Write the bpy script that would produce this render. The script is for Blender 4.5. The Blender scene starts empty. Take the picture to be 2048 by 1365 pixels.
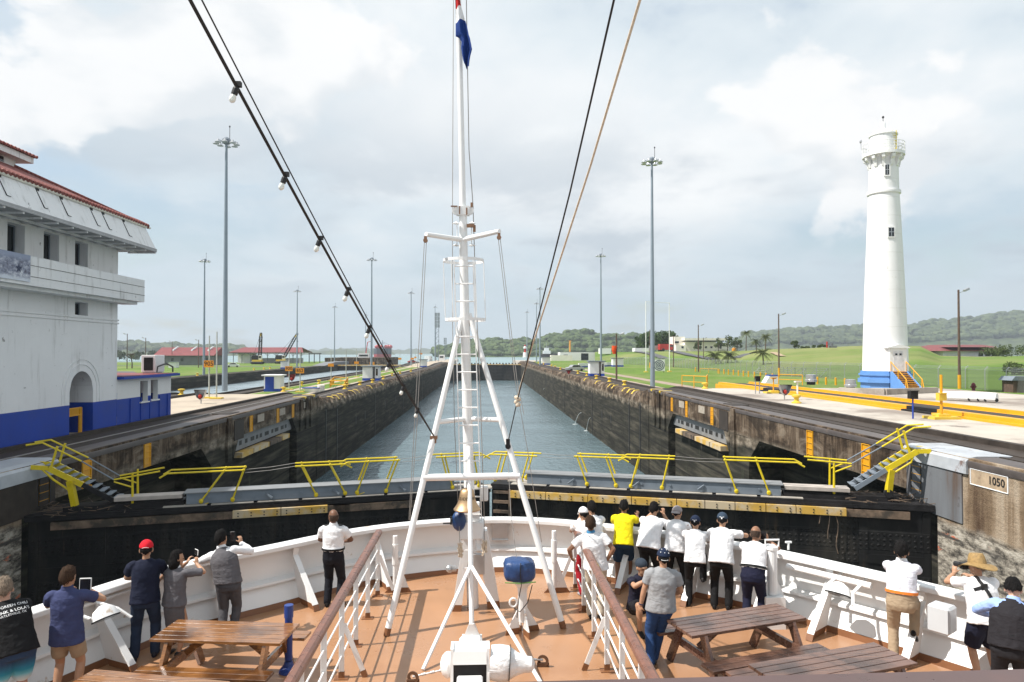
import bpy, bmesh, math, random
from mathutils import Vector, Matrix, noise
from mathutils.bvhtree import BVHTree
random.seed(7)
V = Vector
SC = bpy.context.scene
COL = SC.collection
R_ = math.radians
# ---------------------------------------------------------------- camera
CAMZ = 4.7
YAW, PITCH, FPX = R_(2.29), R_(0.96), 1400.0
RIGHT = V((math.cos(YAW), -math.sin(YAW), 0))
FWD = V((math.sin(YAW) * math.cos(PITCH), math.cos(YAW) * math.cos(PITCH), math.sin(PITCH)))
UP = RIGHT.cross(FWD)
HF = V((math.sin(YAW), math.cos(YAW), 0))
CAM = V((0, 0, CAMZ))
cd = bpy.data.cameras.new('camera'); cam = bpy.data.objects.new('camera', cd); COL.objects.link(cam)
cd.sensor_width = 36; cd.lens = 36 * FPX / 2048; cd.clip_start = 0.1; cd.clip_end = 20000
mw = Matrix((RIGHT, UP, -FWD)).transposed().to_4x4(); mw.translation = CAM
cam.matrix_world = mw
SC.camera = cam
# ---------------------------------------------------------------- sun and sky
SUNDIR = V((0.72, 0.13, -1.0)).normalized()        # the way the light travels
sd = bpy.data.lights.new('sun', 'SUN'); sd.energy = 5.0; sd.angle = R_(0.55); sd.color = (1, .955, .89)
so = bpy.data.objects.new('sun', sd); COL.objects.link(so)
so.rotation_euler = SUNDIR.to_track_quat('-Z', 'Y').to_euler(); so.location = (-40, -10, 60)
W = bpy.data.worlds.new('World'); SC.world = W; W.use_nodes = True
SC.view_settings.view_transform = 'Standard'; SC.view_settings.look = 'None'
SC.view_settings.exposure = 0.42; SC.view_settings.gamma = 1.0
SC.cycles.max_bounces = 6; SC.cycles.diffuse_bounces = 3; SC.cycles.glossy_bounces = 3; SC.cycles.volume_bounces = 0
SC.cycles.use_denoising = True

class NT:
    def __init__(s, tree): s.t = tree; s.n = tree.nodes; s.l = tree.links
    def add(s, typ, **kw):
        n = s.n.new(typ)
        for k, v in kw.items():
            if k == 'ins':
                for kk, vv in v.items():
                    if isinstance(vv, bpy.types.NodeSocket): s.l.new(vv, n.inputs[kk])
                    else: n.inputs[kk].default_value = vv
            else: setattr(n, k, v)
        return n
    def math(s, op, a, b=0.0, clamp=False):
        n = s.add('ShaderNodeMath', operation=op, use_clamp=clamp, ins={0: a, 1: b}); return n.outputs[0]
    def vmath(s, op, a, b=(0, 0, 0)):
        return s.add('ShaderNodeVectorMath', operation=op, ins={0: a, 1: b}).outputs[0]
    def ramp(s, fac, stops, interp='LINEAR'):
        n = s.add('ShaderNodeValToRGB', ins={0: fac}); e = n.color_ramp.elements; n.color_ramp.interpolation = interp
        while len(e) < len(stops): e.new(.5)
        for i, (p, c) in enumerate(stops):
            e[i].position = p; e[i].color = (*c, 1) if len(c) == 3 else c
        return n.outputs[0]
    def noise(s, vec, scale, detail=5, rough=.55, dist=0.0):
        return s.add('ShaderNodeTexNoise', ins={'Vector': vec, 'Scale': scale, 'Detail': detail, 'Roughness': rough, 'Distortion': dist}).outputs[0]
    def mix(s, fac, a, b, blend='MIX'):
        n = s.add('ShaderNodeMix', data_type='RGBA', blend_type=blend)
        for k, v in ((0, fac), (6, a), (7, b)):
            if isinstance(v, bpy.types.NodeSocket): s.l.new(v, n.inputs[k])
            else: n.inputs[k].default_value = v if k == 0 else ((*v, 1) if len(v) == 3 else v)
        return n.outputs[2]
    def sep(s, vec):
        n = s.add('ShaderNodeSeparateXYZ', ins={0: vec}); return n.outputs
    def comb(s, x=0.0, y=0.0, z=0.0): return s.add('ShaderNodeCombineXYZ', ins={0: x, 1: y, 2: z}).outputs[0]
    def smooth(s, v, a, b, lo=0.0, hi=1.0):
        n = s.add('ShaderNodeMapRange', interpolation_type='SMOOTHSTEP', ins={0: v, 1: a, 2: b, 3: lo, 4: hi}); return n.outputs[0]

def build_world():
    t = NT(W.node_tree); t.n.clear()
    out = t.add('ShaderNodeOutputWorld')
    sky = t.add('ShaderNodeTexSky', sky_type='NISHITA', sun_disc=False)
    elev = math.asin(-SUNDIR.z); sky.sun_elevation = elev
    sky.sun_rotation = math.atan2(-SUNDIR.x, -SUNDIR.y)
    sky.air_density = 1.3; sky.dust_density = 2.0
    d = t.add('ShaderNodeTexCoord').outputs['Generated']
    x, y, z = t.sep(d)[0:3]
    zz = t.math('ADD', t.math('MAXIMUM', z, 0.0), 0.16)
    p = t.comb(t.math('DIVIDE', x, zz), t.math('DIVIDE', y, zz), 0.0)
    q = t.vmath('MULTIPLY', p, (1.0, 0.8, 1))
    big = t.noise(t.vmath('ADD', q, (3.7, 1.3, 0)), 0.50, 4, .5, .3)
    med = t.noise(t.vmath('ADD', q, (11.2, 4.0, 2)), 1.35, 8, .55, .3)
    fine = t.noise(t.vmath('MULTIPLY', d, (1, 1, 1.9)), 5.0, 8, .55, .2)
    v = t.math('ADD', t.math('MULTIPLY', big, .52), t.math('MULTIPLY', med, .30))
    v = t.math('ADD', v, t.math('MULTIPLY', fine, .18))
    v = t.math('ADD', t.math('MULTIPLY', t.math('SUBTRACT', v, .5), 1.75), .5)
    shade = t.ramp(v, [(.25, (.45, .565, .68)), (.38, (.60, .71, .80)), (.49, (.75, .835, .895)), (.59, (.92, .955, .98)), (.72, (1.05, 1.06, 1.06))])
    low = t.smooth(z, -.01, .22)
    cloud = t.mix(low, (.58, .69, .765), shade)
    midband = t.math('MULTIPLY', t.smooth(z, .03, .12), t.smooth(z, .42, .2))
    cloud = t.mix(t.math('MULTIPLY', midband, t.math('MULTIPLY', t.smooth(med, .44, .64), .72)), cloud, (.49, .575, .66))
    hi = t.smooth(z, .14, .48)
    cloud = t.mix(t.math('MULTIPLY', hi, .25), cloud, (.93, .975, 1.0))
    # heaped white clouds with crisp edges
    pv = t.vmath('MULTIPLY', t.vmath('ADD', d, (.36, .0, .12)), (1, 1, 1.35)); cn = t.noise(pv, 2.6, 9, .50, .15); cn2 = t.noise(t.vmath('ADD', pv, (-.05, 0, .06)), 2.6, 9, .50, .15)
    mask = t.math('MULTIPLY', t.smooth(cn, .545, .575), t.math('MULTIPLY', t.smooth(z, .10, .2), t.smooth(z, .62, .4)))
    lit = t.smooth(t.math('SUBTRACT', cn, cn2), -.06, .05)
    cum = t.mix(lit, (.82, .86, .895), (1.03, 1.03, 1.03))
    cloud = t.mix(t.math('MULTIPLY', mask, .85), cloud, cum)
    blue = t.math('MULTIPLY', t.smooth(v, .46, .30), t.math('SUBTRACT', 1.0, mask))
    b1 = t.add('ShaderNodeBackground', ins={'Color': sky.outputs[0], 'Strength': 0.12})
    b2 = t.add('ShaderNodeBackground', ins={'Color': cloud, 'Strength': 0.75})
    ms = t.add('ShaderNodeMixShader', ins={0: t.math('MULTIPLY', blue, .6), 1: b2.outputs[0], 2: b1.outputs[0]})
    t.l.new(ms.outputs[0], out.inputs[0])
build_world()

# ---------------------------------------------------------------- pixels of the photograph to points of the place
def ray(px, py): return FWD * FPX + RIGHT * (px - 1024) + UP * (682.5 - py)
def at(px, py, d):
    r = ray(px, py); return CAM + r * (d / r.dot(HF))
def onz(px, py, z):
    r = ray(px, py); return CAM + r * ((z - CAMZ) / r.z)
def onx(px, py, x):
    r = ray(px, py); return CAM + r * (x / r.x)
def ony(px, py, y):
    r = ray(px, py); return CAM + r * (y / r.y)
def online(px, py, a, b):          # vertical plane through plan points a, b
    r = ray(px, py); n = V((b[1] - a[1], -(b[0] - a[0]), 0)); t = n.dot(V((a[0], a[1], 0)) - CAM) / n.dot(r); return CAM + r * t

def proj(p): r = p - CAM; k = FPX / r.dot(FWD); return 1024 + r.dot(RIGHT) * k, 682.5 - r.dot(UP) * k
# ---------------------------------------------------------------- mesh builder
ORG = {}
class MB:
    def __init__(s): s.v = []; s.f = []; s.m = []; s.mi = 0
    def add(s, vs, fs):
        o = len(s.v); s.v += [V(p) for p in vs]
        for f in fs: s.f.append(tuple(i + o for i in f)); s.m.append(s.mi)
        return s
    def box(s, c, size, rot=None):
        hx, hy, hz = size[0] / 2, size[1] / 2, size[2] / 2; c = V(c)
        P = [V((sx * hx, sy * hy, sz * hz)) for sz in (-1, 1) for sx, sy in ((-1, -1), (1, -1), (1, 1), (-1, 1))]
        if rot is not None:
            m = rot if isinstance(rot, Matrix) else Matrix.Rotation(rot, 3, 'Z'); P = [m @ p for p in P]
        return s.add([c + p for p in P], [(3, 2, 1, 0), (4, 5, 6, 7), (0, 1, 5, 4), (1, 2, 6, 5), (2, 3, 7, 6), (3, 0, 4, 7)])
    def bx(s, x0, x1, y0, y1, z0, z1): return s.box(((x0 + x1) / 2, (y0 + y1) / 2, (z0 + z1) / 2), (abs(x1 - x0), abs(y1 - y0), abs(z1 - z0)))
    def bar(s, p, q, w, h=None, up=(0, 0, 1)):
        p, q = V(p), V(q); h = h or w; d = (q - p).normalized(); u = V(up)
        if abs(d.dot(u)) > .98: u = V((0, 1, 0))
        r = d.cross(u).normalized(); u = r.cross(d)
        P = [e + r * (a * w / 2) + u * (b * h / 2) for e in (p, q) for a, b in ((-1, -1), (1, -1), (1, 1), (-1, 1))]
        return s.add(P, [(0, 1, 2, 3), (7, 6, 5, 4), (0, 4, 5, 1), (1, 5, 6, 2), (2, 6, 7, 3), (3, 7, 4, 0)])
    def tube(s, pts, r, n=8, cap=True):
        pts = [V(p) for p in pts]; k = len(pts)
        rr = list(r) if isinstance(r, (list, tuple)) else [r] * k
        d0 = (pts[1] - pts[0]).normalized(); u = V((0, 0, 1)) if abs(d0.z) < .9 else V((0, 1, 0))
        vs = []; prev = None
        for i in range(k):
            d = (pts[min(i + 1, k - 1)] - pts[max(i - 1, 0)]).normalized()
            a = (u - d * d.dot(u))
            if a.length < 1e-5: a = prev if prev is not None else V((1, 0, 0))
            a.normalize(); u = a; b = d.cross(a); prev = a
            for j in range(n):
                t = 2 * math.pi * j / n; vs.append(pts[i] + (a * math.cos(t) + b * math.sin(t)) * rr[i])
        fs = [(i * n + j, i * n + (j + 1) % n, (i + 1) * n + (j + 1) % n, (i + 1) * n + j) for i in range(k - 1) for j in range(n)]
        if cap: fs += [tuple(range(n - 1, -1, -1)), tuple((k - 1) * n + j for j in range(n))]
        return s.add(vs, fs)
    def caps(s, pts, rr, n=10):        # tube with rounded ends
        pts = [V(p) for p in pts]; a = (pts[0] - pts[1]).normalized(); b = (pts[-1] - pts[-2]).normalized()
        P = []; Q = []
        for t in (1, .85, .5): P.append(pts[0] + a * rr[0] * t); Q.append(rr[0] * math.sqrt(max(1 - t * t, .0004)))
        P += pts; Q += list(rr)
        for t in (.5, .85, 1): P.append(pts[-1] + b * rr[-1] * t); Q.append(rr[-1] * math.sqrt(max(1 - t * t, .0004)))
        return s.tube(P, Q, n)
    def loft(s, rings, n=16):          # rings: (centre, axis a, axis b, ra, rb)
        vs = []
        for c, a, b, ra, rb in rings:
            for j in range(n):
                t = 2 * math.pi * j / n; vs.append(V(c) + V(a) * (ra * math.cos(t)) + V(b) * (rb * math.sin(t)))
        k = len(rings)
        fs = [(i * n + j, i * n + (j + 1) % n, (i + 1) * n + (j + 1) % n, (i + 1) * n + j) for i in range(k - 1) for j in range(n)]
        fs += [tuple(range(n - 1, -1, -1)), tuple((k - 1) * n + j for j in range(n))]
        return s.add(vs, fs)
    def lathe(s, prof, c=(0, 0, 0), n=20, axis=None, cap=True):   # prof: (r, z)
        c = V(c); ax = V(axis).normalized() if axis else V((0, 0, 1)); q = V((0, 0, 1)).rotation_difference(ax)
        vs = [c + q @ V((r * math.cos(2 * math.pi * j / n), r * math.sin(2 * math.pi * j / n), z)) for r, z in prof for j in range(n)]
        k = len(prof)
        fs = [(i * n + j, i * n + (j + 1) % n, (i + 1) * n + (j + 1) % n, (i + 1) * n + j) for i in range(k - 1) for j in range(n)]
        if cap: fs += [tuple(range(n - 1, -1, -1)), tuple((k - 1) * n + j for j in range(n))]
        return s.add(vs, fs)
    def ell(s, c, rad, n=10, m=None, fn=None):
        vs = []; k = n // 2 + 1; c = V(c)
        for i in range(k + 1):
            th = math.pi * i / k
            for j in range(n):
                ph = 2 * math.pi * j / n; d = V((math.sin(th) * math.cos(ph), math.sin(th) * math.sin(ph), -math.cos(th)))
                f = fn(d) if fn else 1; p = V((d.x * rad[0] * f, d.y * rad[1] * f, d.z * rad[2] * f)); vs.append(c + (m @ p if m is not None else p))
        fs = [(i * n + j, i * n + (j + 1) % n, (i + 1) * n + (j + 1) % n, (i + 1) * n + j) for i in range(k) for j in range(n)]
        return s.add(vs, fs)
    def prism(s, poly, z0, z1):
        k = len(poly); vs = [(p[0], p[1], z0) for p in poly] + [(p[0], p[1], z1) for p in poly]
        return s.add(vs, [tuple(range(k - 1, -1, -1)), tuple(range(k, 2 * k))] + [(i, (i + 1) % k, (i + 1) % k + k, i + k) for i in range(k)])
    def extrude(s, poly, vec):         # planar polygon of 3-D points pushed along vec
        k = len(poly); v = V(vec); P = [V(p) for p in poly]
        return s.add(P + [p + v for p in P], [tuple(range(k - 1, -1, -1)), tuple(range(k, 2 * k))] + [(i, (i + 1) % k, (i + 1) % k + k, i + k) for i in range(k)])
    def quad(s, a, b, c, d): return s.add([a, b, c, d], [(0, 1, 2, 3)])
    def strip(s, A, B):                # sheet between two polylines
        k = len(A); return s.add(list(A) + list(B), [(i, i + 1, k + i + 1, k + i) for i in range(k - 1)])
    def build(s, name, mat, parent=None, smooth=False, base=None, fix=True, bevel=0):
        if parent is not None: o0 = ORG[parent.name]
        elif base is not None: o0 = V(base)
        else:
            lo = [min(p[i] for p in s.v) for i in range(3)]; hi = [max(p[i] for p in s.v) for i in range(3)]
            o0 = V(((lo[0] + hi[0]) / 2, (lo[1] + hi[1]) / 2, lo[2]))
        me = bpy.data.meshes.new(name); me.from_pydata([p - o0 for p in s.v], [], s.f)
        for m in (mat if isinstance(mat, (list, tuple)) else [mat]): me.materials.append(m)
        if any(s.m): me.polygons.foreach_set('material_index', s.m)
        if fix or bevel:
            bm = bmesh.new(); bm.from_mesh(me)
            if fix: bmesh.ops.recalc_face_normals(bm, faces=bm.faces[:])
            if bevel: bmesh.ops.bevel(bm, geom=bm.edges[:], offset=bevel, segments=1, affect='EDGES', clamp_overlap=True)
            bm.to_mesh(me); bm.free()
        o = bpy.data.objects.new(name, me); COL.objects.link(o)
        if smooth:
            me.polygons.foreach_set('use_smooth', [True] * len(me.polygons))
            try: me.set_sharp_from_angle(angle=R_(40))
            except Exception: pass
        if parent is not None: o.parent = parent
        else: o.location = o0
        ORG[o.name] = o0
        return o

def tag(o, label, cat, group=None):
    o['label'] = label; o['category'] = cat
    if group: o['group'] = group
    return o
def struct(o, kind='structure'): o['kind'] = kind; return o
def thing(name, label, cat, base, group=None):
    o = bpy.data.objects.new(name, None); COL.objects.link(o); o.location = V(base); o.empty_display_size = .3
    ORG[o.name] = V(base); return tag(o, label, cat, group)
def dup(root, loc, rz=0.0, label=None, scale=None):
    def cp(o, par):
        c = o.copy(); COL.objects.link(c); ORG[c.name] = V((0, 0, 0))
        if par is not None: c.parent = par
        for ch in [x for x in COL.objects if x.parent == o]: cp(ch, c)
        return c
    r = cp(root, None); r.location = V(loc); r.rotation_euler = (0, 0, rz); ORG[r.name] = V(loc)
    if scale: r.scale = (scale,) * 3
    if label: r['label'] = label
    return r
ORD = ['nearest', 'second nearest', 'third nearest', 'fourth nearest', 'fifth nearest', 'sixth nearest', 'seventh nearest', 'eighth nearest', 'ninth nearest', 'tenth nearest', 'eleventh nearest', 'twelfth nearest', 'thirteenth nearest', 'fourteenth nearest', 'fifteenth nearest', 'sixteenth nearest']
ORL = ['leftmost', 'second from left', 'third from left', 'fourth from left', 'fifth from left', 'sixth from left', 'seventh from left', 'eighth from left', 'ninth from left', 'tenth from left', 'eleventh from left', 'twelfth from left', 'thirteenth from left', 'fourteenth from left', 'fifteenth from left', 'sixteenth from left', 'seventeenth from left']

def text_mesh(txt, size, font_ext=0.0, align='CENTER'):
    cu = bpy.data.curves.new('lettering', 'FONT'); cu.body = txt; cu.size = size; cu.align_x = align; cu.align_y = 'CENTER'; cu.extrude = font_ext
    cu.resolution_u = 2
    ob = bpy.data.objects.new('lettering', cu); COL.objects.link(ob)
    dg = bpy.context.evaluated_depsgraph_get(); me = bpy.data.meshes.new_from_object(ob.evaluated_get(dg))
    vs = [v.co.copy() for v in me.vertices]; fs = [tuple(p.vertices) for p in me.polygons]
    bpy.data.objects.remove(ob); bpy.data.meshes.remove(me); return vs, fs
def lettering(txt, size, pos, xdir, ydir, mat, parent, name='lettering', weight=0.0):
    vs, fs = text_mesh(txt, size); x, y = V(xdir).normalized(), V(ydir).normalized()
    m = MB()
    offs = [(0, 0)] if not weight else [(0, 0), (weight, 0), (0, weight), (weight, weight)]
    nrm = x.cross(y)
    for k, (a, b) in enumerate(offs): m.add([V(pos) + x * (v.x + a) + y * (v.y + b) + nrm * (k * .0006) for v in vs], fs)
    return m.build(name, mat, parent, fix=False)

# ---------------------------------------------------------------- materials
def newmat(name):
    m = bpy.data.materials.new(name); m.use_nodes = True; t = NT(m.node_tree); t.n.clear()
    out = t.add('ShaderNodeOutputMaterial'); b = t.add('ShaderNodeBsdfPrincipled'); t.l.new(b.outputs[0], out.inputs[0])
    return m, t, b
def setin(t, b, **kw):
    names = {'c': 'Base Color', 'r': 'Roughness', 'm': 'Metallic', 'n': 'Normal', 'spec': 'Specular IOR Level', 'coat': 'Coat Weight', 'trans': 'Transmission Weight', 'alpha': 'Alpha', 'ec': 'Emission Color', 'es': 'Emission Strength', 'sheen': 'Sheen Weight'}
    for k, v in kw.items():
        s = b.inputs[names[k]]
        if isinstance(v, bpy.types.NodeSocket): t.l.new(v, s)
        else: s.default_value = (*v, 1) if k in ('c', 'ec') and len(v) == 3 else v
def bump(t, h, strength=.3, dist=.02): return t.add('ShaderNodeBump', ins={'Strength': strength, 'Distance': dist, 'Height': h}).outputs[0]
def P(name, c, r=.5, m=0.0, var=.18, scale=2.5, c2=None, amt=.5, b=0.0, bs=30, bd=.01, spec=.5, coat=0.0, dirt=None, dirt_scale=1.2, streak=False):
    mt, t, p = newmat(name); co = t.add('ShaderNodeTexCoord').outputs['Object']
    v = t.vmath('MULTIPLY', co, (1, 1, .12)) if streak else co
    n = t.noise(v, scale, 6, .6)
    lo = tuple(x * (1 - var) for x in c); hi = tuple(min(x * (1 + var), .95) for x in c)
    col = t.ramp(n, [(.3, lo), (.7, hi)])
    if c2:
        n2 = t.noise(t.vmath('ADD', v, (5, 9, 2)), scale * .45, 8, .65)
        col = t.mix(t.smooth(n2, 1 - amt - .08, 1 - amt + .1), col, c2)
    if dirt:
        n3 = t.noise(t.vmath('ADD', co, (1, 7, 12)), dirt_scale * 3, 10, .7)
        col = t.mix(t.math('MULTIPLY', t.smooth(n3, .6, .72), .8), col, dirt)
    setin(t, p, c=col, r=t.ramp(n, [(.3, (max(r - .06, .02),) * 3), (.7, (min(r + .08, 1),) * 3)]), m=m, spec=spec, coat=coat)
    if b: setin(t, p, n=bump(t, t.noise(co, bs, 5, .6), b, bd))
    return mt

MT = {}
def streaky(name, c, grime, spot, ga, gb, rough=.8, joints=0.0):
    m, t, p = newmat(name); co = t.add('ShaderNodeTexCoord').outputs['Object']
    n = t.noise(co, .7, 6, .6); s = t.noise(t.vmath('MULTIPLY', co, (1.6, 1.6, .13)), 1.5, 8, .68); g = t.noise(t.vmath('ADD', co, (4, 1, 8)), .35, 5, .6); d = t.noise(t.vmath('ADD', co, (1, 7, 12)), 2.2, 11, .74)
    col = t.ramp(n, [(.3, tuple(x * .94 for x in c)), (.7, c)])
    col = t.mix(t.math('MULTIPLY', t.smooth(s, ga, gb), t.smooth(g, .38, .62)), col, grime)
    col = t.mix(t.math('MULTIPLY', t.smooth(d, .62, .69), .85), col, spot)
    if joints: col = t.mix(t.math('MULTIPLY', t.smooth(t.math('SINE', t.math('MULTIPLY', t.sep(co)[2], joints)), .975, 1.0), .35), col, grime)
    setin(t, p, c=col, r=rough, spec=.35, n=bump(t, d, .3, .01)); return m
MT['white'] = streaky('white paint', (.80, .80, .79), (.60, .56, .50), (.46, .33, .22), .58, .78, .34)
MT['whitepole'] = P('white mast paint', (.82, .82, .81), .3, var=.02, scale=3, c2=(.70, .69, .66), amt=.27)
MT['deck'] = P('deck paint', (.375, .200, .106), .30, var=.08, scale=.9, c2=(.325, .165, .083), amt=.42, dirt=(.20, .10, .05), dirt_scale=.35, b=.12, bs=120, bd=.003)
MT['deckdark'] = P('brown coaming paint', (.20, .085, .036), .4, var=.12)
MT['teak'] = P('varnished handrail', (.17, .075, .05), .3, var=.3, scale=9, streak=False, b=.1, bs=60, bd=.003)
MT['yellow'] = P('yellow paint', (.66, .50, .010), .38, var=.10, scale=4, c2=(.45, .31, .02), amt=.3)
MT['amber'] = P('amber paint', (.66, .315, .006), .45, var=.08, scale=1.2, c2=(.50, .22, .015), amt=.32, dirt=(.25, .16, .06), dirt_scale=.7)
MT['gray'] = P('grey steel paint', (.17, .20, .235), .42, var=.10, scale=2, c2=(.12, .13, .15), amt=.35)
MT['poleg'] = P('galvanised pole', (.24, .29, .335), .45, m=.15, var=.08, scale=.6)
MT['black'] = P('black rubber', (.012, .012, .013), .5, var=.2)
MT['dark'] = P('dark iron', (.018, .017, .018), .6, var=.35, scale=3, spec=.2)
MT['rustdark'] = P('rusty dark rail', (.045, .036, .030), .6, var=.35, scale=2, c2=(.11, .06, .035), amt=.28, spec=.2)
MT['nosing'] = P('worn steel nosing', (.085, .07, .065), .5, var=.3, scale=1.5, c2=(.15, .11, .085), amt=.35)
MT['bluewall'] = P('royal blue paint', (.006, .045, .33), .5, var=.14, scale=.8, c2=(.012, .06, .36), amt=.4)
MT['bldgwhite'] = P('weathered white render', (.74, .74, .745), .8, var=.05, scale=.7, c2=(.60, .60, .59), amt=.32, dirt=(.22, .205, .18), dirt_scale=.45)
MT['bldgwhite'] = streaky('weathered white render', (.81, .81, .815), (.42, .415, .40), (.13, .12, .11), .50, .70)
MT['railwood'] = P('dark rail varnish', (.085, .048, .043), .28, var=.25, scale=6)
MT['wallwhite'] = P('white wall paint', (.76, .76, .75), .7, var=.04, scale=1)
MT['glass'] = P('dark window glass', (.014, .018, .022), .06, var=.2, spec=.7)
MT['redtile'] = None
MT['redroof'] = P('red roof sheet', (.19, .040, .040), .55, var=.16, scale=.8, c2=(.14, .035, .035), amt=.4)
MT['barnroof'] = P('maroon roof', (.17, .045, .045), .6, var=.15, scale=.5)
MT['apron'] = P('pale concrete paving', (.43, .385, .33), .85, var=.14, scale=.35, c2=(.23, .19, .16), amt=.47, dirt=(.13, .10, .085), dirt_scale=.12, b=.2, bs=12)
MT['apronL'] = P('tan concrete paving', (.40, .335, .26), .85, var=.12, scale=.4, c2=(.26, .20, .155), amt=.4, b=.2, bs=12)
MT['track'] = P('grimy track bed', (.052, .041, .034), .7, var=.35, scale=.7, c2=(.16, .12, .09), amt=.30, spec=.2, dirt=(.03, .025, .022), dirt_scale=.3, b=.3, bs=8)
MT['asphalt'] = P('asphalt', (.085, .085, .09), .85, var=.15, scale=.3)
MT['bollard'] = P('bollard yellow', (.68, .47, .05), .5, var=.08, scale=5)
MT['orange'] = P('orange sign paint', (.70, .27, .008), .5, var=.05)
MT['red'] = P('red paint', (.42, .02, .012), .45, var=.1)
MT['navy'] = P('navy paint', (.008, .02, .07), .5, var=.1)
MT['bluecover'] = None
MT['lightblue'] = P('pale blue plinth paint', (.11, .26, .56), .6, var=.08, scale=1)
MT['bronze'] = P('bell bronze', (.56, .38, .22), .42, m=.8, var=.12, scale=6)
MT['rope'] = P('beige rope', (.62, .52, .40), .85, var=.2, scale=30, b=.4, bs=90, bd=.004)
MT['wire'] = P('steel wire', (.30, .28, .26), .5, m=.3, var=.15)
MT['blackline'] = P('black line', (.016, .014, .014), .7, var=.2)
MT['bulb'] = P('milk glass bulb', (.80, .80, .74), .12, var=.03)
MT['timber'] = P('fender timber', (.16, .11, .075), .8, var=.4, scale=3, c2=(.05, .04, .03), amt=.5, b=.5, bs=20)
MT['fyellow'] = P('worn yellow fender', (.56, .34, .06), .6, var=.15, scale=2, c2=(.52, .42, .28), amt=.50, dirt=(.035, .035, .04), dirt_scale=.9)
MT['trunk'] = P('bark', (.10, .07, .05), .9, var=.3, scale=8, b=.5, bs=25)
MT['woodpole'] = P('timber pole', (.10, .062, .045), .8, var=.3, scale=3)
MT['shedgray'] = P('grey shed wall', (.16, .165, .175), .8, var=.15, scale=.5)
MT['cream'] = P('cream wall', (.78, .74, .65), .8, var=.08, scale=.5)
MT['metal'] = P('bare metal', (.45, .46, .47), .35, m=.7, var=.1)
MT['signwhite'] = P('white sign board', (.78, .78, .76), .6, var=.02)
MT['ink'] = P('black lettering', (.015, .014, .013), .6, var=.1)
MT['whiteink'] = P('white lettering', (.85, .85, .85), .6, var=.02)
MT['hullred'] = P('red hull paint', (.36, .03, .035), .5, var=.1, scale=.2)
MT['hullgray'] = P('dark hull paint', (.055, .065, .085), .5, var=.1, scale=.2)
MT['phone'] = P('black phone', (.012, .012, .014), .2, var=.1)

def wood(name, c1, c2, r=.22, coat=.4, axis='X', planks=None):
    m, t, p = newmat(name); co = t.add('ShaderNodeTexCoord').outputs['Object']
    sc = {'X': (1.1, 14, 14), 'Y': (14, 1.1, 14), 'Z': (14, 14, 1.1)}[axis]
    v = t.vmath('MULTIPLY', co, sc)
    n = t.noise(v, 2.2, 7, .62, .6); n2 = t.noise(co, 1.6, 3, .5)
    col = t.ramp(n, [(.32, c1), (.68, c2)])
    col = t.mix(t.smooth(n2, .42, .66), col, tuple(x * .55 for x in c1))
    setin(t, p, c=col, r=t.ramp(n, [(.3, (r * .7,) * 3), (.7, (r * 1.5,) * 3)]), coat=coat, n=bump(t, n, .25, .004))
    p.inputs['Coat Roughness'].default_value = .15
    return m
MT['tablewood'] = wood('varnished table timber', (.125, .048, .016), (.33, .145, .045), .18, .55)
MT['tabledark'] = wood('dark table timber', (.075, .038, .027), (.185, .098, .068), .28, .3)

def concrete_wall():
    m, t, p = newmat('stained lock concrete'); co = t.add('ShaderNodeTexCoord').outputs['Object']
    x, y, z = t.sep(co)[0:3]
    st = t.noise(t.vmath('MULTIPLY', co, (1, .62, .13)), 1.3, 10, .70, 1.4)
    st2 = t.noise(t.vmath('MULTIPLY', co, (1, 2.6, .34)), .8, 10, .74, 1.4); big = t.noise(t.vmath('MULTIPLY', co, (1, .22, .5)), .8, 5, .6)
    s = t.math('ADD', t.math('ADD', t.math('MULTIPLY', st, .40), t.math('MULTIPLY', st2, .35)), t.math('MULTIPLY', big, .25))
    up = t.ramp(s, [(.38, (.014, .010, .008)), (.455, (.050, .034, .023)), (.52, (.125, .090, .062)), (.60, (.26, .205, .150)), (.68, (.36, .30, .235))])
    pt2 = t.noise(t.vmath('MULTIPLY', t.vmath('ADD', co, (0, 7, 3)), (1, .35, .9)), .9, 7, .62, .8)
    up = t.mix(t.math('MULTIPLY', t.smooth(pt2, .46, .60), .75), up, (.022, .017, .013)); up = t.mix(t.math('MULTIPLY', t.smooth(pt2, .44, .34), .5), up, (.30, .245, .185))
    blk = t.noise(t.vmath('MULTIPLY', co, (1, .5, 1)), 1.3, 9, .72)
    mid = t.ramp(blk, [(.36, (.03, .025, .020)), (.5, (.14, .115, .085)), (.64, (.33, .28, .22))])
    hz = t.noise(t.vmath('MULTIPLY', co, (1, .12, 1.6)), 1.2, 8, .66)
    low = t.ramp(hz, [(.32, (.010, .010, .009)), (.5, (.034, .032, .025)), (.68, (.095, .085, .065))])
    low = t.mix(t.smooth(st2, .56, .68), low, (.06, .065, .042))
    lift = t.math('SINE', t.math('MULTIPLY', z, 4.2))
    low = t.mix(t.smooth(lift, .93, 1.0), low, (.02, .019, .017))
    e = t.math('ADD', z, t.math('MULTIPLY', t.math('SUBTRACT', t.noise(t.vmath('MULTIPLY', co, (1, .35, .35)), 1.1, 6, .6), .5), 1.6))
    c = t.mix(t.smooth(e, -1.5, -1.05), low, t.mix(t.smooth(z, -.85, -.45), mid, up))
    setin(t, p, c=c, r=.9, spec=.12, n=bump(t, t.math('ADD', blk, t.noise(co, 14, 5, .7)), .55, .06))
    return m
MT['lock'] = concrete_wall()
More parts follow.
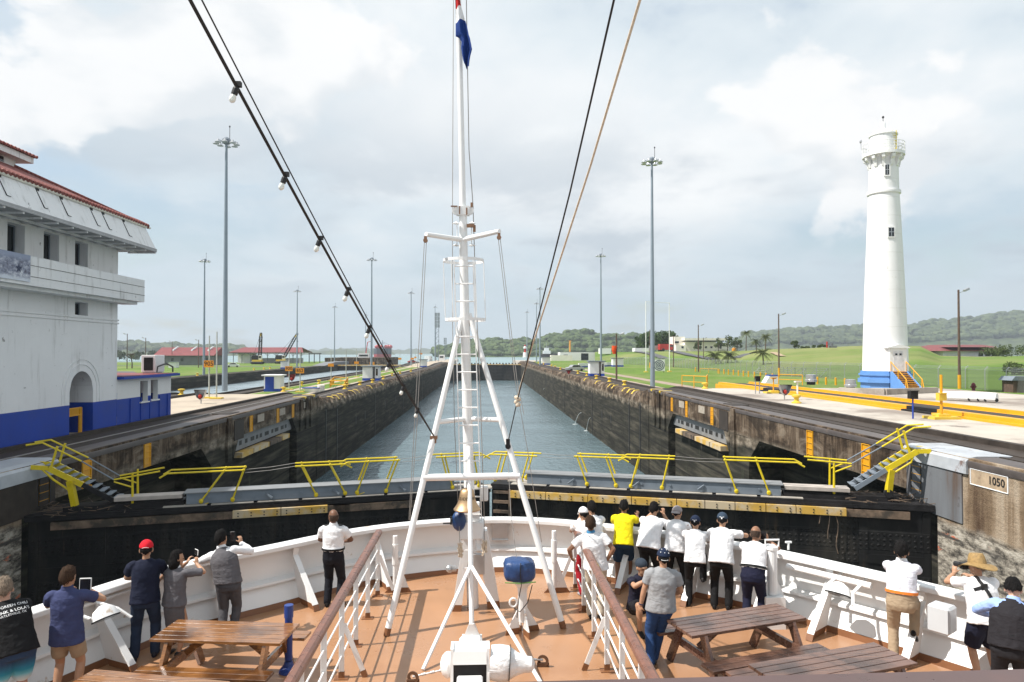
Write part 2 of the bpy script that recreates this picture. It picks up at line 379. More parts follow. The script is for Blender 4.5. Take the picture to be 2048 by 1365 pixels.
def scuffed_wall():
    m, t, p = newmat('scuffed quoin concrete'); co = t.add('ShaderNodeTexCoord').outputs['Object']
    x, y, z = t.sep(co)[0:3]
    st = t.math('ADD', t.math('MULTIPLY', t.noise(t.vmath('MULTIPLY', co, (1, 1.1, .12)), 1.1, 8, .62, .6), .65), t.math('MULTIPLY', t.noise(t.vmath('MULTIPLY', co, (1, .5, .5)), .9, 6, .6), .35))
    up = t.ramp(st, [(.34, (.07, .04, .024)), (.47, (.22, .155, .098)), (.56, (.36, .28, .20)), (.7, (.44, .37, .29))])
    n = t.noise(t.vmath('MULTIPLY', co, (1, .8, 2.2)), 1.7, 12, .74)
    low = t.ramp(n, [(.38, (.030, .028, .026)), (.46, (.16, .14, .115)), (.54, (.38, .34, .28)), (.64, (.55, .50, .43))])
    n2 = t.noise(t.vmath('MULTIPLY', t.vmath('ADD', co, (3, 8, 1)), (1, .6, 2.0)), 1.4, 6, .6)
    low = t.mix(t.math('MULTIPLY', t.smooth(n2, .645, .69), t.smooth(n, .4, .5)), low, (.60, .16, .08))
    low = t.mix(t.smooth(t.noise(t.vmath('MULTIPLY', t.vmath('ADD', co, (9, 2, 5)), (1, .7, 1.2)), .8, 5, .6), .56, .70), low, (.045, .042, .038))
    low = t.mix(t.math('MULTIPLY', t.smooth(t.math('SINE', t.math('MULTIPLY', z, 5.6)), .93, 1.0), t.smooth(n2, .4, .6)), low, (.07, .062, .055))
    e = t.math('ADD', z, t.math('MULTIPLY', t.noise(co, .9, 5, .6), .7))
    c = t.mix(t.smooth(e, -1.25, -.95), low, up)
    setin(t, p, c=c, r=.9, spec=.25, n=bump(t, t.math('ADD', n, t.noise(co, 9, 7, .7)), .8, .07))
    return m
MT['scuff'] = scuffed_wall()
def gate_steel():
    m, t, p = newmat('riveted gate steel'); co = t.add('ShaderNodeTexCoord').outputs['Object']
    x, y, z = t.sep(co)[0:3]
    def dots(k, zs):
        v = t.add('ShaderNodeTexVoronoi', voronoi_dimensions='2D', ins={'Vector': t.comb(t.math('MULTIPLY', x, k), t.math('MULTIPLY', z, k)), 'Scale': 1.0, 'Randomness': 0.0}).outputs[0]
        return t.smooth(v, .30, .16)
    d = dots(5.0, 0)
    rows = t.smooth(t.math('ABSOLUTE', t.math('SUBTRACT', t.math('FRACT', t.math('MULTIPLY', z, .62)), .5)), .23, .20)
    cols = t.smooth(t.math('ABSOLUTE', t.math('SUBTRACT', t.math('FRACT', t.math('MULTIPLY', x, .28)), .5)), .11, .09)
    d = t.math('MULTIPLY', d, t.math('MAXIMUM', rows, cols))
    plate = t.math('MAXIMUM', rows, cols)
    n = t.noise(t.vmath('MULTIPLY', co, (1, 1, .25)), .9, 8, .66)
    c = t.ramp(n, [(.3, (.006, .006, .007)), (.5, (.013, .013, .013)), (.72, (.040, .036, .030))])
    rust = t.noise(t.vmath('MULTIPLY', co, (1, 1, .12)), 1.6, 8, .7)
    c = t.mix(t.smooth(rust, .60, .74), c, (.075, .050, .028))
    setin(t, p, c=c, r=.6, spec=.2, n=bump(t, t.math('ADD', t.math('MULTIPLY', d, 1.0), t.math('MULTIPLY', plate, .3)), .9, .05))
    return m
MT['gate'] = gate_steel()
def water(name, base, sc=1.0, strength=.35, rough=.10):
    m, t, p = newmat(name); co = t.add('ShaderNodeTexCoord').outputs['Object']
    n = t.noise(t.vmath('MULTIPLY', co, (1, .55, 1)), .9 * sc, 6, .6, .3); n2 = t.noise(co, .06 * sc, 4, .5)
    c = t.mix(n2, base, tuple(x * 1.5 for x in base))
    setin(t, p, c=c, r=t.ramp(n2, [(.35, (rough,) * 3), (.7, (rough * 1.9,) * 3)]), spec=.5, n=bump(t, t.math('ADD', n, t.math('MULTIPLY', n2, 1.5)), strength, .25))
    p.inputs['IOR'].default_value = 1.33
    return m
MT['water'] = water('chamber water', (.085, .125, .140), 1.6, .75, .13)
MT['lake'] = water('lake water', (.16, .23, .24), .25, .5, .25)
MT['lane'] = water('lane water', (.17, .21, .23), .9, .5, .2)
def grass(name, a, b, c2, sc):
    m, t, p = newmat(name); co = t.add('ShaderNodeTexCoord').outputs['Object']
    n = t.noise(co, sc, 9, .68); n2 = t.noise(co, sc * .12, 5, .6); n3 = t.noise(co, 6.0, 4, .7)
    c = t.ramp(n, [(.35, a), (.65, b)]); c = t.mix(t.smooth(n2, .44, .62), c, c2); n4 = t.noise(t.vmath('ADD', co, (30, 5, 0)), sc * .35, 7, .7); c = t.mix(t.math('MULTIPLY', t.smooth(n4, .54, .70), .38), c, tuple(x * .62 for x in a))
    c = t.mix(t.math('MULTIPLY', t.smooth(n3, .35, .7), .35), c, tuple(x * .55 for x in a))
    setin(t, p, c=c, r=.9, spec=.15, n=bump(t, t.math('ADD', n, n3), .5, .15)); return m
MT['lawn'] = grass('mown lawn', (.085, .150, .022), (.150, .235, .042), (.19, .22, .07), .35)
MT['meadow'] = grass('meadow grass', (.085, .150, .024), (.150, .235, .045), (.22, .235, .085), .12)
def leafmat(name, a, b, sc=.5):
    m, t, p = newmat(name); co = t.add('ShaderNodeTexCoord').outputs['Object']
    n = t.noise(co, sc, 5, .6); c = t.ramp(n, [(.3, a), (.7, b)])
    setin(t, p, c=c, r=.7, spec=.25); return m
MT['leaf'] = leafmat('tree leaves', (.022, .050, .012), (.075, .125, .028), .8)
MT['forest'] = leafmat('forest canopy', (.010, .026, .008), (.095, .135, .038), .13)
MT['farforest'] = leafmat('distant forest canopy', (.012, .026, .011), (.095, .12, .045), .045)
MT['palm'] = leafmat('palm fronds', (.035, .055, .012), (.12, .13, .03), .5)
MT['bush'] = leafmat('bush leaves', (.03, .055, .014), (.10, .13, .035), .6)
def tiles():
    m, t, p = newmat('red barrel tiles'); co = t.add('ShaderNodeTexCoord').outputs['Object']
    x, y, z = t.sep(co)[0:3]
    r = t.math('ABSOLUTE', t.math('SINE', t.math('MULTIPLY', t.math('ADD', y, x), 11.5)))
    rows = t.math('FRACT', t.math('MULTIPLY', z, 5.0)); n = t.noise(co, 1.5, 7, .65)
    c = t.ramp(n, [(.3, (.13, .036, .030)), (.55, (.24, .062, .050)), (.75, (.34, .125, .10))])
    setin(t, p, c=c, r=.75, n=bump(t, t.math('ADD', r, t.math('MULTIPLY', rows, .5)), .9, .06)); return m
MT['redtile'] = tiles()
def cover():
    m, t, p = newmat('blue tarpaulin'); co = t.add('ShaderNodeTexCoord').outputs['Object']
    n = t.noise(co, 5, 6, .6, .5); c = t.ramp(n, [(.3, (.008, .028, .095)), (.7, (.022, .07, .21))])
    setin(t, p, c=c, r=.38, n=bump(t, t.noise(t.vmath('MULTIPLY', co, (1, 1, .6)), 9, 5, .6, .8), .6, .03)); return m
MT['bluecover'] = cover()
def cloth(name, c, fold=.35, r=.85, stripe=None, var=.10):
    if name in MT: return MT[name]
    m, t, p = newmat(name); co = t.add('ShaderNodeTexCoord').outputs['Object']
    n = t.noise(co, 7, 5, .6); col = t.ramp(n, [(.3, tuple(x * (1 - var) for x in c)), (.7, tuple(min(x * (1 + var), .85) for x in c))])
    f = t.noise(t.vmath('MULTIPLY', co, (4, 4, 9)), 1.6, 5, .55, 1.2)
    setin(t, p, c=col, r=r, spec=.2, n=bump(t, f, fold, .03)); MT[name] = m; return m
def skin(name, c):
    if name in MT: return MT[name]
    m, t, p = newmat(name); co = t.add('ShaderNodeTexCoord').outputs['Object']
    n = t.noise(co, 12, 4, .5); col = t.ramp(n, [(.3, tuple(x * .9 for x in c)), (.7, tuple(x * 1.08 for x in c))])
    setin(t, p, c=col, r=.5, spec=.35)
    p.inputs['Subsurface Weight'].default_value = .08; p.inputs['Subsurface Radius'].default_value = (.01, .004, .002); MT[name] = m; return m
def hairmat(name, c):
    if name in MT: return MT[name]
    m, t, p = newmat(name); co = t.add('ShaderNodeTexCoord').outputs['Object']
    n = t.noise(t.vmath('MULTIPLY', co, (1, 1, .35)), 90, 4, .6); col = t.ramp(n, [(.3, tuple(x * .6 for x in c)), (.7, tuple(x * 1.5 for x in c))])
    setin(t, p, c=col, r=.75, spec=.12, n=bump(t, n, 1.0, .02)); MT[name] = m; return m
# ================================================================ SETTING: water, ground, lock
XL, ZL, ZLL = -16.7, .55, -.24
XR, ZR, ZRL = 16.8, 1.04, .42
WZ, LAKEZ, LANEZ = -8.0, -1.6, -2.85
XC, XF, ZF = -31.5, -62.0, -.45           # far edge of the centre wall, far wall of the other lane
def sheet(name, poly, z, mat, kind='structure'):
    m = MB(); m.add([(p[0], p[1], z) for p in poly], [tuple(range(len(poly)))])
    o = m.build(name, mat, base=(0, 0, z)); o['kind'] = kind; return o
sheet('water', [(XL - 1, -60), (XR + 1, -60), (XR + 3, 330), (XL - 3, 330)], WZ, MT['water'])
sheet('water', [(XF - 3, -60), (XC + 3, -60), (XC + 3, 330), (XF - 3, 330)], LANEZ, MT['lane'])
sheet("lake", [(-4700, 330), (4700, 330), (4700, 4600), (-4700, 4600)], LAKEZ, MT['lake'])
sheet("seabed", [(-4700, -59), (4700, -59), (4700, 4600), (-4700, 4600)], -10.5, MT["dark"])

def lerp(a, b, t): return a + (b - a) * t
def ntop(y, zt, zl, a=71, b=78):
    t = max(0, min(1, (y - a) / (b - a))); t = t * t * (3 - 2 * t); return lerp(zt, zl, t)
def lock_wall(sgn, X, zt, zl, zb, label, hinge):
    w = thing('lock_wall', label, 'wall', (X, 60, 0))
    def xx(d): return X + sgn * d
    def seg(m, y0, y1, z0, z1, d0, d1): m.bx(xx(d0), xx(d1), y0, y1, z0, z1)
    m = MB()                                # upper panel band with its recesses for the gates
    seg(m, hinge, 71, zb, zt, 0, 3)
    seg(m, hinge + .2, 71, -9.5, zb, 2.3, 4)
    for a, b in ((44, 47.5), (63.5, 71)): seg(m, a, b, -9.5, zb, .04, 2.3)
    for a in (46.2, 64.2, 66.2, 68.0): seg(m, a, a + .75, -2.4, zt - .1, -.13, .1)     # buttress ribs
    for a, b in ((42.2, 44), (61.8, 63.5), (47.5, 48.6)):         # sloped corbels under the band
        m.extrude([(xx(0), a, zb), (xx(0), b, zb), (xx(0), b if a != 47.5 else a, zb - 1.5)], (sgn * 2.3, 0, 0))
    m.build('wall_panel', MT['lock'], w)
    m = MB(); seg(m, -12, hinge, -9.5, zt, 0, 4); m.build('quoin_wall', MT['scuff'], w)
    m = MB(); ys = []; y = 71.0                    # long low wall with a broken top edge
    while y < 335: ys.append(y); y += .62 if y < 130 else (1.4 if y < 200 else 3.0)
    rows = []
    for i, y in enumerate(ys):
        top = ntop(y, zt, zl) if y < 262 else lerp(zl, zt - .3, min(1, (y - 262) / 20))
        n1 = noise.noise((y * .55, sgn * 3.1, 0)); n2 = noise.noise((y * 1.3, 4.4, sgn)); k = (i % 4 == 0)
        rows.append([V((xx(4), y, -9.5)), V((xx(.0), y, -9.5)), V((xx(.0), y, top - 1.7)), V((xx(-.06 + .05 * n2), y, top - 1.3)),
                     V((xx(.02 + .16 * n1), y, top - .62)), V((xx(.22 + .20 * n2 + (.22 if k else 0)), y, top - .22 + .1 * n1 - (.14 if k else 0))), V((xx(.62 + .22 * n1), y, top - .02)), V((xx(1.0), y, top)), V((xx(4), y, top))])
    k = len(rows[0]); m.add([p for r in rows for p in r], [(i * k + j, i * k + j + 1, (i + 1) * k + j + 1, (i + 1) * k + j) for i in range(len(rows) - 1) for j in range(k - 1)])
    m.build('low_wall', MT['lock'], w)
    m = MB()                                # vertical joints and slots of the low wall
    for y in (74.6, 80.3, 108, 146, 190, 240): m.bx(xx(-.05), xx(.3), y, y + .28, -8.6, zl - .9)
    for y in (92, 99, 119, 133, 160): m.bx(xx(-.03), xx(.3), y, y + .3, -4.6, -3.5)
    m.build('joint', MT['black'], w)
    m = MB()                                # rounded steel nosing
    prof = [(1.0, .02), (.25, .02), (.08, -.02), (-.03, -.10), (-.05, -.2), (-.03, -.32), (.05, -.34)]
    A = []
    for y in (-12, hinge + 1.6, 30, 40, 50, 60, 71): A.append([V((xx(d), y, zt + dz)) for d, dz in prof])
    k = len(prof); m.add([p for r in A for p in r], [(i * k + j, i * k + j + 1, (i + 1) * k + j + 1, (i + 1) * k + j) for i in range(len(A) - 1) for j in range(k - 1)])
    m.build('nosing', MT['nosing'], w, smooth=True)
    lad = [(hinge + 1.2, 1.7), (30.2, 1.55), (35.5, 1.5), (51, 1.3), (57.5, 1.3), (62, 1.2)]
    for i, (y, h) in enumerate(lad):        # recessed yellow ladders
        m = MB(); z1 = zt - .36; z0 = max(zb + .02, z1 - h) if i else zb - .05
        wd = .27 if y > 40 else .31
        m.bx(xx(-.012), xx(.03), y - wd, y + wd, z0, z1)
        for q in (-1, 1): m.bx(xx(-.05), xx(0), y + q * wd - .03, y + q * wd + .03, z0, z1)
        zz = z0 + .15
        while zz < z1: m.tube([(xx(-.04), y - wd, zz), (xx(-.04), y + wd, zz)], .018, 5); zz += .3
        m.build('ladder', MT['amber'], w)
    for y in (53.5, 59.0) if sgn > 0 else (53.2, 58.8, 66.5):            # small numbered plates
        m = MB(); m.bx(xx(-.03), xx(.02), y - .75, y + .75, zt - 1.0, zt - .45); m.build('number_plate', P('plate paint%d' % y, (.36, .31, .25), .8, var=.2, scale=4, dirt=(.2, .1, .05)), w)
    for q, y in enumerate((66, 69.3, 79.5, 82, 85, 92, 95, 106, 118)):      # painted marks on the broken edge
        m = MB(); top = ntop(y, zt, zl); d0 = -.07 if y < 71 else .25
        if y < 71: m.bx(xx(-.07), xx(1.1), y, y + .5, top - .18, top + .035)
        else: m.extrude([V((xx(.08), y, top - .42)), V((xx(.45), y, top + .0)), V((xx(1.0), y, top + .03)), V((xx(1.0), y, top - .1)), V((xx(.2), y, top - .55))], (0, .55, 0))
        m.build('edge_mark', MT['bollard'], w)
    m = MB(); seg(m, 47.6, 49.4, zt - 1.75, zt - .4, -.05, .02); m.bx(xx(.3), xx(1.5), 47.7, 49.5, zt - .03, zt + .06); m.build('steel_plate', MT['rustdark'], w)
    return w
WR = lock_wall(1, XR, ZR, ZRL, -.70, 'sunlit stained concrete lock wall on the right of the chamber', 25.4)
WL = lock_wall(-1, XL, ZL, ZLL, -.98, 'shaded dark concrete lock wall on the left of the chamber', 26.1)
# grey steel cover over the coping beside each gate hinge, the steel side plate below it, the painted number
pale = P('pale grey cover steel', (.40, .42, .45), .5, var=.16, scale=1.2, c2=(.27, .27, .27), amt=.42, dirt=(.14, .06, .035), dirt_scale=.5, b=.3, bs=5, bd=.03)
plate = P('rust spotted steel plate', (.15, .158, .17), .7, var=.25, scale=1.2, c2=(.10, .06, .038), amt=.47, dirt=(.05, .03, .022), dirt_scale=.5, streak=True, spec=.2)
for sgn, X, zt, w in ((1, XR, ZR, WR), (-1, XL, ZL, WL)):
    def xx(d): return X + sgn * d
    y0, y1 = (23.7, 27.4) if sgn > 0 else (18.5, 28.2)
    m = MB(); pr = [(1.6, .05), (.3, .05), (.02, .0), (-.09, -.12), (-.10, -.55), (-.02, -.56)]
    m.add([(xx(d), y, zt + z) for y in (y0, y1) for d, z in pr], [(i, i + 1, i + 7, i + 6) for i in range(5)] + [tuple(range(6)), tuple(range(11, 5, -1))])
    m.build('coping_cover', pale, w)
    m = MB(); m.bx(xx(-.05), xx(.02), y0 + .3, y1 - .2, -1.3, zt - .57); m.build('steel_plate', plate if sgn > 0 else MT['rustdark'], w)
m = MB(); m.bx(XR - .02, XR + .05, 21.9, 23.55, .18, .72); m.build('number_plate', P('stained number plate', (.40, .30, .20), .85, var=.25, scale=3, c2=(.24, .16, .10), amt=.4, dirt=(.14, .07, .04), dirt_scale=.9), WR)
lettering('1050', .38, (XR - .03, 22.36, .45), (0, -1, 0), (0, 0, 1), MT['ink'], WR, weight=.012)
m = MB()
for z in (.17, .70): m.bx(XR - .03, XR + .02, 21.85, 23.6, z, z + .03)
m.bx(XR - .03, XR + .02, 21.85, 21.88, .2, .7); m.bx(XR - .03, XR + .02, 23.57, 23.6, .2, .7); m.build('plate_border', MT['whiteink'], WR)
m = MB(); m.extrude([(XR - .025, 21.98, .54), (XR - .025, 22.06, .54), (XR - .025, 22.02, .38)], (.01, 0, 0)); m.build('arrow_mark', MT['ink'], WR)

# quay tops: pavement, tracks, grass
def strip_sheet(name, xa, xb, ys, zf, mat, dz=0.0):
    m = MB(); m.strip([(xa, y, zf(y) + dz) for y in ys], [(xb, y, zf(y) + dz) for y in ys]); o = m.build(name, mat, base=(0, 0, 0)); o['kind'] = 'structure'; return o
YS = [-12, 10, 30, 50, 71, 72, 73, 74, 75, 76, 77, 78, 100, 150, 200, 262, 272, 282, 335]
fR = lambda y: ntop(y, ZR, ZRL) if y < 262 else lerp(ZRL, ZR - .3, min(1, (y - 262) / 20))
fL = lambda y: ntop(y, ZL, ZLL) if y < 262 else lerp(ZLL, ZL - .3, min(1, (y - 262) / 20))
strip_sheet('track_bed', XR + .95, 20.4, YS, fR, MT['track'], .006)
strip_sheet('pavement', 20.4, 47, [y for y in YS if y <= 78], fR, MT['apron'])
strip_sheet('path', 20.4, 22.0, [78, 100, 150, 200, 262], fR, P('pinkish path concrete', (.33, .255, .20), .9, scale=.5), .008)
strip_sheet('path', 24.6, 26.6, [78, 100, 150, 200], fR, P('worn path concrete', (.29, .22, .17), .9, scale=.5), .010)
strip_sheet('lawn', 20.4, 140, [78, 100, 150, 200, 262, 272, 282, 335], lambda y: ZRL, MT['lawn'])
strip_sheet('lawn', 47, 140, [-12, 78], lambda y: ZRL - .0, MT['lawn'])
m = MB(); m.bx(46.9, 47.1, -12, 78, ZRL - .5, ZR); m.bx(20.4, 47.1, 77.9, 78, ZRL - .5, ZRL - .01); o = m.build('pavement', MT['apron'], base=(0, 0, 0)); o['kind'] = 'structure'
strip_sheet('track_bed', XL - .95, -19.9, YS, fL, MT['track'], .006)
strip_sheet('pavement', -19.9, -28.2, YS, fL, MT['apronL'])
strip_sheet('track_bed', -28.2, XC, YS, fL, MT['track'], .004)
strip_sheet('lawn', -21.6, -24.6, [80, 100, 150, 200, 240], lambda y: ZLL, MT['lawn'], .02)
strip_sheet('lawn', -25.8, -27.8, [80, 100, 150, 200, 240], lambda y: ZLL, MT['lawn'], .02)
m = MB(); m.bx(XC, XC + 1, -12, 335, -9, -.3); m.bx(XC, XC + 1, -12, 71, -.3, ZL - .01)
tag(m.build('lane_wall', MT['lock'], base=(XC, 60, 0)), 'far face of the centre wall above the other lane', 'wall')
m = MB(); m.bx(XF - 5, XF, -12, 420, -9.5, ZF)
tag(m.build('lane_wall', MT['lock'], base=(XF, 60, 1.0)), 'long dark concrete wall across the other water lane', 'wall')
sheet('lawn', [(XF - 5, -40), (XF - 5, 420), (-95, 420), (-130, 380), (-460, 430), (-460, -40)], ZF, MT['lawn'])
sheet('road', [(XF - 6, 120), (XF - 6, 146), (-96, 196), (-170, 226), (-260, 240), (-260, 222), (-170, 208), (-98, 178), (-80, 120)], ZF + .02, MT['asphalt'])
sheet('road', [(-62.5, 255), (-62.5, 262), (-180, 300), (-180, 290)], ZF + .02, MT['asphalt'])
# approach piers beyond the far gates
m = MB(); m.bx(-29, XL - .6, 335, 430, -9, .1); m.bx(-27, -19, 430, 520, -9, -.2)
tag(m.build('approach_pier', MT['apronL'], base=(-22, 400, -9)), 'long concrete approach pier beyond the far gate on the left', 'pier')
m = MB(); m.bx(XR + .6, 60, 335, 420, -9, .2)
tag(m.build('approach_pier', MT['apron'], base=(30, 380, -9)), 'concrete approach quay beyond the far gate on the right', 'pier')
sheet('lawn', [(22, 336), (60, 336), (140, 336), (170, 450), (40, 420)], .24, MT['lawn'])

# tow track rails (dark raised rail beside each coping)
def rail(x, ys, zf, label, w=.24, h=.2, mat='rustdark', name='track_rail'):
    m = MB()
    for a, b in zip(ys[:-1], ys[1:]): m.bar((x, a, zf(a) + h / 2 - .02), (x, b, zf(b) + h / 2 - .02), w, h)
    tag(m.build(name, MT[mat], base=(x, ys[0], zf(ys[0]))), label, 'rail')
rail(20.1, YS, fR, 'thick dark raised rail along the right quay pavement', .30, .24)
rail(18.7, YS, fR, 'low rusty rail in the middle of the right track bed', .10, .06)
rail(17.95, YS, fR, 'low rusty rail next to the right coping', .10, .06)
rail(-20.0, YS, fL, 'dark raised rail past the blue and white control house', .26, .2)
rail(-18.6, YS, fL, 'low bright rail in the middle of the left track bed', .09, .06, 'wire')
rail(-28.4, YS, fL, 'dark raised rail on the inner side of the far track of the centre wall', .26, .22)
rail(-31.2, YS, fL, 'dark raised rail on the outer edge of the centre wall', .26, .22)

# ================================================================ the near lock gate
GL, GM, GR = V((-16.7, 26.2, 0)), V((.3, 30.6, 0)), V((16.8, 25.5, 0))
def gate_leaf(A, B, zt, label, left):
    """A hinge, B mitre; leaf face towards the ship"""
    g = thing('lock_gate', label, 'lock gate', (A + B) / 2 + V((0, 0, 0)))
    u = (B - A).normalized(); n = V((-u.y, u.x, 0)); n = n if n.y > 0 else -n; L = (B - A).length
    def pt(s, d, z): return A + u * s + n * d + V((0, 0, z))
    def blk(m, s0, s1, d0, d1, z0, z1): m.extrude([pt(s0, d0, z0), pt(s1, d0, z0), pt(s1, d1, z0), pt(s0, d1, z0)], (0, 0, z1 - z0))
    m = MB(); blk(m, .15, L - .05, 0, 1.9, -11, zt); m.build('leaf', MT['gate'], g)
    m = MB()
    for s in [L * k / 7 for k in range(0, 8)]: blk(m, max(.2, min(L - .35, s - .15)), max(.45, min(L - .1, s + .15)), -.03, .02, -11, zt - .2)
    for z in (zt - 2.2, zt - 4.3, zt - 6.5): blk(m, .2, L - .1, -.035, .02, z, z + .34)
    m.build('plate_seam', MT['gate'], g)
    m = MB(); blk(m, .05, L - .03, -.10, 2.0, zt, zt + .10)
    blk(m, .05, L - .1, -.12, .5, zt - .12, zt - .002)
    m.build('top_flange', MT['dark'], g)
    m = MB(); blk(m, 4.5, L - .6, .55, 1.25, zt + .102, zt + .15)
    k = 4.6
    while k < L - 1: blk(m, k, k + 1.55, -.09, .9, zt + .102, zt + .135); k += 1.7
    m.build('deck_plank', P('bleached planks', (.36, .33, .29), .85, var=.2, scale=2), g)
    return g, pt, blk, L
random.seed(3)
for left, A, zt in ((True, GL, -1.32), (False, GR, -1.08)):
    g, pt, blk, L = gate_leaf(A, GM, zt, ('dark riveted lock gate leaf closing the left half of the chamber' if left else 'dark riveted lock gate leaf with long yellow fender on the right'), left)
    fz = zt - .16
    # fender timbers: bare ones near the wall, yellow ones along the rest
    s = 1.0; yel0, yel1 = (7.1, 10.7) if left else (3.1, L - .9)
    tm = MB(); blk(tm, .9, L - (6 if left else 13), -.16, -.01, fz - .30, fz - .02)
    if left: blk(tm, 10.9, L - 3.2, -.16, -.01, fz - .30, fz - .02)
    tm.build('fender_timber', MT['timber'], g)
    s = yel0
    while s < yel1 - .4:
        ln = min(random.choice((1.15, 1.8, 1.8, 1.1)), yel1 - s); m = MB(); blk(m, s, s + ln - .03, -.26, -.02, fz - .27, fz + .02)
        f = m.build('fender_board', MT['fyellow'], g)
        h = MB()
        k = s + .2
        while k < s + ln - .1:
            for dz in (-.08, -.19): h.lathe([(.028, 0), (.028, .012)], pt(k, -.268, fz + dz), 8, axis=pt(0, -1, 0) - pt(0, 0, 0))
            k += .48
        h.build('bolt', MT['ink'], f)
        s += ln
    # footbridge girder
    dz = zt + .13
    w = thing('gate_footbridge', ('grey steel footbridge girder along the left gate leaf' if left else 'grey steel footbridge girder along the right gate leaf'), 'footbridge', pt(L / 2, .6, dz))
    m = MB(); blk(m, 5.4, L - 1.6, .1, .14, dz + .02, dz + .43); blk(m, 5.4, L - 1.6, .85, .9, dz + .02, dz + .43); m.build('girder', MT['gray'], w)
    m = MB(); blk(m, 5.3, L - 1.4, .05, .95, dz + .433, dz + .47); m.build('walkway', P('walkway plate', (.20, .205, .21), .6, var=.1), w)
    m = MB(); blk(m, 2.9, 5.25, .1, .75, dz + .28, dz + .42); m.build('end_step', P('worn step plate', (.42, .37, .33), .7, var=.2), w)
    m = MB()
    blk(m, 1.2, 5.3, .15, .8, zt + .102, zt + .30); blk(m, 2.95, 5.2, .2, .7, dz, dz + .278)
    m.build('base_beam', MT['dark'], w)
    for k in range(7): m = MB(); q = 6.2 + k * (L - 8.4) / 6; blk(m, q, q + .55, .25, .8, zt + .102, dz + .018); m.build('bearer', MT['dark'], w)
    m = MB()
    k = 6.2
    while k < L - 2: m = MB(); m.lathe([(.05, 0), (.05, .03)], pt(k, .095, dz + .24), 10, axis=pt(0, -1, 0) - pt(0, 0, 0)); k += 1.15; m.build('stud', MT['gray'], w)
    for k in (8.3, 10.9, 13.6): m = MB(); m.bar(pt(k, .09, dz + .3), pt(k + .25, -.03, dz + .12), .07); m.build('lug', MT['gray'], w)
    # yellow handrail frames on both edges of the walkway
    def Lpt(px, py, d):
        p = online(px, py, (A + (pt(0, d, 0) - pt(0, 0, 0)))[:2], (GM + (pt(0, d, 0) - pt(0, 0, 0)))[:2]); return p
    if left: frames = [(335, 490, 938, [(448, 402), (487, 465)], 1), (590, 690, 925, [(603, 632), (660, 690)], -1), (695, 800, 917, [(737, 714), (796, 772)], 1), (872, 968, 907, [(890, 905), (948, 958)], -1)]
    else: frames = [(980, 1074, 905, [(1003, 990), (1057, 1043)], 1), (1148, 1244, 909, [(1154, 1174), (1212, 1232)], -1), (1250, 1349, 911, [(1277, 1262), (1337, 1324)], 1), (1447, 1594, 917, [(1450, 1473), (1514, 1538)], -1)]
    nm = ORL
    for i, (xa, xb, py, posts, dr) in enumerate(frames):
        c = Lpt((xa + xb) / 2, py + 6, .08); zt_ = c.z; base = V((c.x, c.y, dz + .3))
        h = thing('folding_handrail', 'yellow folding handrail frame, %s on the %s gate leaf' % (['first', 'second', 'third', 'fourth'][i] + ' from the left', 'left' if left else 'right'), 'handrail', base, 'yellow handrail frames on the gate footbridge')
        for d in (.08, .92):
            a = Lpt(xa, py + 8, .08); b = Lpt(xb, py + 8, .08); off = n_ = pt(0, d, 0) - pt(0, .08, 0); a = V((a.x, a.y, zt_)) + off; b = V((b.x, b.y, zt_)) + off
            e = a if dr < 0 else b
            m = MB(); tip = (a - b).normalized() * .28 + V((0, 0, -.16))
            tip2 = (b - a).normalized() * .28 + V((0, 0, -.16))
            if dr > 0: pts = [a + tip, a, b]
            else: pts = [a, b, b + tip2]
            m.tube(pts, .035, 8); m.build('top_rail', MT['yellow'], h)
            for q0, q1 in posts:
                p0 = Lpt(q0, py + 10, .08); p1 = Lpt(q1, py + 80, .08)
                p0 = V((p0.x, p0.y, zt_)) + off; p1 = V((p1.x, p1.y, dz + .12)) + off
                m = MB(); m.tube([p0, p1], .035, 8); m.ell(p1, (.09, .06, .10), 8); m.ell(p0, (.05, .05, .06), 8); m.build('post', MT['yellow'], h)
        if i in (0, 2): 
            q = Lpt(posts[0][1] - 25, py + 85, .04); q2 = Lpt(posts[0][1] + 15, py + 68, .04); m = MB(); m.tube([q, q2], .014, 6); m.build('latch_rod', MT['yellow'], h)
    # wires between the frames
    for a, b in zip(frames[:-1], frames[1:]):
        for d in (.08, .92):
            m = MB(); off = pt(0, d, 0) - pt(0, .08, 0)
            p0 = Lpt(a[1], a[2] + 8, .08) + off; p1 = Lpt(b[0], b[2] + 8, .08) + off; m.tube([p0, (p0 + p1) / 2 + V((0, 0, -.03)), p1], .011, 5); m.build('wire_rope', MT['wire'], w)
    # yellow folding stair that climbs from the leaf to the coping
    px = (lambda v: v) if left else (lambda v: {62: 1862, 97: 1835, 107: 1822, 165: 1772, 230: 1710, 228: 1703, 320: 1615, 52: 1862, 85: 1828, 115: 1807, 163: 1764, 265: 1668, 150: 1777, 140: 1782, 100: 1820}[v])
    st = thing('gangway_stair', ('yellow and black folding stair climbing to the left coping' if left else 'yellow and grey folding stair climbing to the right coping'), 'stair', pt(2.0, .5, zt))
    def sp(X_, Y_, d=.2): return Lpt(px(X_), Y_, d)
    dy = (lambda a, b: a if left else b)
    off = pt(0, .9, 0) - pt(0, 0, 0)
    top, kn = sp(62, dy(935, 903)), sp(97, dy(937, 903)); mid = sp(165, dy(970, 940)); low = sp(230, dy(1003, 978))
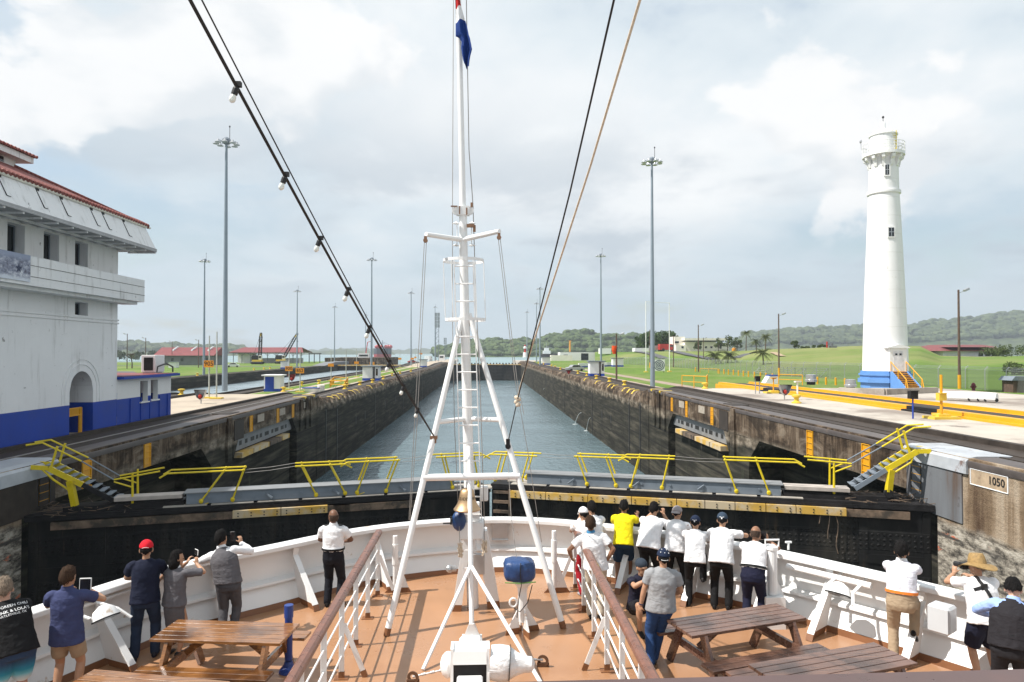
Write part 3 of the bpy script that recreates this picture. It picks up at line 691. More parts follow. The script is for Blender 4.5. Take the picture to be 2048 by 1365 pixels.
    for k, o_ in enumerate((V((0, 0, 0)), off)):
        m = MB(); m.bar(kn + o_, mid + o_, .09, .20); m.bar(top + o_, kn + o_, .09, .16); m.build('upper_stringer', MT['yellow'], st)
        m = MB(); m.bar(mid + o_, low + o_, .09, .17); m.build('lower_stringer', MT['dark'] if left else MT['gray'], st)
        a, b, c_ = sp(52, dy(891, 854)), sp(85, dy(886, 856)), sp(163, dy(923, 894)); e = sp(228, dy(960, 928))
        r = MB(); r.tube([a + o_, b + o_, c_ + o_], .033, 8); r.build('handrail', MT['yellow'], st)
        r = MB(); r.tube([c_ + o_, e + o_], .026, 8); r.build('lower_handrail', MT['gray'], st)
        r = MB(); r.tube([e + o_, sp(320, dy(943, 920)) + o_], .033, 8); r.tube([e + o_ + V((0, 0, -.08)), sp(265, dy(975, 945)) + o_], .03, 8); r.tube([sp(265, dy(946, 925)) + o_, sp(265, dy(1012, 988)) + o_], [.036, .05], 8); r.build('landing_rail', MT['yellow'], st)
        r = MB(); r.bar(sp(115, dy(893, 862)) + o_, sp(100, dy(942, 910)) + o_, .07, .07); r.build('post', MT['yellow'], st)
    for k in range(10):
        t = k / 9; c0 = kn.lerp(low, t) + V((0, 0, .10)); m = MB(); m.bar(c0, c0 + off, .22, .03); m.build('tread', MT['gray'], st)
    m = MB(); m.bar(sp(140, dy(962, 940)), sp(150, dy(1012, 984)), .2, .2); m.build('support_arm', MT['yellow'], st)
    m = MB(); m.tube([sp(85, dy(940, 908)), sp(107, dy(960, 925)), sp(140, dy(982, 950))], .04, 8); m.build('brace', MT['yellow'], st)
    m = MB(); m.lathe([(.16, -.1), (.16, .1)], sp(150, dy(1020, 987)), 12, axis=n_); m.build('pivot', MT['dark'], st)
    # drift rubbish lying at the hinge end
    m = MB(); rng = random.Random(5 + left)
    for k in range(70):
        p = pt(rng.uniform(.2, 3.6), rng.uniform(-.15, 1.6), zt + rng.uniform(.12, .26)); a = rng.uniform(0, 6.28); l = rng.uniform(.2, .9)
        m.bar(p, p + V((math.cos(a) * l, math.sin(a) * l, rng.uniform(-.06, .1))), .02, .02)
    o = m.build('driftwood', MT['timber'], base=pt(2, .5, zt)); o['kind'] = 'stuff'
    if not left:
        m = MB()
        for q in range(3):
            p0 = pt(3.6 + q * .25, -.2, fz - .05); pts = [p0 + V((math.sin(k * .9 + q) * .12 + k * .05, -.05, -k * .28)) for k in range(7 - 2 * q)]
            m.tube(pts, .016, 5)
        m.build('hanging_root', MT['timber'], g)
    # dark ribbed mitre post
    if not left:
        m = MB()
        for k in range(18): blk(m, L - .85, L - .15, -.14, -.04, zt - .3 - k * .42, zt - .18 - k * .42)
        blk(m, L - .95, L - .85, -.2, 0, -10, zt - .1); m.build('mitre_rib', MT['timber'], g)

# folded second gates lying in their wall recesses
for sgn, X, zb, lab in ((1, XR, -.70, 'grey folded gate lying in the right wall recess'), (-1, XL, -.98, 'grey folded gate lying in the left wall recess')):
    g = thing('folded_gate', lab, 'lock gate', (X + sgn * 1.2, 55.5, 0))
    def xx(d): return X + sgn * d
    m = MB(); m.bx(xx(.5), xx(2.2), 48.7, 62.8, -9.4, zb - 1.1); m.build('leaf', MT['lock'], g)
    m = MB(); m.bx(xx(.34), xx(2.2), 48.7, 62.8, zb - 1.08, zb - .12); m.build('top_girder', P('dull grey girder%d' % sgn, (.20, .205, .21), .6, var=.2, scale=1.5, dirt=(.07, .05, .04), dirt_scale=.4), g)
    rng = random.Random(4)
    y = 49.6
    while y < 62: 
        w = rng.choice((.5, .8, 1.0)); m = MB(); m.bx(xx(.33), xx(.4), y, y + w, zb - .78, zb - .48); y += w + rng.choice((.4, .7)); m.build('slot', MT['ink'], g)
    for a, b in ((48.9, 51.2), (51.4, 55.0), (55.3, 58.3), (58.6, 60.6)):
        m = MB(); m.bx(xx(-.12), xx(.48), a, b, zb - 1.55, zb - 1.2); m.build('fender_board', MT['fyellow'] if a != 55.3 else MT['timber'], g)
# far gate across the end of the chamber
g = thing('lock_gate', 'far dark lock gate closing the end of the chamber', 'lock gate', (0, 322, -8))
m = MB(); m.extrude([(XL, 318, -9), (0, 323, -9), (XR, 318, -9), (XR, 320, -9), (0, 325, -9), (XL, 320, -9)], (0, 0, 8.1)); m.build('leaf', MT['gate'], g)
m = MB(); m.extrude([(XL, 317.8, -.88), (0, 322.8, -.88), (XR, 317.8, -.88), (XR, 319.4, -.88), (0, 324.4, -.88), (XL, 319.4, -.88)], (0, 0, .35)); m.build('walkway', MT['fyellow'], g)
m = MB()
for k in range(23): m.bx(-15.8 + k * 1.42, -15.2 + k * 1.42, 319.5, 320.3, -.5, .1)
m.build('post', MT['timber'], g)
g = thing('lock_gate', 'far dark gate at the end of the other water lane', 'lock gate', (-47, 300, -8))
m = MB(); m.bx(XF, XC, 300, 302, -9, -.9); m.build('leaf', MT['gate'], g)
m = MB(); m.bx(XF, XC, 299.8, 301, -.88, -.4); m.build('walkway', MT['fyellow'], g)
# thin water jets from the drain holes of the right wall
for i, (px0, py0, px1, py1) in enumerate(((1163, 826, 1150, 849), (1181, 836, 1173, 862), (1089, 778, 1083, 792))):
    a = onx(px0, py0, XR - .05); b = onz(px1, py1, WZ + .02); m = MB()
    pts = [V((lerp(a.x, b.x, t), lerp(a.y, b.y, t), a.z - (a.z - b.z) * t * t)) for t in (0, .2, .4, .6, .8, 1)]
    m.tube(pts, [.025, .03, .035, .04, .05, .07], 6); m.lathe([(.01, .03), (.45, .02), (.45, 0)], b, 12)
    tag(m.build('water_jet', P('foam', (.55, .60, .60), .5) if i == 0 else bpy.data.materials['foam'], base=b), ['middle bright water jet spouting from the right wall', 'fainter water jet to the right of the bright one', 'farthest small water jet from the right wall'][i], 'water jet', 'water jets from the right lock wall')
# ================================================================ control house on the left quay
XB = -20.4
def house():
    pc = onx(233, 854, XB); Y0 = pc.y; zb = ZL; Yn = 12.0
    zblue = onx(233, 799, XB).z; ztop = onx(231, 500, XB).z + .4
    h = thing('control_house', 'white control house with royal blue base and red tile roof', 'building', ((XB - 5), 26, zb))
    def Yp(px): return onx(px, 700, XB).y
    def Zp(px, py): return onx(px, py, XB).z
    holes = []
    for a, b, t, bt in ((12, 47, 447, 505), (85, 116, 466, 520), (148, 174, 484, 532), (149, 175, 605, 631), (-60, -25, 425, 488)):
        holes.append((Yp(a), Yp(b), Zp((a + b) / 2, bt), Zp((a + b) / 2, t)))
    ya, yb = Yp(140), Yp(187); zbase = zb; zspr = Zp(163, 790) ; ztp = Zp(163, 743)
    zspr = ztp - (yb - ya) / 2
    def wall(m, X, y0, y1, z0, z1, rects, arch=None):
        br = {y0, y1}
        for r in rects: br |= {r[0], r[1]}
        if arch: br |= {arch[0] + (arch[1] - arch[0]) * k / 14 for k in range(15)}
        br = sorted(b for b in br if y0 <= b <= y1)
        for a, b in zip(br[:-1], br[1:]):
            if b - a < 1e-5: continue
            mid = (a + b) / 2; gaps = [(r[2], r[3], r[2], r[3]) for r in rects if r[0] < mid < r[1]]
            if arch and arch[0] < mid < arch[1]:
                c = (arch[0] + arch[1]) / 2; rr = (arch[1] - arch[0]) / 2
                f = lambda y: arch[2] + math.sqrt(max(rr * rr - (y - c) ** 2, 0)); gaps.append((z0, f(a), z0, f(b)))
            gaps.sort(); za, zb_ = z0, z0
            for g in gaps + [(z1, z1, z1, z1)]:
                pa, pb, ta, tb = za, zb_, g[0], g[2]
                if ta > pa + 1e-4 or tb > pb + 1e-4:
                    cut = zblue
                    if pa < cut < max(ta, tb) and pb < cut:
                        m.mi = 1; m.quad((X, a, pa), (X, b, pb), (X, b, cut), (X, a, cut)); m.mi = 0; m.quad((X, a, cut), (X, b, cut), (X, b, tb), (X, a, ta))
                    else:
                        m.mi = 1 if max(ta, tb) <= cut + .01 else 0; m.quad((X, a, pa), (X, b, pb), (X, b, tb), (X, a, ta))
                za, zb_ = g[1], g[3]
        m.mi = 0
    m = MB(); wall(m, XB, Yn, Y0, zb, ztop, holes, (ya, yb, zspr))
    # other sides
    for mi, a, b in ((1, zb, zblue), (0, zblue, ztop)):
        m.mi = mi
        m.quad((XB, Y0, a), (-30.3, Y0, a), (-30.3, Y0, b), (XB, Y0, b)); m.quad((-30.3, Yn, a), (-30.3, Y0, a), (-30.3, Y0, b), (-30.3, Yn, b)); m.quad((XB, Yn, a), (-30.3, Yn, a), (-30.3, Yn, b), (XB, Yn, b))
    # reveals of the openings
    D = .42
    m.mi = 0
    for y0, y1, z0, z1 in holes:
        for q in (((XB, y0, z0), (XB, y1, z0), (XB - D, y1, z0), (XB - D, y0, z0)), ((XB, y0, z1), (XB, y1, z1), (XB - D, y1, z1), (XB - D, y0, z1)), ((XB, y0, z0), (XB, y0, z1), (XB - D, y0, z1), (XB - D, y0, z0)), ((XB, y1, z0), (XB, y1, z1), (XB - D, y1, z1), (XB - D, y1, z0))): m.quad(*q)
    c = (ya + yb) / 2; rr = (yb - ya) / 2; DA = 1.5
    arc = [(c - rr * math.cos(math.pi * k / 14), zspr + rr * math.sin(math.pi * k / 14)) for k in range(15)]
    m.strip([(XB, y, z) for y, z in arc], [(XB - DA, y, z) for y, z in arc])
    for y in (ya, yb):
        for mi, a, b in ((1, zb, zblue), (0, zblue, zspr)): m.mi = mi; m.quad((XB, y, a), (XB, y, b), (XB - DA, y, b), (XB - DA, y, a))
    m.mi = 0
    m.build('wall', [MT['bldgwhite'], MT['bluewall']], h)
    for y0, y1, z0, z1 in holes:                      # windows
        fr = MB(); X = XB - D
        fr.bx(X - .05, X, y0, y1, z0, z0 + .06); fr.bx(X - .05, X, y0, y1, z1 - .06, z1); fr.bx(X - .05, X, y0, y0 + .06, z0 + .06, z1 - .06); fr.bx(X - .05, X, y1 - .06, y1, z0 + .06, z1 - .06); fr.bx(X - .05, X, (y0 + y1) / 2 - .03, (y0 + y1) / 2 + .03, z0 + .06, z1 - .06)
        w = fr.build('window', MT['gray'], h); g = MB(); g.bx(X - .09, X - .06, y0, y1, z0, z1); g.build('pane', MT['glass'], w)
    # door inside the arch, arch moulding, yellow gate
    bk = MB(); bk.bx(XB - DA - .1, XB - DA, ya - .05, yb + .05, zb, ztp + .1); bk.build('back_wall', MT['shedgray'], h)
    dr = MB(); dr.bx(XB - DA, XB - DA + .06, ya + .25, yb - .9, zb + .1, zb + 2.35); d_ = dr.build('door', MT['shedgray'], h)
    pn = MB(); pn.bx(XB - DA + .06, XB - DA + .08, ya + .45, yb - 1.1, zb + 1.15, zb + 2.15); pn.build('pane', MT['glass'], d_)
    for e, r2 in ((.10, rr + .36), (.05, rr + .62)):
        mo = MB(); A = [(c - r2 * math.cos(math.pi * k / 20), zspr + r2 * math.sin(math.pi * k / 20)) for k in range(21)]
        A = [(A[0][0], zblue + .02)] + A + [(A[-1][0], zblue + .02)]
        for (y0, z0), (y1, z1) in zip(A[:-1], A[1:]): mo.bar((XB + .012, y0, z0), (XB + .012, y1, z1), .07, .03, up=(1, 0, 0))
        mo.build('arch_moulding', MT['bldgwhite'], h)
    gt = MB()
    for y in (ya + .15, (ya + yb) / 2 + .3, yb - .6): gt.bx(XB - .33, XB - .25, y, y + .08, zb, zb + 1.35)
    for z in (.95, 1.3): gt.bx(XB - .32, XB - .26, ya + .15, yb - .55, zb + z, zb + z + .07)
    for k in range(22): gt.bx(XB - .3, XB - .28, ya + .25 + k * (yb - ya - .9) / 22, ya + .29 + k * (yb - ya - .9) / 22, zb + 1.0, zb + 1.3)
    tag(gt.build('barrier_gate', MT['amber'], base=(XB - .3, c, zb)), 'amber barrier gate standing in the arched doorway', 'gate')
    # string courses
    m = MB()
    for z in (Zp(232, 641), Zp(232, 647)): m.bx(XB - .02, XB + .05, Yn, Y0 + .05, z - .035, z + .035); m.bx(-30.3, XB + .05, Y0, Y0 + .05, z - .035, z + .035)
    m.build('string_course', MT['bldgwhite'], h)
    # balcony
    XO = XB + 1.1; z0 = onx(288, 605, XO).z; z1 = onx(288, 561, XO).z; YO = onx(289, 600, XO).y
    b = MB(); b.bx(-31.4, XO, Yn, YO, z0, z0 + .25); b.bx(XO - .18, XO, Yn, YO, z0 + .252, z1); b.bx(-31.4, XO - .182, YO - .18, YO, z0 + .252, z1); b.bx(XB + .01, XO - .25, Yn, YO - .3, z0 - .16, z0 - .003); b.build('balcony', MT['bldgwhite'], h)
    m = MB()
    for t in (.30, .68): m.bx(XO, XO + .014, Yn, YO + .012, z0 + (z1 - z0) * t, z0 + (z1 - z0) * t + .018)
    m.build('groove', MT['dark'], h)
    # banner hung on the balcony
    bt = onx(30, 560, XO + .05).z; tp = onx(30, 505, XO + .05).z; ye = onx(61, 540, XO + .05).y
    mt, t, p = newmat('printed harbour banner'); co = t.add('ShaderNodeTexCoord').outputs['Object']; x_, y_, z_ = t.sep(co)[0:3]
    n = t.noise(t.vmath('MULTIPLY', co, (1, 1, 1.6)), 1.9, 9, .7)
    cc = t.ramp(n, [(.38, (.06, .06, .10)), (.5, (.25, .27, .36)), (.6, (.62, .64, .70))])
    cc = t.mix(t.smooth(z_, .75, 1.05), cc, (.26, .30, .42)); cc = t.mix(t.smooth(t.math('ADD', z_, t.math('MULTIPLY', n, .8)), .62, .45), cc, (.62, .66, .74))
    setin(t, p, c=cc, r=.5)
    bn = thing('banner', 'blue grey printed photo banner hanging on the white balcony', 'banner', (XO + .05, (ye + Yn) / 2, bt))
    m = MB(); m.bx(XO + .03, XO + .05, ye - 5.5, ye, bt, tp); m.build('sheet', mt, bn)
    m = MB(); sy, sz = ye - .75, bt + .5
    star = [(sy + .2 * math.cos(math.pi / 2 + k * math.pi / 5) * (1 if k % 2 == 0 else .45), sz + .2 * math.sin(math.pi / 2 + k * math.pi / 5) * (1 if k % 2 == 0 else .45)) for k in range(10)]
    m.extrude([(XO + .055, y, z) for y, z in star], (.006, 0, 0)); m.build('star_mark', MT['navy'], bn)
    # eaves: sloping fascia, coffered soffit, gutters
    X1, X2 = XB + 1.65, XB + 1.05; zf0 = onx(314, 503, X1).z; zf1 = onx(291, 456, X2).z; YE1 = onx(314, 500, X1).y; YE2 = onx(291, 456, X2).y
    m = MB(); m.quad((X1, Yn, zf0), (X1, YE1, zf0), (X2, YE2, zf1), (X2, Yn, zf1)); m.quad((X1, YE1, zf0), (-32, YE1, zf0), (-31.4, YE2, zf1), (X2, YE2, zf1))
    m.build('fascia', MT['bldgwhite'], h)
    m = MB(); m.bx(-32, X1 - .003, Yn, YE1 - .003, zf0 - .06, zf0 + .12)
    s = m.build('soffit', P('soffit grey', (.36, .36, .37), .8, var=.1), h)
    m = MB(); y = YE1
    while y > Yn: m.bx(XB + .05, X1 - .05, y - .10, y, zf0 - .14, zf0 - .062); y -= 1.15
    m.bx(XB + .5, XB + .62, Yn, YE1, zf0 - .145, zf0 - .061); m.build('soffit_rib', MT['bldgwhite'], s)
    sl = (X2 - X1) / (zf1 - zf0)
    for px_ in (22, 97, 144, 203, 226, 266):
        y = onx(px_, 420, X1).y
        m = MB(); m.bar((X2 + .03, y, zf1 - .05), (X2 - sl * .85 + .05, y, zf1 - .9), .022, .03); m.bar((X2 - sl * .85 + .05, y, zf1 - .9), (X2 - sl * .85 + .05, y + .25, zf1 - .9), .022)
        m.box((X2 + .03, y + .1, zf1 - .1), (.08, .22, .12)); m.build('drain', MT['dark'], h)
    m = MB(); m.tube([(X2 + .05, Yn, zf1 + .05), (X2 + .05, YE2 + .4, zf1 + .05)], .07, 8); m.build('gutter', MT['cream'], h)
    # hipped tile roof and roof lantern
    e = 4.75; sp = .50; zr = zf1 + e * sp
    m = MB(); A = [(X2 + .12, Yn - 4, zf1 + .06), (X2 + .12, YE2 + .12, zf1 + .06), (-31.5, YE2 + .12, zf1 + .06)]; B = [(X2 + .12 - e, Yn - 4, zr), (X2 + .12 - e, YE2 + .12 - e, zr), (-31.5 + e, YE2 + .12 - e, zr)]
    m.quad(A[0], A[1], B[1], B[0]); m.quad(A[1], A[2], B[2], B[1]); m.quad(A[2], (-31.5, Yn - 4, zf1 + .06), (-31.5 + e, Yn - 4, zr), B[2])
    r = m.build('roof', MT['redtile'], h)
    for q in (1, 2): m = MB(); m.tube([A[q], B[q]], .12, 8); m.build('hip_tile', MT['redtile'], r)
    m = MB(); yy = YE2
    while yy > Yn + 2:
        for q in (0,): m.tube([(X2 + .17, yy, zf1 + .11), (X2 - .5, yy, zf1 + .11 + .31)], .085, 6)
        yy -= .27
    m.build('eaves_tile', MT['redtile'], r)
    XT, YT = X2 + .12 - e + .25, YE2 + .12 - e + .2
    m = MB(); m.bx(-31.5 + e, XT, Yn, YT, zr - .5, zr + .2); lan = m.build('lantern_wall', MT['bldgwhite'], h)
    m = MB()
    for k in range(6): m.bx(XT, XT + .02, YT - 2.5 - k * 2.4, YT - .9 - k * 2.4, zr - .1, zr + .16)
    m.build('window', MT['glass'], lan)
    m = MB(); m.bx(-31.5 + e - .6, XT + .55, Yn, YT + .55, zr + .202, zr + .5); m.build('lantern_fascia', MT['bldgwhite'], h)
    m = MB(); a, b2, cc_ = (XT + .65, Yn, zr + .51), (XT + .65, YT + .65, zr + .51), (-31.5 + e - .7, YT + .65, zr + .51)
    m.quad(a, b2, (XT - 2.4, YT - 2.4, zr + 1.3), (XT - 2.4, Yn, zr + 1.3)); m.quad(b2, cc_, (XT - 2.41, YT - 2.4, zr + 1.3), (XT - 2.4, YT - 2.4, zr + 1.3))
    yy = YT + .6
    while yy > Yn + 4: m.tube([(XT + .7, yy, zr + .55), (XT + .1, yy, zr + .71)], .08, 6); yy -= .28
    m.build('lantern_roof', MT['redtile'], h)
    # annex
    Y1 = onx(342, 831, XB).y; za = onx(342, 752, XB).z; zbl2 = onx(342, 786, XB).z
    a = thing('annex_hut', 'low white and blue annex with flat red roof beside control house', 'building', (XB - 2.5, (Y0 + Y1) / 2, zb))
    hs = [(Yp(282), Yp(297), Zp(290, 803), Zp(290, 762)), (Yp(303), Yp(317), Zp(310, 799), Zp(310, 760))]
    zblue = zbl2
    m = MB(); wall(m, XB - .02, Y0 + .06, Y1, zb, za, hs)
    for mi, q0, q1 in ((1, zb, zbl2), (0, zbl2, za)): m.mi = mi; m.quad((XB - .02, Y1, q0), (XB - 5, Y1, q0), (XB - 5, Y1, q1), (XB - .02, Y1, q1))
    m.mi = 0
    for y0, y1, q0, q1 in hs:
        X = XB - .02
        for q in (((X, y0, q0), (X, y1, q0), (X - .3, y1, q0), (X - .3, y0, q0)), ((X, y0, q1), (X, y1, q1), (X - .3, y1, q1), (X - .3, y0, q1)), ((X, y0, q0), (X, y0, q1), (X - .3, y0, q1), (X - .3, y0, q0)), ((X, y1, q0), (X, y1, q1), (X - .3, y1, q1), (X - .3, y1, q0))): m.quad(*q)
    m.build('wall', [MT['wallwhite'], MT['bluewall']], a)
    for y0, y1, q0, q1 in hs:
        f = MB(); f.bx(XB - .4, XB - .32, (y0 + y1) / 2 - .04, (y0 + y1) / 2 + .04, q0, q1); f.bx(XB - .1, XB + .08, y0 - .08, y1 + .08, q0 - .08, q0 - .003); w = f.build('window', MT['wallwhite'], a)
        g = MB(); g.bx(XB - .46, XB - .42, y0, y1, q0, q1); g.build('pane', MT['glass'], w)
    m = MB(); m.bx(XB - 5.4, XB + .35, Y0 + .06, Y1 + .5, za + .002, za + .16); m.build('roof_edge', MT['bluewall'], a)
    m = MB(); m.bx(XB - 5.3, XB + .25, Y0 + .06, Y1 + .4, za + .163, za + .19); m.build('roof', MT['redroof'], a)
    for y in (Yp(262), Yp(283), Yp(301), Yp(320), Yp(336)): m = MB(); m.bx(XB - .02, XB + .03, y - .04, y + .04, zb, zbl2 - .05); m.build('pilaster', MT['bluewall'], a)
    # air conditioner on the annex roof
    p = onx(306, 745, XB - 1.2); ac = thing('air_conditioner', 'white box air conditioner on the red annex roof', 'air conditioner', (p.x, p.y, za + .19))
    m = MB(); m.box((p.x, p.y, za + .80), (.9, 1.3, 1.1)); m.box((p.x, p.y, za + .22), (.8, 1.2, .06)); m.build('casing', MT['wallwhite'], ac, bevel=.02)
    m = MB(); m.bx(p.x - .28, p.x + .3, p.y - .67, p.y - .651, za + .36, za + 1.2); m.build('grille', MT['dark'], ac)
    m = MB(); m.tube([(p.x + .7, p.y - 1.0, za + .25), (p.x + .7, p.y - .9, za + .6), (p.x + .7, p.y + .3, za + .8), (p.x + .7, p.y + 1.3, za + .55), (p.x + .7, p.y + 1.3, za + .2)], .05, 8); m.build('hose', MT['black'], ac)
house()

# ================================================================ lighthouse
def lighthouse():
    D = 75.0; k = D / FPX; P0 = at(1771, 777, D); z0 = ZR; cx, cy = P0.x, P0.y
    Z = lambda py: at(1771, py, D).z
    L = thing('lighthouse', 'tall tapering white lighthouse on a pale blue plinth', 'lighthouse', (cx, cy, z0))
    oct_ = lambda r: [(cx + r * math.cos(math.pi / 8 + i * math.pi / 4), cy + r * math.sin(math.pi / 8 + i * math.pi / 4)) for i in range(8)]
    m = MB(); m.prism(oct_(45 * k), z0 - .1, Z(765)); m.prism(oct_(50 * k), Z(765) + .003, Z(757)); m.prism(oct_(46 * k), Z(757) + .003, Z(751)); m.prism(oct_(48.5 * k), Z(751) + .003, Z(747)); m.prism(oct_(45 * k), Z(747) + .003, Z(742)); m.build('plinth', MT['lightblue'], L)
    prof = [(41.5, 742), (40.5, 700), (38.5, 640), (36, 570), (33, 500), (30, 430), (28, 391)]
    m = MB(); m.lathe([(r * k, Z(y)) for r, y in prof] + [(30.5 * k, Z(390)), (31 * k, Z(387)), (30.5 * k, Z(384)), (27.6 * k, Z(383)), (27 * k, Z(350)), (26.6 * k, Z(322)), (28 * k, Z(318)), (31 * k, Z(316))], (cx, cy, 0), 40)
    m.build('shaft', streaky('lighthouse white', (.80, .80, .80), (.62, .61, .59), (.42, .38, .33), .52, .74, .6, 3.2), L, smooth=True)
    m = MB(); m.lathe([(31 * k, Z(316)), (38.5 * k, Z(315)), (38.5 * k, Z(309)), (20 * k, Z(309))], (cx, cy, 0), 40, cap=False); m.build('gallery', MT['white'], L)
    for i in range(12):
        a = i * math.pi / 6; d = V((math.cos(a), math.sin(a), 0)); m = MB(); o = V((cx, cy, 0))
        side = V((-d.y, d.x, 0)) * .16
        pr = [(27 * k, Z(316)), (37 * k, Z(316)), (36 * k, Z(322)), (31 * k, Z(326)), (30 * k, Z(331)), (28.5 * k, Z(337)), (27 * k, Z(338))]
        m.extrude([o + d * r + V((0, 0, z)) - side for r, z in pr], side * 2); m.build('bracket', MT['white'], L)
    m = MB()
    for z in (Z(303), Z(297), Z(290)): m.tube([(cx + 37.8 * k * math.cos(t * math.pi / 16), cy + 37.8 * k * math.sin(t * math.pi / 16), z) for t in range(33)], .035, 5)
    for t in range(24): a = t * math.pi / 12; q = (cx + 37.8 * k * math.cos(a), cy + 37.8 * k * math.sin(a)); m.tube([(*q, Z(309)), (*q, Z(289))], .03, 5)
    m.build('gallery_railing', MT['white'], L)
    m = MB(); m.lathe([(25 * k, Z(309)), (24.5 * k, Z(274)), (26.5 * k, Z(273)), (26.5 * k, Z(271)), (16 * k, Z(263)), (5 * k, Z(258)), (4.2 * k, Z(255)), (4.2 * k, Z(247)), (2.5 * k, Z(245)), (.3 * k, Z(244))], (cx, cy, 0), 32); m.build('lantern', MT['white'], L, smooth=True)
    m = MB(); m.tube([(cx, cy, Z(245)), (cx, cy, Z(236))], .03, 5); m.ell((cx, cy, Z(235)), (.12, .12, .14), 8); m.build('finial', MT['dark'], L)
    toc = (V((0, 0, 0)) - V((cx, cy, 0))).normalized(); ang = math.atan2(toc.y, toc.x)
    def on(px, py, r): a = ang + math.asin(max(-1, min(1, (px - 1771) * k / r))); return a
    for px, py, w, hh, r in ((1777, 347, 7, 20, 27.2 * k), (1783, 470, 10, 17, 31.8 * k)):
        a = on(px, py, r); d = V((math.cos(a), math.sin(a), 0)); sd_ = V((-d.y, d.x, 0)); c = V((cx, cy, 0)) + d * (r + .02)
        m = MB(); rot = Matrix((sd_, d, V((0, 0, 1)))).transposed(); m.box(c + V((0, 0, Z(py))), ((w + 4) * k, .16, (hh + 5) * k), rot); f = m.build('window', MT['white'], L)
        g = MB(); g.box(c + d * .085 + V((0, 0, Z(py))), (w * k, .02, hh * k), rot); g.build('pane', MT['glass'], f)
        g = MB(); g.box(c + d * .1 + V((0, 0, Z(py))), (.05, .02, hh * k), rot); g.box(c + d * .102 + V((0, 0, Z(py))), (w * k, .02, .05), rot); g.build('glazing_bar', MT['metal'], f)
    a = ang + .50; d = V((math.cos(a), math.sin(a), 0)); sd_ = V((-d.y, d.x, 0)); rot = Matrix((sd_, d, V((0, 0, 1)))).transposed(); o = V((cx, cy, 0))
    zt = Z(742); m = MB(); w = 1.75
    m.box(o + d * 2.15 + V((0, 0, (zt + Z(697)) / 2)), (w, .7, Z(697) - zt), rot)
    m.extrude([o + d * 1.7 + sd_ * s + V((0, 0, z)) for s, z in ((-1.15, Z(697) + .003), (1.15, Z(697) + .003), (1.15, Z(695)), (0, Z(690)), (-1.15, Z(695)))], d * .95); pt_ = m.build('porch', MT['white'], L)
    m = MB(); m.box(o + d * 2.51 + V((0, 0, (zt + Z(703)) / 2)), (1.0, .03, Z(703) - zt), rot); dd = m.build('door', P('door grey white', (.62, .62, .64), .5), pt_)
    m = MB()
    for s in (-.22, .22): m.box(o + d * 2.53 + sd_ * s + V((0, 0, Z(709))), (.22, .02, .2), rot)
    m.build('pane', MT['glass'], dd)
    n = 10; dep = 2.6; st0 = o + d * 2.5
    m = MB()
    for i in range(n):
        z = lerp(zt - .05, z0 + .15, i / (n - 1)); m.box(st0 + d * (.12 + i * dep / n) + V((0, 0, z)), (1.45, .30, .06), rot)
    st = m.build('stair', MT['amber'], L)
    m = MB()
    for s in (-.8, .8):
        m.extrude([st0 + sd_ * (s - .06) + V((0, 0, z0 - .02)), st0 + sd_ * (s - .06) + V((0, 0, zt)), st0 + sd_ * (s - .06) + d * .2 + V((0, 0, zt)), st0 + sd_ * (s - .06) + d * (dep + .2) + V((0, 0, z0 + .1)), st0 + sd_ * (s - .06) + d * (dep + .2) + V((0, 0, z0 - .02))], sd_ * .12)
    m.build('stringer', MT['lightblue'], st)
    for s in (-.8, .8):
        m = MB(); m.tube([st0 + sd_ * s + V((0, 0, zt + 1.0)), st0 + sd_ * s + d * (dep + .2) + V((0, 0, z0 + 1.0)), st0 + sd_ * s + d * (dep + .5) + V((0, 0, z0))], .045, 6)
        for t in (0, .5, 1): m.tube([st0 + sd_ * s + d * (dep + .1) * t + V((0, 0, lerp(zt, z0, t))), st0 + sd_ * s + d * (dep + .1) * t + V((0, 0, lerp(zt, z0, t) + 1.0))], .04, 6)
        m.build('handrail', MT['amber'], st)
    a2 = ang + .9; q = o + V((math.cos(a2), math.sin(a2), 0)) * 25 * k
    m = MB()
    for s in (-.2, .2): m.tube([q + V((s, 0, Z(309))), q + V((s, 0, Z(268)))], .04, 5)
    for t in range(8): m.tube([q + V((-.2, 0, lerp(Z(309), Z(268), t / 8))), q + V((.2, 0, lerp(Z(309), Z(268), t / 8)))], .03, 5)
    m.build('ladder', MT['yellow'], L)
    q = o + RIGHT * (-38 * k); m = MB(); m.tube([q + V((.3, 0, Z(299))), q + V((-.35, 0, Z(299))), q + V((-.4, 0, Z(283)))], .03, 5); m.ell(q + V((-.4, 0, Z(284))), (.14, .14, .2), 8); m.build('wind_gauge', MT['metal'], L)
lighthouse()
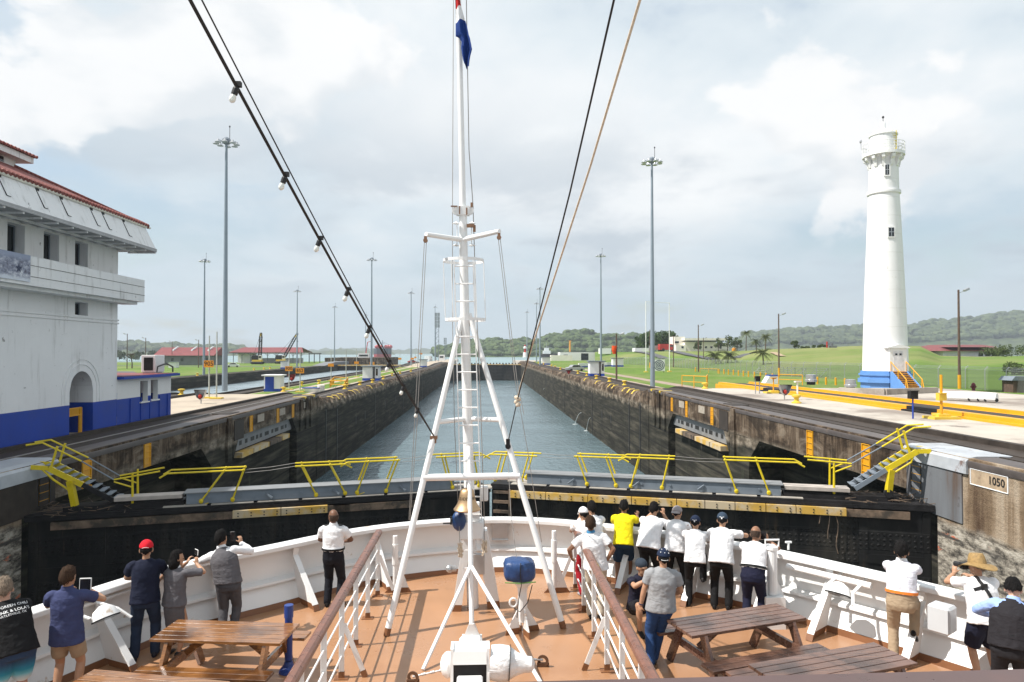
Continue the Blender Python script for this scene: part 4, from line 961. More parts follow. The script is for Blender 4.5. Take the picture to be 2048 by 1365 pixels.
# ================================================================ far land: hills and meadow
def ridge(name, prof, d0, depth, label, matn, bumps, seed, kind='structure', rows=10, amp=1.0):
    """profile: (px, py) skyline at distance d0; land falls towards the viewer to lake level at d0-depth"""
    m = MB(); rng = random.Random(seed); n = len(prof); xs = []
    x = prof[0][0]
    while x <= prof[-1][0]: xs.append(x); x += bumps
    def sky(px):
        for (a, b), (c, d) in zip(prof[:-1], prof[1:]):
            if a <= px <= c: return lerp(b, d, (px - a) / (c - a))
        return prof[-1][1]
    vs = []
    for r in range(rows + 3):
        t = r / rows
        for px in xs:
            top = at(px, sky(px), d0); d = d0 - depth * (1 - min(t, 1)) + (depth * (t - 1) if t > 1 else 0)
            q = at(px, 700, d); hz = LAKEZ - 1 + (top.z - LAKEZ + 1) * (math.sin(min(t, 1) * math.pi / 2) ** .8 if t <= 1 else 1 - (t - 1) * 2)
            s = d0 * .004 * amp; nz = noise.noise((q.x / (d0 * .012), q.y / (d0 * .02), seed)) * s * 2 + noise.noise((q.x / (d0 * .004), q.y / (d0 * .006), seed + 3)) * s
            vs.append(V((q.x, q.y, hz + nz * (.25 + t if t < .75 else 1))))
    k = len(xs); m.add(vs, [(r * k + j, r * k + j + 1, (r + 1) * k + j + 1, (r + 1) * k + j) for r in range(rows + 2) for j in range(k - 1)])
    o = m.build(name, MT[matn], base=(0, 0, 0), smooth=True); o['kind'] = kind; return vs, k
def canopies(name, vs, count, rmin, rmax, matn, seed, lab=None):
    m = MB(); rng = random.Random(seed)
    ico = bmesh.new(); bmesh.ops.create_icosphere(ico, subdivisions=2, radius=1); iv = [v.co.copy() for v in ico.verts]; fi = [tuple(v.index for v in f.verts) for f in ico.faces]; ico.free()
    for _ in range(count):
        p = rng.choice(vs); r = rng.uniform(rmin, rmax); o = V((rng.uniform(-r, r) * 1.5, rng.uniform(-r, r) * 1.5, r * .25)); s = rng.random() * 50
        m.add([p + o + V((v.x * r * 1.15, v.y * r * 1.15, v.z * r * .8)) * (1 + .38 * noise.noise(v * 2.1 + V((s, 0, 0))) + .2 * noise.noise(v * 5 + V((0, s, 0)))) for v in iv], fi)
    o = m.build(name, MT[matn], base=(0, 0, 0), fix=False, smooth=False); o['kind'] = 'stuff'; return o
fp = [(880, 702), (925, 695), (960, 689), (985, 685), (1020, 693), (1036, 687), (1051, 688), (1082, 688), (1098, 684), (1107, 676), (1120, 677), (1137, 674), (1160, 672), (1186, 673), (1196, 680), (1210, 678), (1225, 677), (1240, 682), (1270, 679), (1300, 682), (1350, 688), (1420, 695)]
vs, k = ridge('hill', fp, 1250, 260, '', 'forest', 4, 11, rows=10)
canopies('forest', [v for v in vs if v.z > 0], 5200, 2.6, 7.0, 'forest', 3)
rp = [(1470, 700), (1500, 676), (1529, 672), (1556, 669), (1601, 667), (1614, 664), (1640, 667), (1673, 664), (1736, 662), (1815, 661), (1869, 652), (1933, 648), (1997, 637), (2048, 633), (2120, 628), (2260, 640)]
vs, k = ridge('hill', rp, 2300, 700, '', 'farforest', 5, 21, rows=14, amp=.8)
canopies('forest', vs[k * 3:], 4200, 5, 14, 'farforest', 5)
lp = [(150, 700), (233, 696), (262, 694), (290, 697), (315, 698), (345, 700), (480, 702)]
vs, k = ridge('hill', lp, 1700, 250, '', 'farforest', 6, 31, rows=6); canopies('forest', vs[k * 2:], 900, 6, 13, 'farforest', 6)
lp = [(250, 703), (450, 700), (520, 699), (600, 702), (640, 699), (700, 697), (740, 699), (800, 701), (850, 699), (900, 701), (960, 703)]
vs, k = ridge('hill', lp, 3900, 300, '', 'farforest', 6, 41, rows=5, amp=.5)
lp = [(590, 707), (625, 704), (680, 701.5), (720, 703), (760, 706), (790, 707)]
vs, k = ridge('hill', lp, 2500, 200, '', 'farforest', 5, 43, rows=4, amp=.6)
# meadow rising behind the fence on the right
FENCE = [onz(px, py, ZRL) for px, py in ((2150, 793), (2060, 788), (1931, 777.5), (1828, 770.5), (1720, 761), (1560, 752), (1440, 742.5), (1330, 733), (1245, 728.5))]
crest = [(1150, 704, 420), (1250, 704.5, 330), (1330, 703, 320), (1480, 702.5, 290), (1530, 699, 250), (1620, 696.5, 235), (1700, 692.5, 225), (1760, 691, 220), (1840, 692.5, 218), (1880, 712, 200), (1960, 714, 190), (2048, 712, 182), (2250, 708, 175)]
def cr(px):
    for a, b in zip(crest[:-1], crest[1:]):
        if a[0] <= px <= b[0]: t = (px - a[0]) / (b[0] - a[0]); return lerp(a[1], b[1], t), lerp(a[2], b[2], t)
    return crest[-1][1], crest[-1][2]
FPX_ = [(proj(p)[0], HF.dot(p)) for p in FENCE]; FPX_.sort()
def fdepth(px):
    for a, b in zip(FPX_[:-1], FPX_[1:]):
        if a[0] <= px <= b[0]: return lerp(a[1], b[1], (px - a[0]) / (b[0] - a[0]))
    return FPX_[0][1] if px < FPX_[0][0] else FPX_[-1][1]
def meadow_z(px, d):
    py, dc = cr(px); zc = at(px, py, dc).z; d0 = fdepth(px) + 3; t = max(0, (d - d0) / (dc - d0))
    if t <= 1: return ZRL - .04 + (zc - ZRL) * (t * t * (3 - 2 * t) * .6 + t * .4)
    return zc - (t - 1) ** 2 * 3.0
m = MB(); xs = list(range(1190, 2260, 10)); vs = []
for r in range(26):
    t = r / 18
    for px in xs:
        py, dc = cr(px); d0 = fdepth(px) + 3; d = lerp(d0, dc, t); q = at(px, 700, d); z = meadow_z(px, d); nz = noise.noise((q.x * .04, q.y * .04, 1)) * .08 * min(1, t * 2) if t < .95 else 0; vs.append(V((q.x, q.y, z + nz)))
k = len(xs); m.add(vs, [(r * k + j, r * k + j + 1, (r + 1) * k + j + 1, (r + 1) * k + j) for r in range(25) for j in range(k - 1)])
o = m.build('meadow', MT['meadow'], base=(0, 0, 0), smooth=True); o['kind'] = 'structure'
def onm(px, d): q = at(px, 700, d); return V((q.x, q.y, meadow_z(px, d)))
def onpix(px, py):           # point of the meadow seen at a pixel
    d0 = fdepth(px) + 3; dc = cr(px)[1]; best = min(range(61), key=lambda i: abs(proj(onm(px, lerp(d0, dc, i / 60)))[1] - py)); return onm(px, lerp(d0, dc, best / 60))
def draped(name, pts, w, mat):
    m = MB(); A = []; B = []
    for (x0, y0), (x1, y1) in zip(pts[:-1], pts[1:]):
        for i in range(9):
            t = i / 8; p = onpix(lerp(x0, x1, t), lerp(y0, y1, t)); A.append(p)
    L = []; R = []
    for i, p in enumerate(A):
        d = A[min(i + 1, len(A) - 1)] - A[max(i - 1, 0)]; d.z = 0
        if d.length < 1e-3: continue
        d.normalize(); n = V((-d.y, d.x, 0)) * w / 2; L.append(p + n + V((0, 0, .25))); R.append(p - n + V((0, 0, .25)))
    m.strip(L, R); o = m.build(name, mat, base=(0, 0, 0)); o['kind'] = 'structure'
draped('path', [(1470, 717), (1500, 708), (1530, 703)], 3.0, MT['asphalt']); draped('path', [(1565, 714), (1545, 706)], 2.0, P('sandy track', (.35, .26, .16), .9))
draped('road', [(1330, 718), (1300, 708), (1268, 703.5)], 4, MT['asphalt']); draped('road', [(1430, 720), (1380, 711), (1345, 703)], 4, MT['asphalt'])
# ---------------------------------------------------------------- fence
fe = thing('chain_link_fence', 'long chain link fence with barbed wire arms before the green hill', 'fence', FENCE[4])
mt, t, p = newmat('chain link'); co = t.add('ShaderNodeTexCoord').outputs['Object']; setin(t, p, c=(.15, .16, .15), r=.6, m=.2)
tr = t.add('ShaderNodeBsdfTransparent'); mx = t.add('ShaderNodeMixShader', ins={0: .40, 1: tr.outputs[0], 2: p.outputs[0]}); t.l.new(mx.outputs[0], t.n['Material Output'].inputs[0]); 
m = MB()
for a, b in zip(FENCE[:-1], FENCE[1:]): m.quad(a, b, b + V((0, 0, 2.3)), a + V((0, 0, 2.3)))
m.build('mesh', mt, fe)
posts = []
for a, b in zip(FENCE[:-1], FENCE[1:]):
    n = max(2, int((b - a).length / 3.2)); posts += [a.lerp(b, i / n) for i in range(n)]
posts.sort(key=lambda p: p.length)
out = RIGHT * .3
for i, q in enumerate(posts[:96]):
    m = MB(); m.tube([q, q + V((0, 0, 2.35)), q + V((0, 0, 2.35)) + V((.28, -.1, .38))], .045, 6); m.build('post', MT['metal'], fe)
m = MB()
for a, b in zip(FENCE[:-1], FENCE[1:]):
    for h in (2.32, 2.48, 2.62): o = V((.28, -.1, 0)) * ((h - 2.32) / .4); m.tube([a + V((0, 0, h)) + o, b + V((0, 0, h)) + o], .02, 4)
m.build('barbed_wire', MT['metal'], fe)

# ---------------------------------------------------------------- lamp masts and poles
def highmast(px, base_py, top_py, zb, d, label):
    b = at(px, 700, d); b = V((b.x, b.y, zb)); top = at(px, top_py, d).z; h = top - zb
    t = thing('high_mast_light', label, 'light mast', b, 'high mast floodlights along the locks')
    m = MB(); m.tube([b, b + V((0, 0, h * .35)), b + V((0, 0, h - .6))], [.30, .24, .13], 12); m.build('pole', MT['poleg'], t, smooth=True)
    m = MB(); m.lathe([(.14, -1.1), (.45, -.9), (.45, -.55), (.2, -.3)], b + V((0, 0, h)), 10)
    for a in range(8): dd = V((math.cos(a * math.pi / 4), math.sin(a * math.pi / 4), 0)); m.bar(b + V((0, 0, h - .75)), b + dd * 1.0 + V((0, 0, h - .75)), .06)
    hd = m.build('head_frame', MT['gray'], t)
    for a in range(8):
        dd = V((math.cos(a * math.pi / 4 + .2), math.sin(a * math.pi / 4 + .2), 0)); m = MB(); c = b + dd * 1.05 + V((0, 0, h - .95)); m.lathe([(.10, .22), (.14, .1), (.34, -.08), (.34, -.12)], c, 10); m.build('lamp', MT['metal'], hd)
    m = MB(); m.tube([b + V((.35, 0, h - .5)), b + V((.35, 0, h + .9))], .03, 5); m.ell(b + V((.35, 0, h + .9)), (.09, .09, .12), 6); m.build('rod', MT['dark'], t)
    return t
HM_ = [(450, 778, 270, ZL, 76, 'nearest tall grey floodlight mast left of the string of bulbs'), (408, 749, 515, ZF, 162, 'tall grey floodlight mast just left of the nearest one, across the lane'), (743, 735, 513, ZLL, 174, 'tall grey floodlight mast on the centre wall passing behind the bulbs'), (594, 734, 578, ZF, 243, 'grey floodlight mast by the crane boom and open shed'), (669, 728, 611, ZF, 325, 'grey floodlight mast right of the red roofed open shed'), (822, 730, 582, ZLL, 266, 'grey floodlight mast left of the lattice tower'), (731, 720, 628, ZF, 395, 'distant thin floodlight mast just left of the red ship'), (870, 722, 612, .1, 395, 'distant floodlight mast touching the lattice tower'),
       (1305, 772, 310, ZRL, 86, 'nearest tall grey floodlight mast on the right lawn'), (1202, 728, 505, ZRL, 176, 'tall grey floodlight mast behind the white hut on the right'), (1080, 725, 573, ZRL, 246, 'grey floodlight mast behind the black and beige lines'), (1073, 720, 604, ZRL, 320, 'farther floodlight mast just left of the beige rope'), (1054, 716, 622, .2, 388, 'most distant floodlight mast near the small red and white beacon')]
for a in HM_: highmast(*a)
def woodpole(px, base_py, top_py, zb, label, ybot=True, right=True, red=False, arm=True):
    b = onz(px, base_py, zb); d = HF.dot(b - CAM); h = at(px, top_py, d).z - zb; t = thing('lamp_post', label, 'lamp post', b, 'timber lamp posts')
    m = MB(); m.tube([b, b + V((0, 0, h))], [.16, .11], 8); m.build('pole', MT['woodpole'], t)
    if ybot: m = MB(); m.tube([b, b + V((0, 0, h * .14))], .19, 8); m.build('yellow_sleeve', MT['amber'], t)
    s = 1 if right else -1
    m = MB(); q = b + V((0, 0, h - .4)); m.tube([q, q + RIGHT * s * .7 + V((0, 0, .25))], .035, 5); m.build('arm', MT['metal'], t)
    m = MB(); c = q + RIGHT * s * .95 + V((0, 0, .42)); m.box(c, (.62, .45, .26), Matrix.Rotation(R_(-25 * s), 3, 'Y')); m.build('floodlight', MT['metal'], t, bevel=.04)
woodpole(1919, 778, 580, ZRL, 'tall timber lamp post right of the lighthouse')
woodpole(1558, 754, 628, ZRL, 'timber lamp post left of the lighthouse, behind the bleachers')
woodpole(1397, 744, 650, ZRL, 'timber lamp post in front of the cream building', False)
woodpole(1233, 760, 668, ZRL, 'timber pole carrying the orange windsock', False)
woodpole(1347, 735, 672, ZRL, 'thin lamp post below the red truck', False); woodpole(1407, 731, 676, ZRL, 'thin lamp post standing on the slope before the cream building', False)
woodpole(1300, 736, 660, ZRL, 'dark timber pole between the two goal posts', True)
for px, by, ty, lab in ((254, 738, 668, 'lamp post nearest the control house on the far bank'), (291, 737, 676, 'lamp post second from the control house on the far bank'), (344, 731, 683, 'lamp post behind the grey shed roof'), (397, 736, 680, 'lamp post at the right gable of the grey shed')): woodpole(px, by, ty, ZF, lab, False, False)
b = onz(1233, 760, ZRL); d = HF.dot(b - CAM); q = at(1229, 692, d); m = MB(); m.loft([(q + V((0, 0, 0)), RIGHT, V((0, 1, 0)), .42, .3), (q + V((-.1, 0, -.7)), RIGHT, V((0, 1, 0)), .34, .3), (q + V((-.05, 0, -1.3)), RIGHT, V((0, 1, 0)), .22, .18)], 12)
tag(m.build('windsock', cloth('orange windsock', (.75, .09, .02), .4), base=q), 'orange red windsock hanging on a timber pole', 'windsock')
# goal frame and target board
pA, pB = onz(1292, 745, ZRL), onz(1339, 744, ZRL); g = thing('goal_posts', 'tall thin white goal shaped posts behind the target board', 'goal posts', (pA + pB) / 2); hh = at(1292, 603, HF.dot(pA - CAM)).z
for q in (pA, pB):
    m = MB(); m.tube([q, V((q.x, q.y, hh))], .09, 8); m.build('upright', MT['signwhite'], g); m = MB(); m.box(q + V((0, 0, .1)), (.8, .8, .25)); m.build('footing', MT['bollard'], g)
m = MB(); m.tube([V((pA.x, pA.y, hh - .1)), V((pB.x, pB.y, hh - .1))], .05, 6); m.build('crossbar', MT['signwhite'], g)
q = onz(1318, 745, ZRL); d = HF.dot(q - CAM) - 2; c = at(1318.5, 731, d); S = 22.5 * d / FPX; tg = thing('target_board', 'square white board painted with navy concentric rings', 'target board', V((c.x, c.y, ZRL)))
m = MB(); m.box(c, (S, .08, S)); m.build('board', MT['signwhite'], tg)
for k, (r1, r0) in enumerate(((.47, .40), (.33, .26), (.19, .12), (.07, .0))):
    m = MB(); m.lathe([(r1 * S, -.006), (r1 * S, .006), (max(r0, .001) * S, .0062), (max(r0, .001) * S, -.006)], c + V((0, -.05, 0)), 32, axis=(0, -1, 0), cap=False); m.build('ring', MT['navy'], tg)
m = MB()
for s in (-.4, .4): m.bar(c + V((s * S, .06, S / 2)), V((c.x + s * S, c.y + .06, ZRL)), .1)
m.build('leg', MT['woodpole'], tg)
# numbered orange plates on poles along the centre wall
def signpost(px, base_py, top_py, zb, plate, txt, label):
    b = onz(px, base_py, zb); d = HF.dot(b - CAM); tz = at(px, top_py, d).z; t = thing('sign_post', label, 'sign post', b, 'pole signs along the centre wall')
    m = MB(); m.tube([b, V((b.x, b.y, tz))], [.075, .055], 8); m.build('pole', P('pale pole', (.42, .44, .40), .6) if 'pale pole' not in bpy.data.materials else bpy.data.materials['pale pole'], t)
    m = MB(); m.box(b + V((0, 0, .06)), (1.0, .8, .12)); m.build('footing', MT['bollard'], t)
    if plate:
        y0, y1, x0, x1 = plate; c = at((x0 + x1) / 2, (y0 + y1) / 2, d - .15); w, h = (x1 - x0) * d / FPX, (y1 - y0) * d / FPX; m = MB(); m.box(c, (w, .04, h)); pl = m.build('plate', MT['orange'], t)
        if txt: lettering(txt, h * .92, c + V((0, -.025, 0)), (1, 0, 0), (0, 0, 1), MT['ink'], pl, weight=.01)
signpost(418, 797, 672, ZL, (721.5, 735, 408, 427), '905', 'pole with orange plate reading 905')
signpost(433, 798, 664, ZL, None, None, 'plain pale pole standing right of the 905 plate')
signpost(578, 780, 703, ZLL, (733, 742.5, 570.5, 585), '900', 'pole with orange plate reading 900')
signpost(600, 785, 699, ZLL, (737, 747, 591.5, 608), '852', 'pole with orange plate reading 852')
signpost(662, 762, 700, ZLL, (727.5, 733.5, 656, 667.5), None, 'pole with orange plate behind the small yellow railing')
signpost(692, 770, 699, ZLL, None, None, 'plain pale pole at the right end of the small yellow railing')
signpost(713, 755, 698, ZLL, (723.5, 728.5, 708.5, 717.5), None, 'pole with orange plate left of the open white hut')
signpost(744, 742, 700, ZLL, (724.5, 730, 739.5, 749), None, 'pole with orange plate above the hut roof')
signpost(800, 736, 701, ZLL, (716, 720, 796.5, 803), None, 'distant pole with orange plate left of the far huts'); signpost(824, 733, 704, ZLL, (716, 719.5, 821, 828), None, 'distant pole with orange plate right of the thin mast')
signpost(842, 731, 697, ZLL, (706.5, 709.5, 839, 844.5), None, 'distant pole with small high orange plate'); signpost(831, 732, 705, ZLL, (714, 717, 828.5, 833), None, 'distant pole with the smallest orange plate')

# ---------------------------------------------------------------- huts, bollards, quay furniture
def hut(px0, px1, pt, pb, zb, label, door=None, roof='dark', open_=False, base=True, depth=None, h_=None):
    c = onz((px0 + px1) / 2, pb, zb); d = HF.dot(c - CAM); w = (px1 - px0) * d / FPX; h = (pb - pt) * d / FPX; dp = depth or w * .9; t = thing('guard_hut', label, 'hut', c + V((0, dp / 2, 0)))
    x, y, z = c
    m = MB()
    if open_:
        m.bx(x - w / 2, x + w * .12, y, y + dp, z + h * .17, z + h * .93); m.bx(x + w * .28, x + w / 2, y, y + dp, z + h * .17, z + h * .93); m.bx(x + w * .12, x + w * .28, y + dp * .6, y + dp, z, z + h * .93)
    else: m.bx(x - w / 2, x + w / 2, y, y + dp, z + (h * .17 if base else 0), z + h * .93)
    m.build('wall', MT['wallwhite'], t)
    if base:
        m = MB()
        if open_: m.bx(x - w / 2 - .02, x + w * .12, y - .02, y + dp, z, z + h * .168); m.bx(x + w * .28, x + w / 2 + .02, y - .02, y + dp, z, z + h * .168)
        else: m.bx(x - w / 2 - .02, x + w / 2 + .02, y - .02, y + dp, z, z + h * .168)
        m.build('base_band', MT['bluewall'], t)
    m = MB(); m.bx(x - w / 2 - .25, x + w / 2 + .25, y - .3, y + dp + .2, z + h * .932, z + h); m.build('roof', MT['wallwhite'] if roof == 'white' else MT['gray'], t)
    if door: m = MB(); m.bx(x + door[0] * w, x + door[1] * w, y - .06, y - .025, z, z + h * .88); m.build('door', MT['bluewall'], t)
    elif open_: m = MB(); m.bx(x + w * .33, x + w * .45, y - .03, y - .002, z + h * .35, z + h * .8); m.build('window', MT['glass'], t)
    return t
hut(528, 560, 750, 784, ZLL, 'small white hut with tall blue door and blue base', (-.42, .12), 'white'); hut(725, 757, 732, 762, ZLL, 'white hut with open doorway and blue base on the centre wall', None, 'dark', True)
hut(839, 853, 719, 735, ZLL, 'distant small white hut at far end of the centre wall'); hut(1180, 1209, 722, 753, ZRL, 'white hut with open doorway and blue base on the right lawn', None, 'dark', True)
hut(1084, 1101, 714, 730, ZRL, 'distant white hut near the far right gate'); hut(561, 575, 722, 738, ZF, 'small white hut across the lane beside the 900 plate'); hut(1226, 1247, 716, 734, ZRL, 'white and blue hut at the end of a low white wall')
hut(337, 352, 724, 736, ZF, 'plain white container like box before the grey shed', base=False)
m = MB(); a, b = onz(1157, 736, ZRL), onz(1226, 733, ZRL); m.bar(a + V((0, 0, .85)), b + V((0, 0, .85)), .3, .85); g = thing('low_wall', 'long low white wall with blue base on the right lawn', 'wall', a.lerp(b, .5)); m.build('wall', MT['wallwhite'], g); m = MB(); m.bar(a + V((0, 0, .2)), b + V((0, 0, .2)), .34, .42); m.build('base_band', MT['bluewall'], g)
bc = 0
def bollard(px, py, zb, label, s=1.0):
    b = onz(px, py, zb); m = MB(); m.lathe([(.34 * s, 0), (.34 * s, .08 * s), (.17 * s, .16 * s), (.16 * s, .38 * s), (.33 * s, .5 * s), (.33 * s, .6 * s), (.1 * s, .64 * s)], b, 14)
    tag(m.build('bollard', MT['bollard'], base=b, smooth=True), label, 'bollard', 'yellow mooring bollards on the lock walls')
for i, (px, py) in enumerate(((1410, 778), (1249, 771), (1219, 764), (1193, 758), (1174, 752), (1156, 748), (1121, 740), (1110, 736), (1103, 733.5), (1087, 730), (1077, 728), (1070, 726))): bollard(px, py, ZR if i == 0 else ZRL, 'yellow bollard along the right lock wall, %s to the viewer' % ORD[i])
for i, (px, py) in enumerate(((363, 791), (567, 784), (638, 768), (690, 779), (692, 774), (720, 771), (745, 766), (767, 759), (784, 752), (800, 748), (822, 744), (603, 772))): bollard(px, py, ZL if i == 0 else ZLL, 'yellow bollard on the centre wall, %s along it' % ['leftmost', 'one right of the blue door hut', 'third', 'fourth', 'fifth', 'sixth', 'seventh', 'eighth', 'ninth', 'tenth', 'eleventh', 'one by the 852 plate'][i])
bollard(1593, 807, ZR, 'squat yellow bollard beside the striped beams on the right apron')
for i, (px, py) in enumerate(((395, 752), (508, 741), (528, 739.5), (540, 738.5))): bollard(px, py, ZF, 'small yellow bollard on the far bank of the lane, %s' % ORL[i])
# parallel amber beams of the crane track
for nm_, xa, w, h, lab in (('barrier_beam', 26.4, .85, .32, 'amber and black barrier beam nearer the lock on the right apron'), ('barrier_beam', 29.9, .6, .36, 'thinner amber barrier beam behind the first one')):
    t = thing(nm_, lab, 'beam', (xa, 50, ZR)); cuts = [20, 40.4, 43.4, 60.5, 66.2, 79] if w > .7 else [20, 79]
    for i, (a, b) in enumerate(zip(cuts[:-1], cuts[1:])): m = MB(); zt = ZR + h; m.extrude([(xa, a, ZR - .6), (xa + w, a, ZR - .6), (xa + w, a, zt), (xa + .35, a, zt), (xa + .35, a, zt - .2), (xa, a, zt - .2)], (0, b - a - .01, 0)); m.build('beam_section', MT['dark'] if i in (1, 3) else MT['amber'], t)
m = MB(); m.bx(27.3, 29.85, 20, 79, ZR + .01, ZR + .17); o = m.build('track_bed', MT['rustdark'], base=(28, 50, ZR)); o['kind'] = 'structure'
m = MB(); m.tube([(28.4, 79, ZR - .3), (28.4, 82, ZR - .05), (28.4, 79, ZR + .2)], .8, 8)
# vents, pipe, hydrant, box, posts on the right apron
for px, pb, pt, lab in ((1622, 770, 750, 'squat metal vent drum left on the right apron'), (1701, 780, 757, 'squat metal vent drum nearer the lighthouse')):
    b = onz(px, pb, ZR); d = HF.dot(b - CAM); k = d / FPX; t = thing('vent_drum', lab, 'vent', b); m = MB(); m.lathe([(8 * k, 0), (8 * k, 6 * k)], b, 16); m.build('neck', MT['dark'], t); m = MB(); m.lathe([(11.5 * k, 6 * k), (11.5 * k, 10 * k), (10 * k, 11 * k), (10 * k, 20 * k), (4 * k, 21 * k)], b, 20); m.build('drum', MT['metal'], t)
a, b = onz(1888, 801, ZR), onz(1994, 806, ZR); m = MB(); m.tube([a + V((0, 0, .35)), b + V((0, 0, .35))], .36, 16); t = thing('pipe', 'long fat white pipe lying on the right apron', 'pipe', a.lerp(b, .5)); m.build('tube', MT['white'], t); m = MB()
for q in (.45, .62, .75, .95): c = a.lerp(b, q) + V((-.05, -.32, .2)); m.ell(c, (.14, .1, .14), 8)
m.build('flange', MT['dark'], t)
a, b = onz(1770, 790, ZR), onz(1873, 786, ZR); m = MB(); m.bar(a + V((0, 0, .25)), b + V((0, 0, .25)), .35, .5); m.bar(a + V((0, 0, .25)), a + V((-2.5, 3, .25)), .35, .5); tag(m.build('parapet', MT['apron'], base=a), 'low concrete parapet right of the lighthouse steps', 'parapet')
b = onz(1947, 783, ZRL); m = MB(); m.lathe([(.22, 0), (.18, .1), (.16, .6), (.22, .62), (.2, .8), (.08, .95)], b, 12); m.lathe([(.1, -.3), (.1, .3)], b + V((0, 0, .5)), 8, axis=(1, 0, 0)); tag(m.build('hydrant', P('maroon hydrant', (.16, .02, .03), .5), base=b), 'maroon fire hydrant before the fence', 'hydrant')
def post_box(px, pb, pt, zb, w, mat, label, boxh=.45, boxmat='dark', foot=None, tops=None, twin=False):
    b = onz(px, pb, zb); d = HF.dot(b - CAM); tz = at(px, pt, d).z; t = thing('signal_post', label, 'signal post', b)
    m = MB()
    if twin:
        for s in (-.18, .18): m.tube([b + V((s, 0, 0)), V((b.x + s, b.y, tz))], .05, 8)
    else: m.tube([b, V((b.x, b.y, tz))], w, 8)
    m.build('pole', MT[mat], t)
    zb_ = tz if tops is None else at(px, tops, d).z
    m = MB(); m.box((b.x, b.y, zb_), (.42, .32, boxh)); m.box((b.x, b.y - .18, zb_ + boxh * .5), (.42, .2, .04)); m.build('box', MT[boxmat], t)
    if foot: m = MB(); m.box(b + V((0, 0, .07)), (1.5, 1.1, .14)); m.box(b + V((0, 0, .2)), (.7, .6, .14)); m.build('footing', MT[foot], t)
post_box(1826, 838, 790, ZR, .045, 'bluewall', 'thin blue post topped with a dark lamp box on the right apron')
post_box(1883, 838, 750, ZR, .07, 'amber', 'amber post with yellow box on a yellow slab, right apron', .42, 'bollard', 'bollard', 794)
post_box(1515, 788, 758, ZR, .05, 'metal', 'twin grey posts carrying a dark box at the end of the amber beams', .45, 'dark', None, None, True)
post_box(1595, 800, 764, ZR, .07, 'cream', 'pale post standing beside the squat yellow bollard', .1, 'cream')
post_box(1547, 787, 757, ZR, .06, 'amber', 'amber pole on a yellow slab left of the phone hood', .12, 'amber', 'bollard')
for px, pb, pt, zb, lab in ((1569, 800, 770, ZR, 'grey phone hood with red inside on the right apron'), (402, 808, 780, ZL, 'grey phone hood with red inside on the left quay'), (1137, 752, 741, ZRL, 'dark red phone hood in front of the right lawn hut'), (584, 768, 749, ZLL, 'red phone hood behind the small yellow railing')):
    b = onz(px, pb, zb); d = HF.dot(b - CAM); k = d / FPX; hgt = (pb - pt) * k; t = thing('phone_hood', lab, 'phone hood', b); m = MB(); m.tube([b, b + V((0, 0, hgt * .35))], .05, 8); m.build('stem', MT['metal'], t)
    c = b + V((0, 0, hgt * .66)); r = hgt * .36; w = hgt * .42
    sec = lambda y, s: [(c.x - w * s, c.y + y, c.z + r * s), (c.x + w * s, c.y + y, c.z + r * s), (c.x + w * .55 * s, c.y + y, c.z - r * .5), (c.x, c.y + y, c.z - r), (c.x - w * .55 * s, c.y + y, c.z - r * .5)]
    A_, B_ = sec(-w * .6, 1), sec(w * .5, .8); m = MB(); m.add(A_ + B_, [(i, (i + 1) % 5, (i + 1) % 5 + 5, i + 5) for i in range(5)] + [(9, 8, 7, 6, 5)]); m.build('hood', MT['metal'] if 'grey' in lab else MT['red'], t)
    m = MB(); m.ell((c.x - w * .05, c.y - w * .3, c.z - r * .35), (w * .35, w * .3, r * .5), 8); m.build('handset_box', MT['red'], t)
def yrail(pts, zb, h, label, mid=True, mat='amber'):
    Q = [onz(px, py, zb) for px, py in pts]; t = thing('guard_rail', label, 'guard rail', Q[0]); up = V((0, 0, 1))
    for a, b in zip(Q[:-1], Q[1:]):
        m = MB(); m.tube([a + up * h, b + up * h], .045, 6); m.build('top_bar', MT[mat], t)
        if mid: m = MB(); m.tube([a + up * h * .5, b + up * h * .5], .04, 6); m.build('middle_bar', MT[mat], t)
    n = []
    for a, b in zip(Q[:-1], Q[1:]):
        kk = max(1, int((b - a).length / 1.6)); n += [a.lerp(b, i / kk) for i in range(kk)]
    for q in n + [Q[-1]]: m = MB(); m.tube([q, q + up * h], .05, 6); m.build('post', MT[mat], t)
yrail([(1364, 775), (1413, 778), (1415, 772)], ZR - .3, 1.35, 'amber guard rail frame at left end of the right apron')
yrail([(1557, 769), (1605, 771)], ZR, 1.15, 'amber guard rail behind the phone hood on the right apron'); yrail([(1400, 746), (1435, 747)], ZRL, .9, 'low amber rail near the row of short yellow posts', False)
yrail([(660, 776), (690, 777), (696, 768), (668, 767), (660, 776)], ZLL, 1.0, 'small amber railing round an opening on the centre wall')
lst = [(1438, 748), (1448, 748.8), (1457, 749.6), (1467, 750.6), (1477, 751.8), (1487, 753), (1497, 754.2), (1509, 755.6), (1521, 757), (1532, 758.6), (1545, 760), (1391, 744), (1635, 769), (1652, 770), (1671.5, 771), (1690, 773)]
for i, (px, py) in enumerate(sorted(lst)):
    b = onz(px, py, ZRL); m = MB(); m.tube([b, b + V((0, 0, .95))], .13, 8); m.ell(b + V((0, 0, .95)), (.13, .13, .06), 8); tag(m.build('guard_post', MT['amber'], base=b), 'short amber post in the row before the fence, %s' % ORL[i], 'post', 'short amber posts before the fence')
